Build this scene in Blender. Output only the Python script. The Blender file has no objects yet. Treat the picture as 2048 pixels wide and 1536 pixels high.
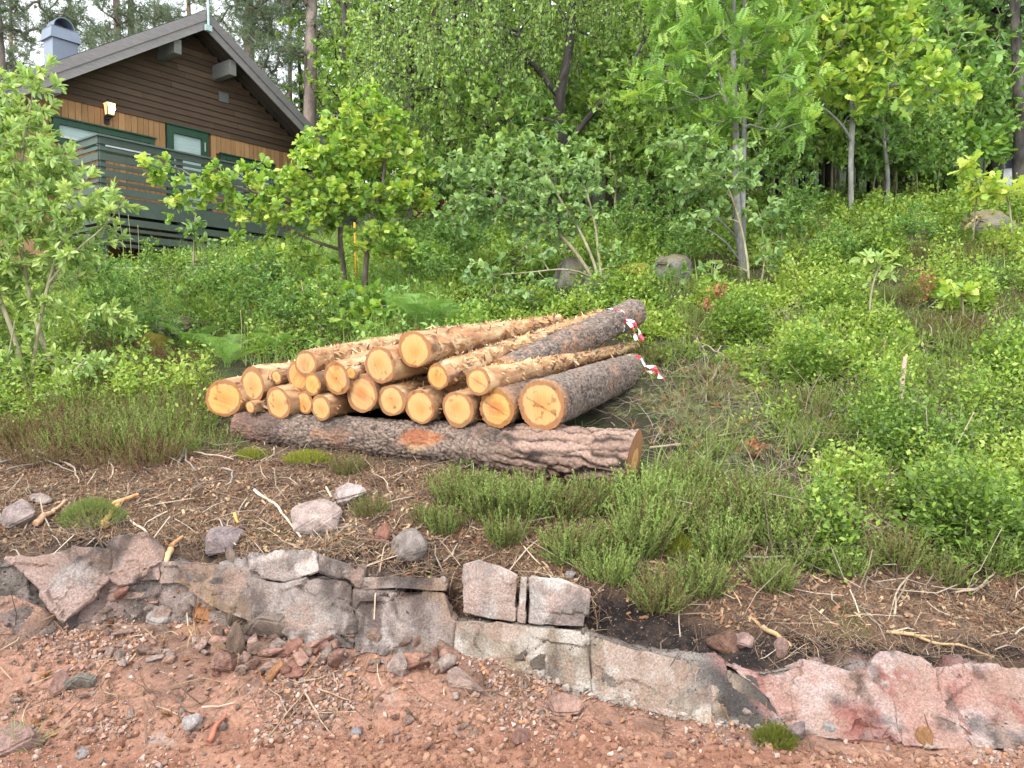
import bpy, bmesh, math, random
import numpy as np
from mathutils import Vector, Matrix
from mathutils.bvhtree import BVHTree

SC = bpy.context.scene
COL = SC.collection
R_ = math.radians
rng = np.random.default_rng(11)
random.seed(5)

# ------------------------------------------------------------------ camera
EYE = 1.6; PITCH = R_(3.0); F = 1530.0          # focal length in pixels of a 2048 px wide frame
cam = bpy.data.cameras.new("camera"); camo = bpy.data.objects.new("camera", cam); COL.objects.link(camo)
cam.sensor_fit = 'HORIZONTAL'; cam.sensor_width = 36.0; cam.lens = 36.0 * F / 2048.0
cam.clip_start = 0.05; cam.clip_end = 2000
camo.location = (0, 0, EYE); camo.rotation_euler = (R_(90) - PITCH, 0, 0)
SC.camera = camo

# ------------------------------------------------------------------ sky and sun (bright overcast)
SUN_EL, SUN_AZ = R_(44), R_(208)
w = bpy.data.worlds.new("World"); SC.world = w; w.use_nodes = True
nt = w.node_tree; nt.nodes.clear()
out = nt.nodes.new('ShaderNodeOutputWorld'); bg = nt.nodes.new('ShaderNodeBackground')
sky = nt.nodes.new('ShaderNodeTexSky'); sky.sky_type = 'NISHITA'; sky.sun_disc = False
sky.sun_elevation = SUN_EL; sky.sun_rotation = SUN_AZ; sky.dust_density = 3.0; sky.air_density = 1.0
tc = nt.nodes.new('ShaderNodeTexCoord'); nz = nt.nodes.new('ShaderNodeTexNoise')
nz.inputs['Scale'].default_value = 3.2; nz.inputs['Detail'].default_value = 5
rp = nt.nodes.new('ShaderNodeValToRGB'); rp.color_ramp.elements[0].position = 0.30; rp.color_ramp.elements[1].position = 0.55
rp.color_ramp.elements[0].color = (.45, .45, .45, 1)
mx = nt.nodes.new('ShaderNodeMix'); mx.data_type = 'RGBA'
mx.inputs[7].default_value = (9.0, 9.3, 9.8, 1)      # cloud
nt.links.new(tc.outputs['Generated'], nz.inputs['Vector']); nt.links.new(nz.outputs['Fac'], rp.inputs['Fac'])
nt.links.new(rp.outputs['Color'], mx.inputs[0]); nt.links.new(sky.outputs['Color'], mx.inputs[6])
nt.links.new(mx.outputs[2], bg.inputs['Color']); bg.inputs['Strength'].default_value = 0.135
nt.links.new(bg.outputs['Background'], out.inputs['Surface'])
sl = bpy.data.lights.new("sun", 'SUN'); sl.energy = 1.75; sl.angle = R_(24); sl.color = (1, .96, .9)
so = bpy.data.objects.new("sun", sl); COL.objects.link(so)
sd = Vector((math.sin(SUN_AZ) * math.cos(SUN_EL), math.cos(SUN_AZ) * math.cos(SUN_EL), math.sin(SUN_EL)))
so.rotation_euler = sd.to_track_quat('Z', 'Y').to_euler(); so.location = (0, 0, 30)
SC.view_settings.view_transform = 'Standard'; SC.view_settings.look = 'None'
SC.view_settings.exposure = 1.3; SC.view_settings.gamma = 1.0
SC.render.engine = 'CYCLES'
SC.cycles.max_bounces = 8; SC.cycles.diffuse_bounces = 5; SC.cycles.glossy_bounces = 2
SC.cycles.transmission_bounces = 4; SC.cycles.transparent_max_bounces = 6
SC.cycles.use_denoising = True; SC.cycles.use_adaptive_sampling = True
SC.cycles.adaptive_threshold = 0.02; SC.cycles.caustics_reflective = False; SC.cycles.caustics_refractive = False

# ------------------------------------------------------------------ pixel <-> world
cp, sp_ = math.cos(PITCH), math.sin(PITCH)
def ray(x, y):
    u = (np.asarray(x, float) - 1024) / F; v = (np.asarray(y, float) - 768) / F
    return u, cp - v * sp_, -sp_ - v * cp
def at(x, y, Y):                                   # the point at depth Y seen at pixel x, y
    a, b, c = ray(x, y); k = Y / b
    return np.array([a * k, Y + 0 * k, EYE + c * k])
def atz(x, y, z):
    a, b, c = ray(x, y); k = (z - EYE) / c
    return np.array([a * k, b * k, z + 0 * k])
def proj(P):
    P = np.asarray(P, float); X = P[..., 0]; Y = P[..., 1]; Z = P[..., 2] - EYE
    d = Y * cp - Z * sp_; dn = -Y * sp_ - Z * cp
    d = np.where(d < .05, .05, d)
    return 1024 + F * X / d, 768 + F * dn / d

# ------------------------------------------------------------------ noise
def _h(ix, iy, iz, s):
    with np.errstate(over='ignore'):
        h = (ix.astype(np.int64) * 374761393 + iy.astype(np.int64) * 668265263 + iz.astype(np.int64) * 2147483647 + s * 974711)
        h = (h ^ (h >> 13)) * 1274126177
        h = h ^ (h >> 16)
    return (h & 0xffff).astype(np.float64) / 65535.0
def vnoise(P, s=0):                                # value noise in -1..1
    P = np.asarray(P, float); i = np.floor(P).astype(np.int64); f = P - i; f = f * f * (3 - 2 * f)
    x, y, z = i[..., 0], i[..., 1], i[..., 2]; fx, fy, fz = f[..., 0], f[..., 1], f[..., 2]
    def L(a, b, t): return a + (b - a) * t
    c = [[[_h(x + a, y + b, z + d, s) for d in (0, 1)] for b in (0, 1)] for a in (0, 1)]
    return L(L(L(c[0][0][0], c[1][0][0], fx), L(c[0][1][0], c[1][1][0], fx), fy),
             L(L(c[0][0][1], c[1][0][1], fx), L(c[0][1][1], c[1][1][1], fx), fy), fz) * 2 - 1
def fbm(P, freq, octs=4, s=0, gain=.5):
    P = np.asarray(P, float) * freq; a = 1.0; o = 0; t = 0
    for k in range(octs):
        o = o + a * vnoise(P + 17.3 * k, s + k); t += a; a *= gain; P = P * 2.03
    return o / t
def worley(U, V, s=0):                             # nearest cell: F1, F2, random id (3), offset to its centre
    iu = np.floor(U).astype(np.int64); iv = np.floor(V).astype(np.int64)
    f1 = np.full(U.shape, 9.); f2 = np.full(U.shape, 9.); du = np.zeros(U.shape); dv = np.zeros(U.shape)
    r1 = np.zeros(U.shape); r2 = np.zeros(U.shape); r3 = np.zeros(U.shape)
    for a in (-1, 0, 1):
        for b in (-1, 0, 1):
            cu = iu + a; cv = iv + b; z = np.zeros_like(cu)
            pu = cu + _h(cu, cv, z, s + 1); pv = cv + _h(cu, cv, z, s + 2)
            d = np.hypot(U - pu, V - pv); n = d < f1
            f2 = np.where(n, f1, np.minimum(f2, d)); f1 = np.where(n, d, f1)
            du = np.where(n, U - pu, du); dv = np.where(n, V - pv, dv)
            r1 = np.where(n, _h(cu, cv, z, s + 3), r1); r2 = np.where(n, _h(cu, cv, z, s + 4), r2); r3 = np.where(n, _h(cu, cv, z, s + 5), r3)
    return f1, f2, r1, r2, r3, du, dv
def sst(a, b, x):
    t = np.clip((x - a) / (b - a), 0, 1); return t * t * (3 - 2 * t)
def lerpc(a, b, t): return np.asarray(a) + (np.asarray(b) - np.asarray(a)) * np.asarray(t)[..., None]

# ------------------------------------------------------------------ mesh and object helpers
def mesh_np(name, V, faces, mat=None, col=None, tint=None, smooth=False, extra=None):
    V = np.ascontiguousarray(V, np.float32); me = bpy.data.meshes.new(name)
    fl = [np.asarray(f, np.int32) for f in (faces if isinstance(faces, (list, tuple)) else [faces]) if len(f)]
    tot = np.concatenate([np.full(len(f), f.shape[1], np.int32) for f in fl])
    loops = np.concatenate([f.ravel() for f in fl]); start = np.concatenate([[0], np.cumsum(tot)[:-1]]).astype(np.int32)
    me.vertices.add(len(V)); me.vertices.foreach_set('co', V.ravel())
    me.loops.add(len(loops)); me.loops.foreach_set('vertex_index', loops)
    me.polygons.add(len(tot)); me.polygons.foreach_set('loop_start', start)
    me.polygons.foreach_set('use_smooth', np.full(len(tot), bool(smooth)))
    me.update(calc_edges=True)
    if col is not None:
        c = np.ones((len(V), 4), np.float32); c[:, :3] = np.clip(col, 0, 1)
        me.attributes.new('col', 'FLOAT_COLOR', 'POINT').data.foreach_set('color', c.ravel())
    if tint is not None:
        me.attributes.new('tint', 'FLOAT', 'POINT').data.foreach_set('value', np.ascontiguousarray(tint, np.float32))
    for k, a in (extra or {}).items():
        me.attributes.new(k, 'FLOAT', 'POINT').data.foreach_set('value', np.ascontiguousarray(a, np.float32))
    if mat: me.materials.append(mat)
    return me
def link(name, me, parent=None, loc=None):
    o = bpy.data.objects.new(name, me); COL.objects.link(o)
    if parent is not None: o.parent = parent
    if loc is not None: o.location = loc
    return o
def tag(o, label=None, cat=None, group=None, kind=None):
    if label: o['label'] = label
    if cat: o['category'] = cat
    if group: o['group'] = group
    if kind: o['kind'] = kind
    return o
def empty(name, loc, label, cat, group=None):
    o = link(name, None, None, loc); o.empty_display_size = .2
    return tag(o, label, cat, group)
def kids(o): return [c for c in ALLK if c[0] is o]
CH = {}
def part(name, me, parent, loc=None):
    o = link(name, me, parent, loc); CH.setdefault(parent, []).append(o); return o
def copy_thing(root, loc, rotz=0, scale=1, label=None, group=None):
    r = root.copy(); COL.objects.link(r); r.location = loc; r.rotation_euler = (0, 0, rotz); r.scale = (scale,) * 3
    if label: r['label'] = label
    if group: r['group'] = group
    for ch in CH.get(root, ()):
        c = ch.copy(); COL.objects.link(c); c.parent = r; CH.setdefault(r, []).append(c)
        for g in CH.get(ch, ()):
            d = g.copy(); COL.objects.link(d); d.parent = c
    return r

class Geo:
    """collects simple solids, built as one mesh"""
    def __init__(s): s.V = []; s.F = {}; s.n = 0; s.C = []
    def add(s, V, faces, c=None):
        V = np.asarray(V, float)
        for f in faces: s.F.setdefault(len(f), []).append([i + s.n for i in f])
        s.V.append(V); s.n += len(V)
        s.C.append(np.tile(np.asarray(c if c is not None else (.5, .5, .5), float), (len(V), 1)))
    def addn(s, V, F, C):
        F = np.asarray(F); s.F.setdefault(F.shape[1], []).extend((F + s.n).tolist()); s.V.append(np.asarray(V)); s.n += len(V); s.C.append(np.asarray(C))
    def hexa(s, P, c=None):                       # P: 4 bottom corners then 4 top corners
        s.add(P, [(3, 2, 1, 0), (4, 5, 6, 7), (0, 1, 5, 4), (1, 2, 6, 5), (2, 3, 7, 6), (3, 0, 4, 7)], c)
    def box(s, a, b, c=None, fn=None):
        (x0, y0, z0), (x1, y1, z1) = a, b
        P = [(x0, y0, z0), (x1, y0, z0), (x1, y1, z0), (x0, y1, z0), (x0, y0, z1), (x1, y0, z1), (x1, y1, z1), (x0, y1, z1)]
        s.hexa([fn(*p) for p in P] if fn else P, c)
    def tube(s, path, rad, k=6, c=None, cap=True):
        V, F, cp_ = tube(path, rad, k)
        s.add(V, [list(f) for f in F] + ([list(range(k))[::-1], list(range(len(V) - k, len(V)))] if cap else []), c)
    def build(s, name, mat, parent=None, smooth=False, bevel=0, col=False):
        V = np.concatenate(s.V)
        me = mesh_np(name, V, [np.array(f) for f in s.F.values()], mat, col=np.concatenate(s.C) if col else None, smooth=smooth)
        if bevel:
            bm = bmesh.new(); bm.from_mesh(me)
            bmesh.ops.recalc_face_normals(bm, faces=bm.faces)
            bmesh.ops.bevel(bm, geom=bm.edges[:], offset=bevel, segments=1, affect='EDGES'); bm.to_mesh(me); bm.free()
        return part(name, me, parent) if parent else link(name, me)
def frames(path):
    p = np.asarray(path, float); t = np.gradient(p, axis=0); t /= np.linalg.norm(t, axis=1)[:, None] + 1e-9
    ref = np.array([0, 0, 1.]) if abs(t[0][2]) < .9 else np.array([1., 0, 0])
    n = np.cross(t[0], ref); n /= np.linalg.norm(n); N = [n]
    for i in range(1, len(p)):
        n = N[-1] - t[i] * np.dot(N[-1], t[i]); n /= np.linalg.norm(n) + 1e-9; N.append(n)
    N = np.array(N); return p, t, N, np.cross(t, N)
def tube(path, rad, k=6):
    p, t, N, B = frames(path); r = np.broadcast_to(np.asarray(rad, float), (len(p),))
    a = np.arange(k) / k * 2 * np.pi
    V = (p[:, None] + r[:, None, None] * (np.cos(a)[None, :, None] * N[:, None] + np.sin(a)[None, :, None] * B[:, None])).reshape(-1, 3)
    i = np.arange(len(p) - 1)[:, None] * k; j = np.arange(k)[None]; j2 = (j + 1) % k
    Fq = np.stack([i + j, i + j2, i + k + j2, i + k + j], -1).reshape(-1, 4)
    return V, Fq, None

# ------------------------------------------------------------------ material helpers
def newmat(name):
    m = bpy.data.materials.new(name); m.use_nodes = True; nt = m.node_tree
    return m, nt, nt.nodes['Principled BSDF']
def nd(nt, typ, **kw):
    n = nt.nodes.new(typ)
    for k, v in kw.items():
        if k in n.inputs: n.inputs[k].default_value = v
        else: setattr(n, k, v)
    return n
def attr(nt, name): return nd(nt, 'ShaderNodeAttribute', attribute_name=name)
def ramp(nt, fac, stops):
    r = nt.nodes.new('ShaderNodeValToRGB'); e = r.color_ramp.elements
    while len(e) < len(stops): e.new(.5)
    for k, (p, c) in enumerate(stops):
        e[k].position = p; e[k].color = (*(c if hasattr(c, '__len__') else (c, c, c)), 1)
    nt.links.new(fac, r.inputs['Fac']); return r.outputs['Color']
def mixc(nt, a, b, fac, mode='MIX'):
    m = nt.nodes.new('ShaderNodeMix'); m.data_type = 'RGBA'; m.blend_type = mode
    for sock, val in ((m.inputs[6], a), (m.inputs[7], b), (m.inputs[0], fac)):
        if hasattr(val, 'is_output'): nt.links.new(val, sock)
        elif hasattr(val, '__len__'): sock.default_value = (*val, 1)
        else: sock.default_value = val
    return m.outputs[2]
def noise(nt, scale, detail=4, rough=.55, vec=None, dist=0.0, sc3=None):
    n = nd(nt, 'ShaderNodeTexNoise', Scale=scale, Detail=detail, Roughness=rough, Distortion=dist)
    src = vec
    if src is None:
        t = nt.nodes.new('ShaderNodeTexCoord'); src = t.outputs['Object']
    if sc3:
        mp = nt.nodes.new('ShaderNodeMapping'); mp.inputs['Scale'].default_value = sc3; nt.links.new(src, mp.inputs['Vector']); src = mp.outputs['Vector']
    nt.links.new(src, n.inputs['Vector']); return n.outputs['Fac']
def bump(nt, h, b, strength=.5, dist=.01):
    n = nd(nt, 'ShaderNodeBump', Strength=strength, Distance=dist); nt.links.new(h, n.inputs['Height']); nt.links.new(n.outputs['Normal'], b.inputs['Normal'])
def colmat(name, speck=(.75, 1.25), sscale=60, bscale=40, bstr=.6, bdist=.01, rough=.9, sc3=None, spec=.2):
    """material whose base colour is the mesh's own 'col' attribute, broken up by fine grain"""
    m, nt, b = newmat(name); a = attr(nt, 'col')
    f = noise(nt, sscale, 5, .7, sc3=sc3); g = ramp(nt, f, [(.3, speck[0]), (.7, speck[1])])
    nt.links.new(mixc(nt, a.outputs['Color'], g, 1.0, 'MULTIPLY'), b.inputs['Base Color'])
    b.inputs['Roughness'].default_value = rough; b.inputs['Specular IOR Level'].default_value = spec
    bump(nt, noise(nt, bscale, 6, .7, sc3=sc3), b, bstr, bdist); return m
def leafmat(name, stops, transl=.35, rough=.5, spec=.35):
    stops = [(p, (c[0] * .98, c[1], c[2] * 1.05)) if c[1] > c[0] else (p, c) for p, c in stops]
    m, nt, b = newmat(name); a = attr(nt, 'tint'); c = ramp(nt, a.outputs['Fac'], stops)
    nt.links.new(c, b.inputs['Base Color']); b.inputs['Roughness'].default_value = rough; b.inputs['Specular IOR Level'].default_value = spec
    t = nd(nt, 'ShaderNodeBsdfTranslucent'); tcx = mixc(nt, c, (1.0, 1.0, .45), 1.0, 'MULTIPLY'); nt.links.new(tcx, t.inputs['Color'])
    mixs = nd(nt, 'ShaderNodeMixShader'); mixs.inputs[0].default_value = transl
    nt.links.new(b.outputs[0], mixs.inputs[1]); nt.links.new(t.outputs[0], mixs.inputs[2])
    nt.links.new(mixs.outputs[0], nt.nodes['Material Output'].inputs['Surface']); return m
def flatmat(name, c, rough=.6, var=.15, nscale=8, sc3=None, metal=0, spec=.3, bstr=.2):
    m, nt, b = newmat(name); f = noise(nt, nscale, 5, .6, sc3=sc3)
    c = np.array(c)
    nt.links.new(ramp(nt, f, [(.3, c * (1 - var)), (.7, np.minimum(c * (1 + var), 1))]), b.inputs['Base Color'])
    b.inputs['Roughness'].default_value = rough; b.inputs['Metallic'].default_value = metal; b.inputs['Specular IOR Level'].default_value = spec
    if bstr: bump(nt, f, b, bstr, .01)
    return m
# ================================================================== TERRAIN
CX = np.array([-700, 0, 200, 400, 600, 800, 900, 1000, 1180, 1320, 1480, 1650, 1850, 2048, 2750.])
def K(*a): return np.array(a, float)
def rowz(y, z):
    z = np.broadcast_to(np.asarray(z, float), CX.shape); a, b, c = ray(CX, y); k = (z - EYE) / c; return b * k, z.copy()
def rowY(y, Y):
    Y = np.broadcast_to(np.asarray(Y, float), CX.shape); a, b, c = ray(CX, y); return Y.copy(), EYE + c * Y / b
yB = K(1490, 1490, 1480, 1470, 1460, 1450, 1450, 1450, 1462, 1480, 1500, 1508, 1512, 1508, 1500)
yD = K(1330, 1290, 1245, 1240, 1285, 1300, 1300, 1325, 1390, 1425, 1458, 1482, 1490, 1487, 1480)
zD = K(.20, .20, .24, .24, .18, .16, .14, .11, .05, .03, .02, .015, .015, .015, .015)
A0 = (np.full(15, -6.), np.zeros(15)); A1 = (np.full(15, 1.2), np.zeros(15))
A = rowz(1600, 0.0); B = rowz(yB, .012)
Dd = rowz(yD, zD)
C = rowz(yB * .5 + yD * .5, zD * .38 + .012)
yE = K(1150, 1118, 1110, 1125, 1145, 1165, 1238, 1245, 1265, 1305, 1335, 1318, 1320, 1332, 1340)
E = rowY(yE, Dd[0] + K(.14, .12, .10, .14, .13, .11, .07, .07, .09, .12, .2, .27, .3, .32, .3))
yF = yE - K(12, 14, 14, 14, 14, 14, 8, 8, 12, 14, 12, 10, 10, 10, 10)
Fr = rowY(yF, E[0] + K(.1, .1, .09, .09, .09, .08, .13, .14, .12, .1, .06, .05, .05, .05, .05))
yG = K(1090, 1072, 1062, 1072, 1078, 1095, 1112, 1118, 1160, 1215, 1265, 1275, 1285, 1292, 1290)
G = rowY(yG, Fr[0] + K(.14, .14, .14, .14, .14, .14, .12, .12, .17, .2, .2, .14, .14, .14, .14))
yH = K(1000, 985, 985, 985, 985, 988, 992, 1005, 1040, 1090, 1140, 1160, 1168, 1165, 1150)
H = rowY(yH, G[0] + K(.45, .45, .45, .45, .45, .45, .43, .42, .4, .38, .36, .36, .36, .36, .36))
I = rowY(K(880, 880, 872, 876, 890, 905, 920, 935, 960, 985, 985, 985, 990, 990, 990), K(5.6, 5.6, 5.6, 5.5, 5.4, 5.2, 5.1, 5.0, 4.85, 4.8, 4.75, 4.6, 4.6, 4.6, 4.6))
J = rowY(K(800, 790, 780, 770, 765, 760, 760, 760, 765, 775, 790, 800, 800, 800, 800), K(7, 7, 7, 7, 6.9, 6.7, 6.6, 6.6, 6.5, 6.4, 6.2, 6.1, 6.1, 6.1, 6.1))
Kr = rowY(K(660, 650, 640, 640, 640, 625, 615, 605, 605, 625, 640, 650, 650, 650, 650), K(9.2, 9.2, 9.2, 9.2, 9, 8.8, 8.7, 8.6, 8.4, 8.2, 8, 7.8, 7.8, 7.8, 7.8))
Lr = rowY(K(590, 580, 570, 545, 535, 535, 525, 515, 515, 525, 530, 530, 530, 530, 530), K(13, 13.2, 13.5, 13, 12.5, 12, 11.5, 11, 10.8, 10.4, 10, 9.6, 9.4, 9.4, 9.4))
M = rowY(K(520, 515, 510, 500, 490, 478, 465, 455, 450, 440, 430, 420, 412, 410, 410), K(16, 16, 16, 16, 16, 16, 15.5, 15, 14.5, 14, 13, 12.5, 12.3, 12.2, 12.2))
N_ = (np.full(15, 26.), M[1] + K(1.2, 1.2, 1.2, 1.2, 1.4, 1.9, 2.2, 2.4, 2.6, 2.8, 3.0, 3.1, 3.1, 3.1, 3.1))
O_ = (np.full(15, 60.), N_[1] + K(6, 6, 6, 6, 7, 10, 13, 15, 16, 17, 17, 17, 17, 17, 17)); P_ = (np.full(15, 170.), N_[1] + 26.)
rows = [A0, A1, A, B, C, Dd, E, Fr, G, H, I, J, Kr, Lr, M, N_, O_, P_]
cnt = [8, 26, 40, 34, 34, 60, 14, 40, 54, 54, 56, 46, 40, 34, 26, 20, 8]
xs = np.concatenate([np.arange(-700, -60, 16.), np.arange(-60, 2110, 3.4), np.arange(2110, 2751, 16.)])
us = (xs - 1024) / F
def interp_cols(a):
    v = np.interp(xs, CX, a); k = 25; ke = np.hanning(k); ke /= ke.sum()
    return np.convolve(np.pad(v, k // 2, mode='edge'), ke, 'valid')
RY = [interp_cols(r[0]) for r in rows]; RZ = [interp_cols(r[1]) for r in rows]
gy, gz, gx, rid = [], [], [], []
for i, n in enumerate(cnt):
    tt = np.arange(n) / n
    for t in tt:
        y = RY[i] * (1 - t) + RY[i + 1] * t; z = RZ[i] * (1 - t) + RZ[i + 1] * t
        gy.append(y); gz.append(z); rid.append(i + t)
gy.append(RY[-1]); gz.append(RZ[-1]); rid.append(len(cnt))
gy = np.array(gy); gz = np.array(gz); rid = np.array(rid)
gx = us[None] * np.maximum(gy, 2.9)
hs = np.searchsorted(rid, 8.2)                    # soften the kinks of the hillside profile
for _ in range(30):
    for a in (gy, gz):
        s_ = a[hs:-1].copy(); a[hs + 1:-2] = (s_[:-2] + 2 * s_[1:-1] + s_[2:]) / 4 if False else a[hs + 1:-2] * .5 + .25 * (a[hs:-3] + a[hs + 2:-1])
gx = us[None] * np.maximum(gy, 2.9)
P = np.stack([gx, gy, gz], -1)
def gnorm(P):
    du = np.gradient(P, axis=1); dv = np.gradient(P, axis=0); n = np.cross(du, dv); return n / (np.linalg.norm(n, axis=-1, keepdims=True) + 1e-12)
NN = gnorm(P)
RID = np.repeat(rid[:, None], len(xs), 1)
ix, iy = proj(P)                                   # for where in the place each zone of earth or rock lies
def win(a, b, c, d): return sst(a, b, RID) * (1 - sst(c, d, RID))
wroad = win(0, 1, 2.8, 3.3); wrub = win(2.7, 3.2, 4.8, 5.0); wface = win(4.9, 5.05, 6.6, 7.1); wpeat = win(6.4, 7.0, 7.8, 8.2)
wbank = win(7.6, 8.1, 9.8, 10.5); whill = sst(9.6, 10.6, RID)
right = sst(1380, 1500, ix)
d = wroad * (fbm(P, 2.2, 3, 1) * .018 + fbm(P, 14, 4, 2) * .016 + fbm(P, 55, 3, 24) * .006 + .012 * sst(.2, .6, fbm(P, 9, 3, 25)))
f1, f2, r1, r2, r3, du, dv = worley(gx * 7 + fbm(P, 3, 2, 4), gy * 7, 3)
d += wrub * (fbm(P, 3.2, 4, 5) * .05 + fbm(P, 15, 4, 6) * .02 + (r1 - .5) * .035)
f1a, f2a, q1, q2, q3, dua, dva = worley(gx * 3.1 + .8 * fbm(P, 3, 3, 8), gz * 4.6 + gx * 1.1 + .6 * fbm(P, 4, 3, 18), 11)
f1b, f2b, s1, s2, s3, dub, dvb = worley(gx * 9 + .9 * fbm(P, 7, 3, 9), gz * 12 - gx * 3 + .8 * fbm(P, 6, 3, 19), 21)
rockd = (q1 - .5) * .07 + dua * (q2 - .5) * .13 + dva * (q3 - .5) * .13 + ((s1 - .5) * .026 + dub * (s2 - .5) * .06 + dvb * (s3 - .5) * .06) + fbm(P, 9, 5, 10) * .022 + fbm(P, 40, 3, 20) * .006
crack = (1 - sst(.0, .05, f2a - f1a)) * .022 * sst(.0, .4, fbm(P, 2.5, 2, 23))
d += wface * (rockd * .7 - .02)
d += wpeat * (fbm(P, 4, 3, 12) * .05 + fbm(P, 22, 4, 13) * .022)
d += wbank * (fbm(P, 2.5, 4, 14) * .06 + fbm(P, 20, 4, 15) * .018)
d += whill * (fbm(P, .8, 4, 16) * .16 * sst(10, 12, RID) + fbm(P, 4, 3, 17) * .05)
P = P + NN * d[..., None]
# ---- colours of soil and rock (albedo)
n1 = fbm(P, 2.0, 4, 31); n2 = fbm(P, 7, 4, 32); n3 = fbm(P, 28, 3, 33); n4 = fbm(P * np.array([1, 1, .35]), 9, 4, 34)
road = lerpc((.195, .09, .058), (.265, .14, .094), sst(-.5, .5, n2 + .4 * n3)); road = lerpc(road, (.12, .062, .042), .6 * sst(.15, .6, n1))
rub = lerpc((.275, .15, .105), (.165, .095, .068), sst(-.25, .5, n1 + .5 * n2)); rub = lerpc(rub, (.31, .165, .08), .8 * sst(.25, .6, fbm(P, 2.6, 3, 35)))
rub = lerpc(rub, (.31, .24, .205), .6 * sst(.3, .6, n2)); rub = lerpc(rub, (.085, .06, .048), .7 * sst(.38, .66, fbm(P, 3.5, 4, 36)))
pink = lerpc((.30, .16, .14), (.36, .255, .23), sst(-.3, .4, n2)); pink = lerpc(pink, (.19, .075, .065), .7 * sst(.05, .5, n4)); pink = lerpc(pink, (.46, .41, .39), .7 * sst(.25, .55, fbm(P, 3.3, 4, 37)))
pink = lerpc(pink, (.065, .06, .062), .8 * sst(.3, .6, fbm(P, 2.4, 4, 38)))
brown = lerpc((.065, .05, .045), (.14, .115, .10), sst(-.3, .4, n4 + .3 * n3)); brown = lerpc(brown, (.32, .28, .26), .55 * sst(.28, .55, n2)); brown = lerpc(brown, (.20, .125, .07), .5 * sst(.2, .6, n1))
strip = lerpc((.30, .265, .235), (.17, .14, .11), sst(-.25, .35, n4 + .25 * n3)); strip = lerpc(strip, (.08, .06, .047), .75 * sst(.2, .55, fbm(P * np.array([1, 1, .25]), 6, 4, 39)))
leftp = lerpc((.31, .225, .195), (.20, .175, .16), sst(-.3, .3, n2)); leftp = lerpc(leftp, (.43, .39, .36), .55 * sst(.15, .5, n1)); leftp = lerpc(leftp, (.07, .052, .045), .9 * sst(.0, .35, n4))
face = lerpc(leftp, brown, sst(380, 520, ix + 40 * n2)); face = lerpc(face, strip, sst(885, 915, ix + 14 * n2)); dk = sst(1370, 1440, ix + 60 * n2) * (1 - sst(1490, 1540, ix - .9 * (iy - 1400) + 26 * n2))
face = lerpc(face, (.055, .05, .048), dk * .9); face = lerpc(face, pink, sst(1470, 1510, ix - .95 * (iy - 1400) + 22 * n2))
topw = sst(5.72, 5.9, RID + .1 * n2) * (1 - sst(6.3, 6.6, RID)); face = lerpc(face, (.44, .385, .35), topw * .7 * sst(.0, .3, n1 + .6 * n2) * (1 - .6 * dk))
botw = win(4.95, 5.0, 5.1, 5.2) * sst(880, 1000, ix) * (1 - sst(1540, 1600, ix)); face = lerpc(face, (.38, .345, .32), botw * .8)
peat = lerpc((.014, .011, .010), (.04, .028, .023), sst(-.3, .4, n3 + n2)); peat = lerpc(peat, (.12, .075, .05), .75 * sst(0, .5, n2) * (1 - sst(1150, 1250, ix) * (1 - sst(1560, 1700, ix))))
bank = lerpc((.155, .098, .064), (.07, .043, .03), sst(-.3, .4, n2)); bank = lerpc(bank, (.19, .13, .08), .5 * sst(.1, .5, n3)); bank = lerpc(bank, (.12, .12, .03), .55 * sst(.2, .5, n1))
hill = lerpc((.03, .03, .015), (.05, .04, .025), sst(-.3, .4, n2)); hill = lerpc(hill, (.05, .075, .018), .7 * sst(0, .4, n1))
lawn = sst(13.2, 14.2, RID); hill = lerpc(hill, (.10, .13, .03), lawn); hill = lerpc(hill, (.035, .055, .018), sst(14.4, 15.0, RID))
colr = rub.copy()
colr = lerpc(colr, road, 1 - sst(2.75, 3.25, RID + .25 * n2)); face = lerpc(face * .62, (.05, .037, .03), .5 * sst(-.2, .3, n2)); colr = lerpc(colr, face, sst(4.96, 5.02, RID)); colr = lerpc(colr, peat, sst(6.55, 6.9, RID + .12 * n2))
colr = lerpc(colr, bank, sst(7.75, 8.15, RID + .25 * n2)); colr = lerpc(colr, hill, sst(9.5, 10.2, RID + .3 * n2))
nr, nc = RID.shape
def slab(name, r0, r1, mat, kind='structure'):
    i0 = int(np.argmin(abs(rid - r0))); i1 = int(np.argmin(abs(rid - r1))) + 1
    V = P[i0:i1].reshape(-1, 3); c = colr[i0:i1].reshape(-1, 3); n = i1 - i0
    a = (np.arange(n - 1)[:, None] * nc + np.arange(nc - 1)[None]).ravel()
    Fq = np.stack([a, a + 1, a + nc + 1, a + nc], -1)
    o = link(name, mesh_np(name, V, Fq, mat, col=c, smooth=True)); o['kind'] = kind; return o
M_ROAD = colmat('red_soil', (.7, 1.3), 70, 55, .9, .012)
M_RUB = colmat('rubble_soil', (.6, 1.35), 60, 45, .9, .014)
M_ROCK = colmat('granite', (.55, 1.45), 120, 30, 1.0, .016, .9)
M_GND = colmat('forest_soil', (.5, 1.5), 90, 60, 1.0, .015)
slab('dirt_road', 0, 3, M_ROAD); slab('rubble_slope', 3, 5, M_RUB); slab('rock_ledge', 5, 7, M_ROCK); slab('ground', 7, 17, M_GND)
_a = (np.arange(nr - 1)[:, None] * nc + np.arange(nc - 1)[None]).ravel()
_F = np.stack([_a, _a + 1, _a + nc + 1, _a + nc], -1)
BVH = BVHTree.FromPolygons(P.reshape(-1, 3).tolist(), _F.tolist())
def ground(x, y, z0=60.):
    h = BVH.ray_cast(Vector((float(x), float(y), z0)), Vector((0, 0, -1)))
    return h[0].z if h[0] is not None else 0.0
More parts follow.
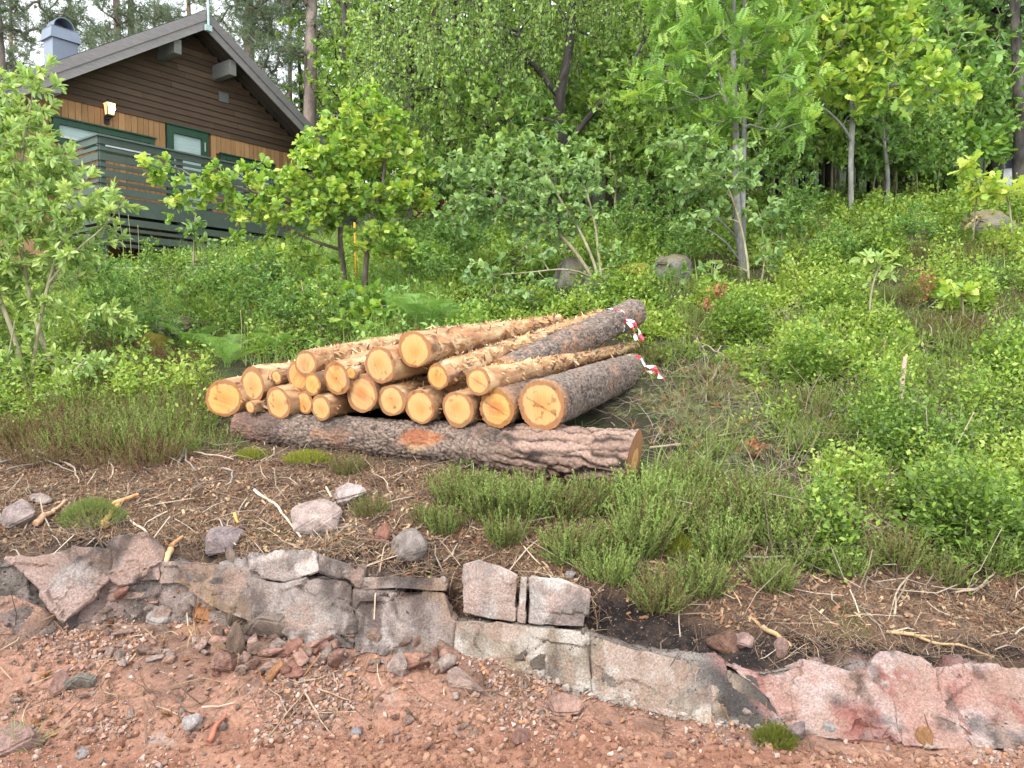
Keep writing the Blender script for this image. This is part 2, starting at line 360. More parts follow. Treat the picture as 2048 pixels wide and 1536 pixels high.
def hit(px, py):                                   # where the sight line of a pixel meets the ground
    a, b, c = ray(px, py); h = BVH.ray_cast(Vector((0, 0, EYE)), Vector((float(a), float(b), float(c))).normalized())
    return np.array(h[0]) if h[0] is not None else None
# fast height lookup on a raster for the many small plants
GX0, GX1, GY0, GY1, GS = -16., 17., 2.6, 24., .06
_gx = np.arange(GX0, GX1, GS); _gy = np.arange(GY0, GY1, GS)
HM = np.full((len(_gy), len(_gx)), np.nan)
_m = (P[..., 0] > GX0) & (P[..., 0] < GX1 - .1) & (P[..., 1] > GY0) & (P[..., 1] < GY1 - .1)
_j = ((P[..., 0][_m] - GX0) / GS).astype(int); _i = ((P[..., 1][_m] - GY0) / GS).astype(int)
_o = np.argsort(P[..., 2][_m]); HM[_i[_o], _j[_o]] = P[..., 2][_m][_o]
_r = rid.repeat(nc).reshape(nr, nc)[_m]; RM = np.zeros(HM.shape); RM[_i[_o], _j[_o]] = _r[_o]
for _k in range(40):                               # fill the holes between coarse samples
    bad = np.isnan(HM)
    if not bad.any(): break
    for dx, dy in ((0, 1), (0, -1), (1, 0), (-1, 0)):
        sh = np.roll(HM, (dy, dx), (0, 1)); sr = np.roll(RM, (dy, dx), (0, 1)); u_ = np.isnan(HM) & ~np.isnan(sh); HM[u_] = sh[u_]; RM[u_] = sr[u_]
HM = np.nan_to_num(HM)
def gz_at(X, Y):
    j = np.clip(((X - GX0) / GS).astype(int), 0, HM.shape[1] - 1); i = np.clip(((Y - GY0) / GS).astype(int), 0, HM.shape[0] - 1); return HM[i, j], RM[i, j]
# ================================================================== CABIN
HD = R_(36.6); D1 = np.array([math.sin(HD), math.cos(HD), 0]); NV = np.array([math.cos(HD), -math.sin(HD), 0])   # along the gable wall / towards the viewer
W0 = at(330.8, 247, 16.8); W0z = W0[2]; W0 = np.array([W0[0], W0[1], 0])
def wpt(t, s, z): return tuple(W0 + D1 * t + NV * s + np.array([0, 0, z]))
def wall(x, y, s=0.0):                              # pixel -> (t, z) on the plane s in front of the gable wall
    a, b, c = ray(x, y); o = W0 + NV * s; nrm = NV
    k = (o @ nrm) / (np.array([a, b, 0]) @ nrm); p = np.array([a, b, c]) * k
    return float((p - o) @ D1), float(p[2] + EYE)
FLOOR = W0z - 2.05
TC = (wall(82, 300)[0] + wall(594, 306)[0]) / 2; HALF = (wall(594, 306)[0] - wall(82, 300)[0]) / 2
OH = .78
ta, ZA = wall(411, 20, OH); TC = ta
PIT = R_(32.8); TP = math.tan(PIT)
DEPTH = 8.5
def roofz(t, dz=0): return ZA - abs(t - TC) * TP + dz
EAVE = HALF + .95
wood_siding = None
def plankmat(name, c0, c1, c2, board=None, axis=2, rough=.75, gsc=(30, 30, 1.2)):
    """stained boards: each board its own tone (its 'col' attribute), grain along the board"""
    m, nt, b = newmat(name); a = attr(nt, 'col')
    g = noise(nt, 3.0, 6, .65, sc3=gsc, dist=.4); k = noise(nt, 1.3, 3, .6)
    c = mixc(nt, a.outputs['Color'], ramp(nt, g, [(.3, .62), (.72, 1.3)]), 1.0, 'MULTIPLY')
    c = mixc(nt, c, ramp(nt, k, [(.35, c0), (.7, c1)]), .28)
    nt.links.new(c, b.inputs['Base Color']); b.inputs['Roughness'].default_value = rough; b.inputs['Specular IOR Level'].default_value = .25
    bump(nt, g, b, .35, .006); return m
M_LAP = plankmat('brown_stained_boards', (.055, .036, .024), (.11, .07, .045), 0, gsc=(1.2, 1.2, 40))
M_VERT = plankmat('ochre_stained_boards', (.24, .115, .045), (.46, .25, .10), 0, gsc=(30, 30, 1.2))
M_GREY = plankmat('weathered_grey_boards', (.13, .12, .12), (.22, .20, .19), 0, gsc=(2, 2, 26))
M_GREEN = plankmat('dark_green_stain', (.05, .075, .06), (.09, .12, .10), 0, gsc=(2, 2, 26))
M_FRAME = flatmat('green_window_paint', (.026, .068, .040), .45, .2, 14)
M_ROOF = flatmat('roof_felt', (.035, .035, .038), .9, .3, 30)
M_STEEL = flatmat('grey_coated_steel', (.15, .175, .22), .38, .06, 6, metal=.35, spec=.5, bstr=.03)
M_DARK = flatmat('dark_metal', (.03, .028, .028), .5, .2, 20)
M_POLE = flatmat('verdigris_metal', (.30, .40, .38), .5, .2, 20)
M_GLASS, _nt, _b = newmat('window_glass'); _b.inputs['Base Color'].default_value = (.30, .40, .38, 1); _b.inputs['Roughness'].default_value = .12; _b.inputs['Specular IOR Level'].default_value = .8
_b.inputs['Coat Weight'].default_value = .6; _b.inputs['Coat Roughness'].default_value = .03
_g = ramp(_nt, noise(_nt, 2.2, 3, .5, sc3=(1, 1, 14)), [(.35, (.34, .45, .43)), (.65, (.44, .53, .52))]); _nt.links.new(_g, _b.inputs['Base Color'])

cz = gz_at(np.array([wpt(0, 0, 0)[0]]), np.array([wpt(0, 0, 0)[1]]))[0][0]
base = np.array(wpt(TC, -DEPTH / 2, 0)); base[2] = cz - .3
cabin = empty('cabin', tuple(base), 'brown timber cabin with green deck and grey gable boards on the slope', 'cabin')
class HG(Geo):                                      # solids given in the cabin's t, s, z frame
    def b(s, t0, t1, s0, s1, z0, z1, c=None): s.box((t0, s0, z0), (t1, s1, z1), c, fn=lambda t, q, z: tuple(np.array(wpt(t, q, z)) - base))
    def pts(s, L): return [tuple(np.array(wpt(*p)) - base) for p in L]
    def prism(s, L, c=None): s.hexa(s.pts(L), c)
tL, tR = TC - HALF, TC + HALF
zb_l = wall(136.2, 199.3)[1]; zb = (wall(136.2, 199.3)[1] + wall(414.3, 266.3)[1] + wall(584.8, 306.8)[1]) / 3   # bottom of the horizontal boards
def jit(c, a=.22): return np.array(c) * (1 + random.uniform(-a, a))
g = HG()                                            # core walls
zroofL = roofz(tL) - .16
zl = cz - 1.0
g.b(tL + .02, tR - .02, -DEPTH, -.03, zl, zroofL, (.05, .035, .025))
top = roofz(TC) - .16
g.add(g.pts([(tL + .02, -DEPTH, zroofL), (tR - .02, -DEPTH, zroofL), (TC, -DEPTH, top), (tL + .02, -.03, zroofL), (tR - .02, -.03, zroofL), (TC, -.03, top)]),
      [(2, 1, 0), (3, 4, 5), (1, 2, 5, 4), (2, 0, 3, 5)], (.05, .035, .025))
# side wall boards (left long wall), eave shade painted into their dark brown
for i in range(60):
    s0 = -.02 - i * .14
    g.b(tL - .02, tL + .02, s0 - .132, s0, zl, zroofL - .02, jit((.10, .058, .03)))
g.build('wall', M_VERT, cabin, col=True)
g = HG(); z = zb; n = 0
while z < top + .1:                                 # lapped boards of the gable
    ht = .135; t0 = TC - (ZA - .125 - z - ht) / TP; t1 = TC + (ZA - .125 - z - ht) / TP
    t0 = max(t0, tL - .02); t1 = min(t1, tR + .02)
    if t1 - t0 < .2: break
    cuts = [t0, t1] if random.random() < .3 else [t0, t0 + (t1 - t0) * random.uniform(.25, .75), t1]
    for a_, b_ in zip(cuts[:-1], cuts[1:]):
        c = jit((.082, .053, .034)) * random.choice([1, 1, 1.25, 1.5])
        g.prism([(a_ + .002, -.03, z), (b_ - .002, -.03, z), (b_ - .002, .045, z - .012), (a_ + .002, .045, z - .012),
                 (a_ + .002, -.03, z + ht), (b_ - .002, -.03, z + ht), (b_ - .002, .012, z + ht), (a_ + .002, .012, z + ht)], c)
    z += ht; n += 1
g.build('gable_boards', M_LAP, cabin, col=True)
# openings on the gable wall
dt0, dz1 = wall(331.5, 248); dt1, _ = wall(414, 269)
w1a, w1z = wall(104, 236); w1b, _ = wall(307, 275)
w3a, w3z = wall(439, 306); w3b = w3a + 1.45
w1z = w3z = (w1z + w3z) / 2
w1bot = wall(211, 305)[1]; w3bot = FLOOR + .75
openings = [(w1a, w1b, w1bot, w1z), (dt0, dt1, FLOOR, dz1), (w3a, w3b, w3bot, w3z)]
g = HG(); t = tL - .02
while t < tR:                                       # vertical boards under the gable, cut round the openings
    wd = random.choice([.115, .12, .13]); t2 = min(t + wd, tR + .02); c = jit((.34, .195, .09), .3); segs = [(FLOOR - .6, zb - .012)]
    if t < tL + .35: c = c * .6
    for (a_, b_, z0, z1) in openings:
        if t2 > a_ + .01 and t < b_ - .01:
            ns = []
            for q0, q1 in segs:
                if z0 > q0: ns.append((q0, min(q1, z0)))
                if z1 < q1: ns.append((max(q0, z1), q1))
            segs = ns
    for q0, q1 in segs: g.b(t + .004, t2 - .004, -.03, .014 + random.uniform(0, .004), q0, q1, c)
    t = t2
g.build('wall_boards', M_VERT, cabin, col=True)
def window(a_, b_, z0, z1, name, fw=.11, sill=True):
    g = HG(); q = .05
    g.b(a_ - .0, a_ + fw, -.04, q, z0, z1); g.b(b_ - fw, b_, -.04, q, z0, z1)
    g.b(a_ + fw, b_ - fw, -.04, q - .003, z1 - fw, z1); g.b(a_ + fw, b_ - fw, -.04, q - .003, z0, z0 + fw)
    g.b(a_ - .03, b_ + .03, .02, q + .035, z1 + .0, z1 + .025)
    fr = g.build(name, M_FRAME, cabin)
    g = HG(); g.b(a_ + fw, b_ - fw, -.028, -.02, z0 + fw, z1 - fw); part('pane', bpy.data.meshes.new('x'), fr) if False else None
    pn = g.build('pane', M_GLASS, fr)
    if sill:
        g = HG(); g.b(a_ + fw, b_ - fw, -.02, q + .02, z0 + fw, z0 + fw + .03); g.build('sill', flatmat('white_sill', (.6, .6, .57), .5, .1), fr)
    return fr
window(*openings[0], 'window'); dr = window(*openings[1], 'door', .15, False); window(*openings[2], 'window')
g = HG(); g.b(dt1 - .10, dt1 - .075, .05, .065, dz1 - .42, dz1 - .22); g.build('handle', flatmat('pale_metal', (.6, .6, .55), .3, .05, metal=.5), dr)
g = HG(); vt, vz = wall(445, 195)
for k in range(6): g.b(vt - .12, vt + .12, .03, .055 + .002 * (k % 2), vz - .11 + k * .036, vz - .085 + k * .036)
g.build('vent', flatmat('grey_vent', (.16, .17, .16), .6, .1), cabin)
# roof slabs, barge boards, rafters
g = HG()
for sg in (-1, 1):
    te = TC + sg * EAVE
    L = [(TC, -DEPTH - .6, roofz(TC) - .10), (te, -DEPTH - .6, roofz(te) - .10), (te, OH - .02, roofz(te) - .10), (TC, OH - .02, roofz(TC) - .10)]
    L += [(a_, b_, c_ + .10 + .012) for a_, b_, c_ in L]
    if sg < 0: L = [L[1], L[0], L[3], L[2], L[5], L[4], L[7], L[6]]
    g.prism(L)
rf = g.build('roof', M_ROOF, cabin)
g = HG()                                            # soffit boards
for sg in (-1, 1):
    te = TC + sg * (EAVE - .05)
    for k in range(7):
        s0 = -.02 + k * .11
        L = [(TC + sg * .02, s0, roofz(TC) - .13), (te, s0, roofz(te) - .13), (te, s0 + .105, roofz(te) - .13), (TC + sg * .02, s0 + .105, roofz(TC) - .13)]
        L += [(a_, b_, c_ + .025) for a_, b_, c_ in L]
        if sg < 0: L = [L[1], L[0], L[3], L[2], L[5], L[4], L[7], L[6]]
        g.prism(L, jit((.06, .05, .04)))
g.build('soffit', M_LAP, cabin, col=True)
for sg in (-1, 1):
    te = TC + sg * EAVE
    g = HG()
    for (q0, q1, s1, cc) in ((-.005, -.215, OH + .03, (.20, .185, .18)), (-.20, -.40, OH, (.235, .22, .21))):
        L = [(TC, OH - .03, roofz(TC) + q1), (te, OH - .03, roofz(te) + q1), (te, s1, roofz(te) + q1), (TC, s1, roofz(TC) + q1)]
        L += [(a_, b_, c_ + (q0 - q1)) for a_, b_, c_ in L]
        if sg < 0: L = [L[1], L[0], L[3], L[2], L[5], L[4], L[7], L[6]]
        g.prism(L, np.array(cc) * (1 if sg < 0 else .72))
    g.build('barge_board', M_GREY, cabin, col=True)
def beam(tm, zt, wd, hgt, s1, c):
    g = HG(); g.b(tm - wd / 2, tm + wd / 2, -.05, s1, zt - hgt, zt, c); g.build('purlin', M_GREEN if c is None else M_GREY, cabin, col=True)
for xx, yy, wd, hg_ in ((356, 107, .16, .30), (466, 150, .17, .32), (110, 184, .22, .22)):
    tb, zb_ = wall(xx, yy, OH - .08)
    beam(tb, roofz(tb) - .13 - abs(0) if False else zb_ + hg_, wd, hg_, OH - .08, (.13, .135, .115) if xx > 200 else (.24, .23, .23))
tb = TC + EAVE - .35
g = HG(); g.b(tb - .5, tb + .28, -DEPTH, OH - .1, roofz(tb) - .75, roofz(tb) - .5, (.06, .055, .05)); g.b(tR + .05, tR + .2, -.4, -.2, zl, roofz(tb) - .6, (.05, .05, .045)); g.build('eave_box', M_GREY, cabin, col=True)
# ridge pole
g = HG(); a_ = np.array(wpt(TC + .02, OH + .07, ZA - .36)) - base; g.tube([a_, a_ + (0, 0, 1.9)], [.028, .022], 8); g.b(TC - .05, TC + .09, OH + .03, OH + .10, ZA - .45, ZA - .33)
g.build('ridge_pole', M_POLE, cabin)
# chimney
ct, cs = TC - .45, -5.5
cb = roofz(ct) - .5
Yc = wpt(ct, cs, 0)[1]; chx = at(104.5, 73, 20.2)
rel = chx[:2] - W0[:2]; ct = float(rel @ D1[:2]); cs = float(rel @ NV[:2]); czc = float(chx[2])
g = HG(); g.b(ct, ct + .64, cs - .52, cs, roofz(ct) - .6, czc + .02); sh = g.build('chimney', M_STEEL, cabin, bevel=.006)
g = HG(); zt = at(101.6, 50, 20.2)[2]; e0, e1 = .06, .015
g.prism([(ct - e0, cs - .52 - e0, czc), (ct + .64 + e0, cs - .52 - e0, czc), (ct + .64 + e0, cs + e0, czc), (ct - e0, cs + e0, czc),
         (ct - e1, cs - .52 - e1, zt), (ct + .64 + e1, cs - .52 - e1, zt), (ct + .64 + e1, cs + e1, zt), (ct - e1, cs + e1, zt)])
g.b(ct - e1 - .008, ct + .64 + e1 + .008, cs - .52 - e1 - .008, cs + e1 + .008, zt, zt + .012); g.build('cowl_base', M_STEEL, sh)
hp = []; nseg = 14                                   # half round hood, open towards the gable
for sh_s in (cs - .46, cs - .04):
    for rr in (.27, .25):
        for k in range(nseg + 1):
            an = math.pi * k / nseg; hp.append(tuple(np.array(wpt(ct + .32 + rr * math.cos(an), sh_s, zt + .012 + (rr + .02) * math.sin(an))) - base))
n_ = nseg + 1; fc = []
for k in range(nseg):
    o0, i0, o1, i1 = k, n_ + k, 2 * n_ + k, 3 * n_ + k
    fc += [(o0, o0 + 1, o1 + 1, o1), (i0 + 1, i0, i1, i1 + 1), (o0 + 1, o0, i0, i0 + 1), (o1, o1 + 1, i1 + 1, i1)]
bk = [3 * n_ - n_ - n_ + 0]
g = HG(); g.add(hp, fc); g.add([hp[n_ + k] for k in range(n_)], [tuple(range(n_))]); g.build('cowl_hood', M_STEEL, sh)
# wall lamp (lit)
lt, lz = wall(219, 218, .16)
lp = HG(); lp.b(lt - .05, lt + .05, .02, .05, lz - .28, lz - .14); lp.b(lt - .03, lt + .03, .05, .16, lz - .20, lz - .15); lp.b(lt - .07, lt + .07, .09, .23, lz - .15, lz - .12)
lp.b(lt - .07, lt + .07, .09, .23, lz + .11, lz + .14); lp.b(lt - .035, lt + .035, .125, .195, lz + .14, lz + .19)
for dx in (-1, 1):
    for dy in (0, 1): lp.b(lt + dx * .075 - .008, lt + dx * .075 + .008, .085 + dy * .135, .101 + dy * .135, lz - .12, lz + .11)
lamp = lp.build('wall_lamp', M_DARK, cabin)
m, nt, b = newmat('lamp_glass'); b.inputs['Base Color'].default_value = (.9, .62, .35, 1); b.inputs['Emission Color'].default_value = (1, .55, .22, 1); b.inputs['Emission Strength'].default_value = .55
g = HG(); g.prism([(lt - .06, .10, lz - .12), (lt + .06, .10, lz - .12), (lt + .06, .22, lz - .12), (lt - .06, .22, lz - .12), (lt - .085, .075, lz + .11), (lt + .085, .075, lz + .11), (lt + .085, .245, lz + .11), (lt - .085, .245, lz + .11)])
g.build('lamp_glass', m, lamp)
m, nt, b = newmat('bulb'); b.inputs['Emission Color'].default_value = (1, .8, .5, 1); b.inputs['Emission Strength'].default_value = 7
bm = bmesh.new(); bmesh.ops.create_uvsphere(bm, u_segments=12, v_segments=8, radius=.045, matrix=Matrix.Translation(np.array(wpt(lt + .02, .262, lz - .01)) - base)); me = bpy.data.meshes.new('bulb'); bm.to_mesh(me); bm.free(); me.materials.append(m); part('bulb', me, lamp)
# deck with slatted railing and skirt
rel = at(197.5, 270, 13.9); rz = float(rel[2]); rel = rel[:2] - W0[:2]; kt, ks = float(rel @ D1[:2]), float(rel @ NV[:2])
kt2 = tR + .3
print('deck', kt, ks, 'floor', FLOOR, 'rail', rz, 'wall', tL, tR, 'apex', TC, ZA, 'eave', EAVE)
g = HG(); g.b(kt + .03, kt2, .02, ks - .03, FLOOR - .16, FLOOR - .02, (.10, .11, .10)); g.build('deck_floor', M_GREEN, cabin, col=True)
def slats(name, z1, z0):
    g = HG(); z = z1; k = 0
    while z > z0:
        hgt = .125 if k % 2 == 0 else .06
        c = jit((.062, .082, .067), .18)
        g.b(kt, kt2, ks, ks + .028, z - hgt, z, c); g.b(kt - .028, kt, .02, ks, z - hgt, z, jit((.064, .083, .069), .18)); z -= hgt + .052; k += 1
    return g.build(name, M_GREEN, cabin, col=True)
slats('railing', rz - .02, FLOOR - .05)
g = HG(); g.b(kt - .06, kt2, ks - .05, ks + .06, rz - .018, rz + .012, (.10, .125, .11)); g.b(kt - .06, kt + .05, .02, ks - .05, rz - .018, rz + .012, (.10, .125, .11)); g.build('handrail', M_GREEN, cabin, col=True)
g = HG(); g.b(kt - .028, kt2, ks, ks + .03, FLOOR - .34, FLOOR - .07, (.058, .078, .064)); g.b(kt - .03, kt, .02, ks, FLOOR - .34, FLOOR - .07, (.058, .078, .064)); g.build('fascia', M_GREEN, cabin, col=True)
gg = float(gz_at(np.array([wpt(kt + 2, ks, 0)[0]]), np.array([wpt(kt + 2, ks, 0)[1]]))[0][0])
slats('skirt', FLOOR - .40, at(300, 505, 14.8)[2])
for tt in (kt + .02, kt + 1.5, kt + 3.0, kt + 4.5, kt2 - .1):
    q = wpt(tt, ks - .06, 0); gz0 = float(gz_at(np.array([q[0]]), np.array([q[1]]))[0][0])
    g = HG(); g.b(tt, tt + .095, ks - .10, ks - .004, gz0 - .3, rz - .02, (.06, .08, .068)); g.build('post', M_GREEN, cabin, col=True)
# ================================================================== LOG PILE
def woodend():
    m, nt, b = newmat('fresh_cut_wood'); a = attr(nt, 'rr'); c = attr(nt, 'col')
    t = nt.nodes.new('ShaderNodeTexCoord'); oi = nt.nodes.new('ShaderNodeObjectInfo')
    f = noise(nt, 13, 4, .6); ad = nd(nt, 'ShaderNodeMath', operation='MULTIPLY_ADD'); nt.links.new(f, ad.inputs[0]); ad.inputs[1].default_value = .30; nt.links.new(a.outputs['Fac'], ad.inputs[2])
    base_ = ramp(nt, ad.outputs[0], [(.0, (.47, .215, .072)), (.40, (.52, .245, .085)), (.60, (.545, .285, .105)), (.93, (.56, .315, .13)), (1.06, (.30, .14, .06))])
    ml = nd(nt, 'ShaderNodeMath', operation='MULTIPLY'); nt.links.new(ad.outputs[0], ml.inputs[0]); ml.inputs[1].default_value = 150
    sn = nd(nt, 'ShaderNodeMath', operation='SINE'); nt.links.new(ml.outputs[0], sn.inputs[0])
    c1 = mixc(nt, base_, ramp(nt, sn.outputs[0], [(.0, .86), (.9, 1.05)]), .8, 'MULTIPLY')
    saw = noise(nt, 7, 4, .7, sc3=(14, 1.4, 1)); c2 = mixc(nt, c1, ramp(nt, saw, [(.32, .86), (.7, 1.08)]), 1.0, 'MULTIPLY')
    c3 = mixc(nt, c2, c.outputs['Color'], 1.0, 'MULTIPLY')
    nt.links.new(c3, b.inputs['Base Color']); b.inputs['Roughness'].default_value = .75; b.inputs['Specular IOR Level'].default_value = .2
    bump(nt, saw, b, .25, .004); return m
M_END = woodend()
M_PEEL = colmat('peeled_log', (.72, 1.3), 26, 22, .55, .006, .7, sc3=(1, 1, .35))
M_BARK = colmat('pine_bark', (.55, 1.45), 60, 45, .9, .010, .95)
def make_log(name, near, ry, Yn, far=None, style='peel', label='', seed=0, beta=None, L=3.0, eps=None, r1=None, group='logs stacked in the pile', cut=None, stain=None, crack=False, nA=60, nL=110, rough=1.0, tone=1.0, loc=None):
    rs = np.random.default_rng(100 + seed)
    C0 = at(near[0], near[1], Yn); dep = C0[1] * cp; r0 = ry * dep / F
    if far is not None:
        C1 = at(far[0], far[1], far[2]); r1 = far[3] * far[2] * cp / F
    else:
        be = R_(beta if beta is not None else 31 - (near[0] - 448) / 635 * 9); ep = R_(eps if eps is not None else 5)
        C1 = C0 + L * np.array([math.sin(be) * math.cos(ep), math.cos(be) * math.cos(ep), math.sin(ep)]); r1 = r1 or r0 * .82
    ax = C1 - C0; L = np.linalg.norm(ax); ax /= L
    sx = np.cross([0, 0, 1.], ax); sx /= np.linalg.norm(sx); up = np.cross(ax, sx)
    root = empty(name, tuple(C0), label, 'log', group)
    M = Matrix((sx, up, ax)).transposed(); root.rotation_euler = M.to_euler()
    th = np.arange(nA) / nA * 2 * np.pi; zz = np.linspace(0, L, nL); T, Z = np.meshgrid(th, zz)
    rad = r0 + (r1 - r0) * Z / L
    oval = 1 + .03 * np.sin(2 * T + rs.uniform(0, 6)) + .022 * np.sin(3 * T + rs.uniform(0, 6) + Z) + .012 * np.sin(5 * T + rs.uniform(0, 6))
    X = rad * oval * np.cos(T); Yy = rad * oval * np.sin(T); S = np.stack([X, Yy, Z], -1) + seed * 3.7
    bend = .018 * rs.uniform(-1, 1) * np.sin(Z / L * np.pi)
    if style == 'peel':
        dd = fbm(S * np.array([1, 1, .4]), 12, 4, seed) * .008 + fbm(S, 3.5, 3, seed + 9) * .010 + fbm(S, 38, 2, seed + 6) * .003
        b1 = fbm(S * np.array([1, 1, .45]), 8, 4, seed + 1); b2 = fbm(S * np.array([1, 1, .3]), 22, 3, seed + 2); b3 = fbm(S, 4, 3, seed + 3)
        col = lerpc((.37, .215, .11), (.48, .325, .185), sst(-.3, .35, b1)); col = lerpc(col, (.27, .12, .055), .75 * sst(.05, .4, b2 + .4 * b3)); col = lerpc(col, (.56, .39, .21), .7 * sst(.22, .5, fbm(S * np.array([1, 1, .5]), 6, 3, seed + 4)))
        col = lerpc(col, (.12, .06, .035), .9 * sst(.20, .36, fbm(S * np.array([1, 1, .6]), 10, 4, seed + 5)))
        dd += .005 * sst(.20, .36, fbm(S * np.array([1, 1, .6]), 10, 4, seed + 5))
        for k in range(rs.integers(3, 7)):             # knots
            tk, zk = rs.uniform(0, 6.28), rs.uniform(.15, L); q = np.hypot(((T - tk + np.pi) % (2 * np.pi) - np.pi) * rad, (Z - zk) * .7); e = np.exp(-(q / .028) ** 2)
            dd += e * .014; col = lerpc(col, (.72, .46, .22), .8 * e); col = lerpc(col, (.30, .14, .06), .8 * np.exp(-(q / .011) ** 2))
        col = col * tone
    else:
        sc = {'bark': 1.0, 'furrow': .55, 'under': .95}[style]
        f1, f2, q1, q2, q3, _, _ = worley(T * r0 * 62 * sc + 1.1 * fbm(S, 14, 3, seed), Z * 26 * sc + .9 * fbm(S, 12, 3, seed + 7), seed)
        g_ = sst(-.05, .34, f2 - f1 + .16 * fbm(S, 30, 2, seed + 3)); pl = fbm(S * np.array([1, 1, .5]), 16, 4, seed + 2)
        dd = rough * (g_ * .008 + (q1 - .5) * .008 + pl * .004 + fbm(S, 3.5, 3, seed + 9) * .008)
        col = lerpc((.045, .032, .025), lerpc((.15, .112, .09), (.235, .19, .16), q2), g_); col = lerpc(col, (.30, .16, .095), .55 * sst(.2, .5, fbm(S, 7, 3, seed + 4))); col = col * (1 + .25 * pl[..., None])
        if style == 'bark':
            col = lerpc(col, (.30, .165, .09), .85 * (1 - sst(.0, .12, Z + .05 * fbm(S, 9, 2, seed) - .03)))
        if style == 'under':
            b_pt = fbm(S * np.array([1, 1, .4]), 30, 3, 17); fz = sst(L * .58, L * .78, Z + .25 * fbm(S, 3, 3, 5))   # the butt end has thick plates
            ff1, ff2, p1, p2, p3, _, _ = worley(T * r0 * 24 + .8 * fbm(S, 7, 4, 3), Z * 2.3 + .8 * fbm(S, 5, 4, 4), 44)
            gg_ = sst(-.02, .30, ff2 - ff1 + .2 * fbm(S * np.array([1, 1, .5]), 18, 3, 46)); dd += fz * (gg_ * .014 + (p1 - .5) * .008 - .005)
            butt = lerpc((.03, .022, .019), lerpc((.19, .125, .095), (.29, .20, .16), p2), gg_) * (1 + .3 * pl[..., None])
            col = lerpc(col * np.array([.95, .92, .9]), butt, fz); red = 1 - sst(.05, .5, Z + .1 * fbm(S, 5, 3, 8)); col = lerpc(col, (.21, .115, .085), .8 * red)
            wet = sst(.05, .35, fbm(S, 2.4, 3, 12)) * (1 - fz); col = lerpc(col, (.05, .043, .04), .5 * wet)
            sk = np.exp(-(((Z - L * .52) / .17) ** 2) * 1.2 - ((((T - 2.75 + np.pi) % (2 * np.pi) - np.pi) * r0 / .05) ** 2)); sk = sst(.30, .62, sk * 1.1 + .45 * fbm(S * np.array([1, 1, .5]), 16, 4, 15)); col = lerpc(col, lerpc((.23, .085, .042), (.30, .14, .07), sst(-.2, .3, b_pt)), sk * .9); dd -= .012 * sk
            sk = np.exp(-(((Z - L * .515) / .10) ** 2) * 1.2 - ((((T - 3.35 + np.pi) % (2 * np.pi) - np.pi) * r0 / .03) ** 2)); sk = sst(.42, .7, sk + .5 * fbm(S * np.array([1, 1, .5]), 18, 4, 16)); col = lerpc(col, (.34, .25, .14), sk * .5)
    R2 = 1 + dd / rad; X = X * R2 + bend; Yy = Yy * R2
    if cut: Z = Z + (cut[0] * X + cut[1] * Yy) * (1 - sst(0, .5, Z)) if cut[2] == 0 else Z + (cut[0] * X + cut[1] * Yy) * sst(L - .6, L, Z)
    V = np.stack([X, Yy, Z], -1).reshape(-1, 3); C = col.reshape(-1, 3)
    a_ = (np.arange(nL - 1)[:, None] * nA + np.arange(nA)[None]); a2 = np.arange(nL - 1)[:, None] * nA + (np.arange(nA)[None] + 1) % nA
    Fq = np.stack([a_, a2, a2 + nA, a_ + nA], -1).reshape(-1, 4)
    part('bark' if style != 'peel' else 'peeled_stem', mesh_np('log_side', V, Fq, M_PEEL if style == 'peel' else M_BARK, col=C, smooth=True), root)
    for end in (0, 1):                               # sawn faces
        ring = V.reshape(nL, nA, 3)[0 if end == 0 else -1]; c_ = ring.mean(0); nr_ = 26; rr = np.linspace(0, 1, nr_ + 1)[1:]
        vv = [c_] + [c_ + (ring - c_) * q for q in rr]; VV = np.vstack([vv[0][None]] + vv[1:]); RR = np.concatenate([[0], np.repeat(rr, nA)])
        VV[:, 2] += (-1 if end == 0 else 1) * (.0015 + .004 * (1 - RR ** 2)) + fbm(VV + seed, 20, 2, seed) * .0015
        j = np.arange(nA); j2 = (j + 1) % nA; tri = np.stack([np.zeros(nA, int), 1 + j2, 1 + j], -1); q = []
        for k in range(nr_ - 1): q.append(np.stack([1 + k * nA + j, 1 + k * nA + j2, 1 + (k + 1) * nA + j2, 1 + (k + 1) * nA + j], -1))
        q = np.vstack(q)
        if end == 1: tri = tri[:, ::-1]; q = q[:, ::-1]
        cc = np.ones((len(VV), 3)) * (1 + .12 * rs.uniform(-1, 1)) * (lambda u: np.array([1 + .04 * u, 1 + .13 * u, 1 + .5 * u]))(rs.uniform(-.6, 1)); offc = rs.normal(0, .10, 2); RR = np.where(RR < 1, np.clip(np.hypot((VV - c_)[:, 0] / r0 - offc[0] * (1 - RR), (VV - c_)[:, 1] / r0 - offc[1] * (1 - RR)), 0, 1), RR); Q = VV - c_
        if stain is not None and end == 0:
            sx_, sy_, sr, scol = stain; k = np.exp(-(((Q[:, 0] / r0 - sx_) ** 2 + (Q[:, 1] / r0 - sy_) ** 2) / sr ** 2)); k = sst(.35, .75, k + .25 * fbm(Q, 40, 3, seed)); cc = lerpc(cc, np.array(scol), k)
        bl = fbm(Q, 22, 3, seed + 40); cc = lerpc(cc, (.45, .30, .2), .7 * sst(.42, .55, bl)); aS = rs.uniform(0, 3.1); sw = fbm(np.stack([(Q[:, 0] * math.cos(aS) + Q[:, 1] * math.sin(aS)) * 90, (Q[:, 1] * math.cos(aS) - Q[:, 0] * math.sin(aS)) * 5, 0 * Q[:, 0] + seed], -1), 1, 3, seed); cc = cc * (1 + .28 * sw)[:, None]; cc = lerpc(cc, cc * np.array([.9, .98, 1.25]), sst(.0, .5, fbm(Q, 9, 2, seed + 60)))
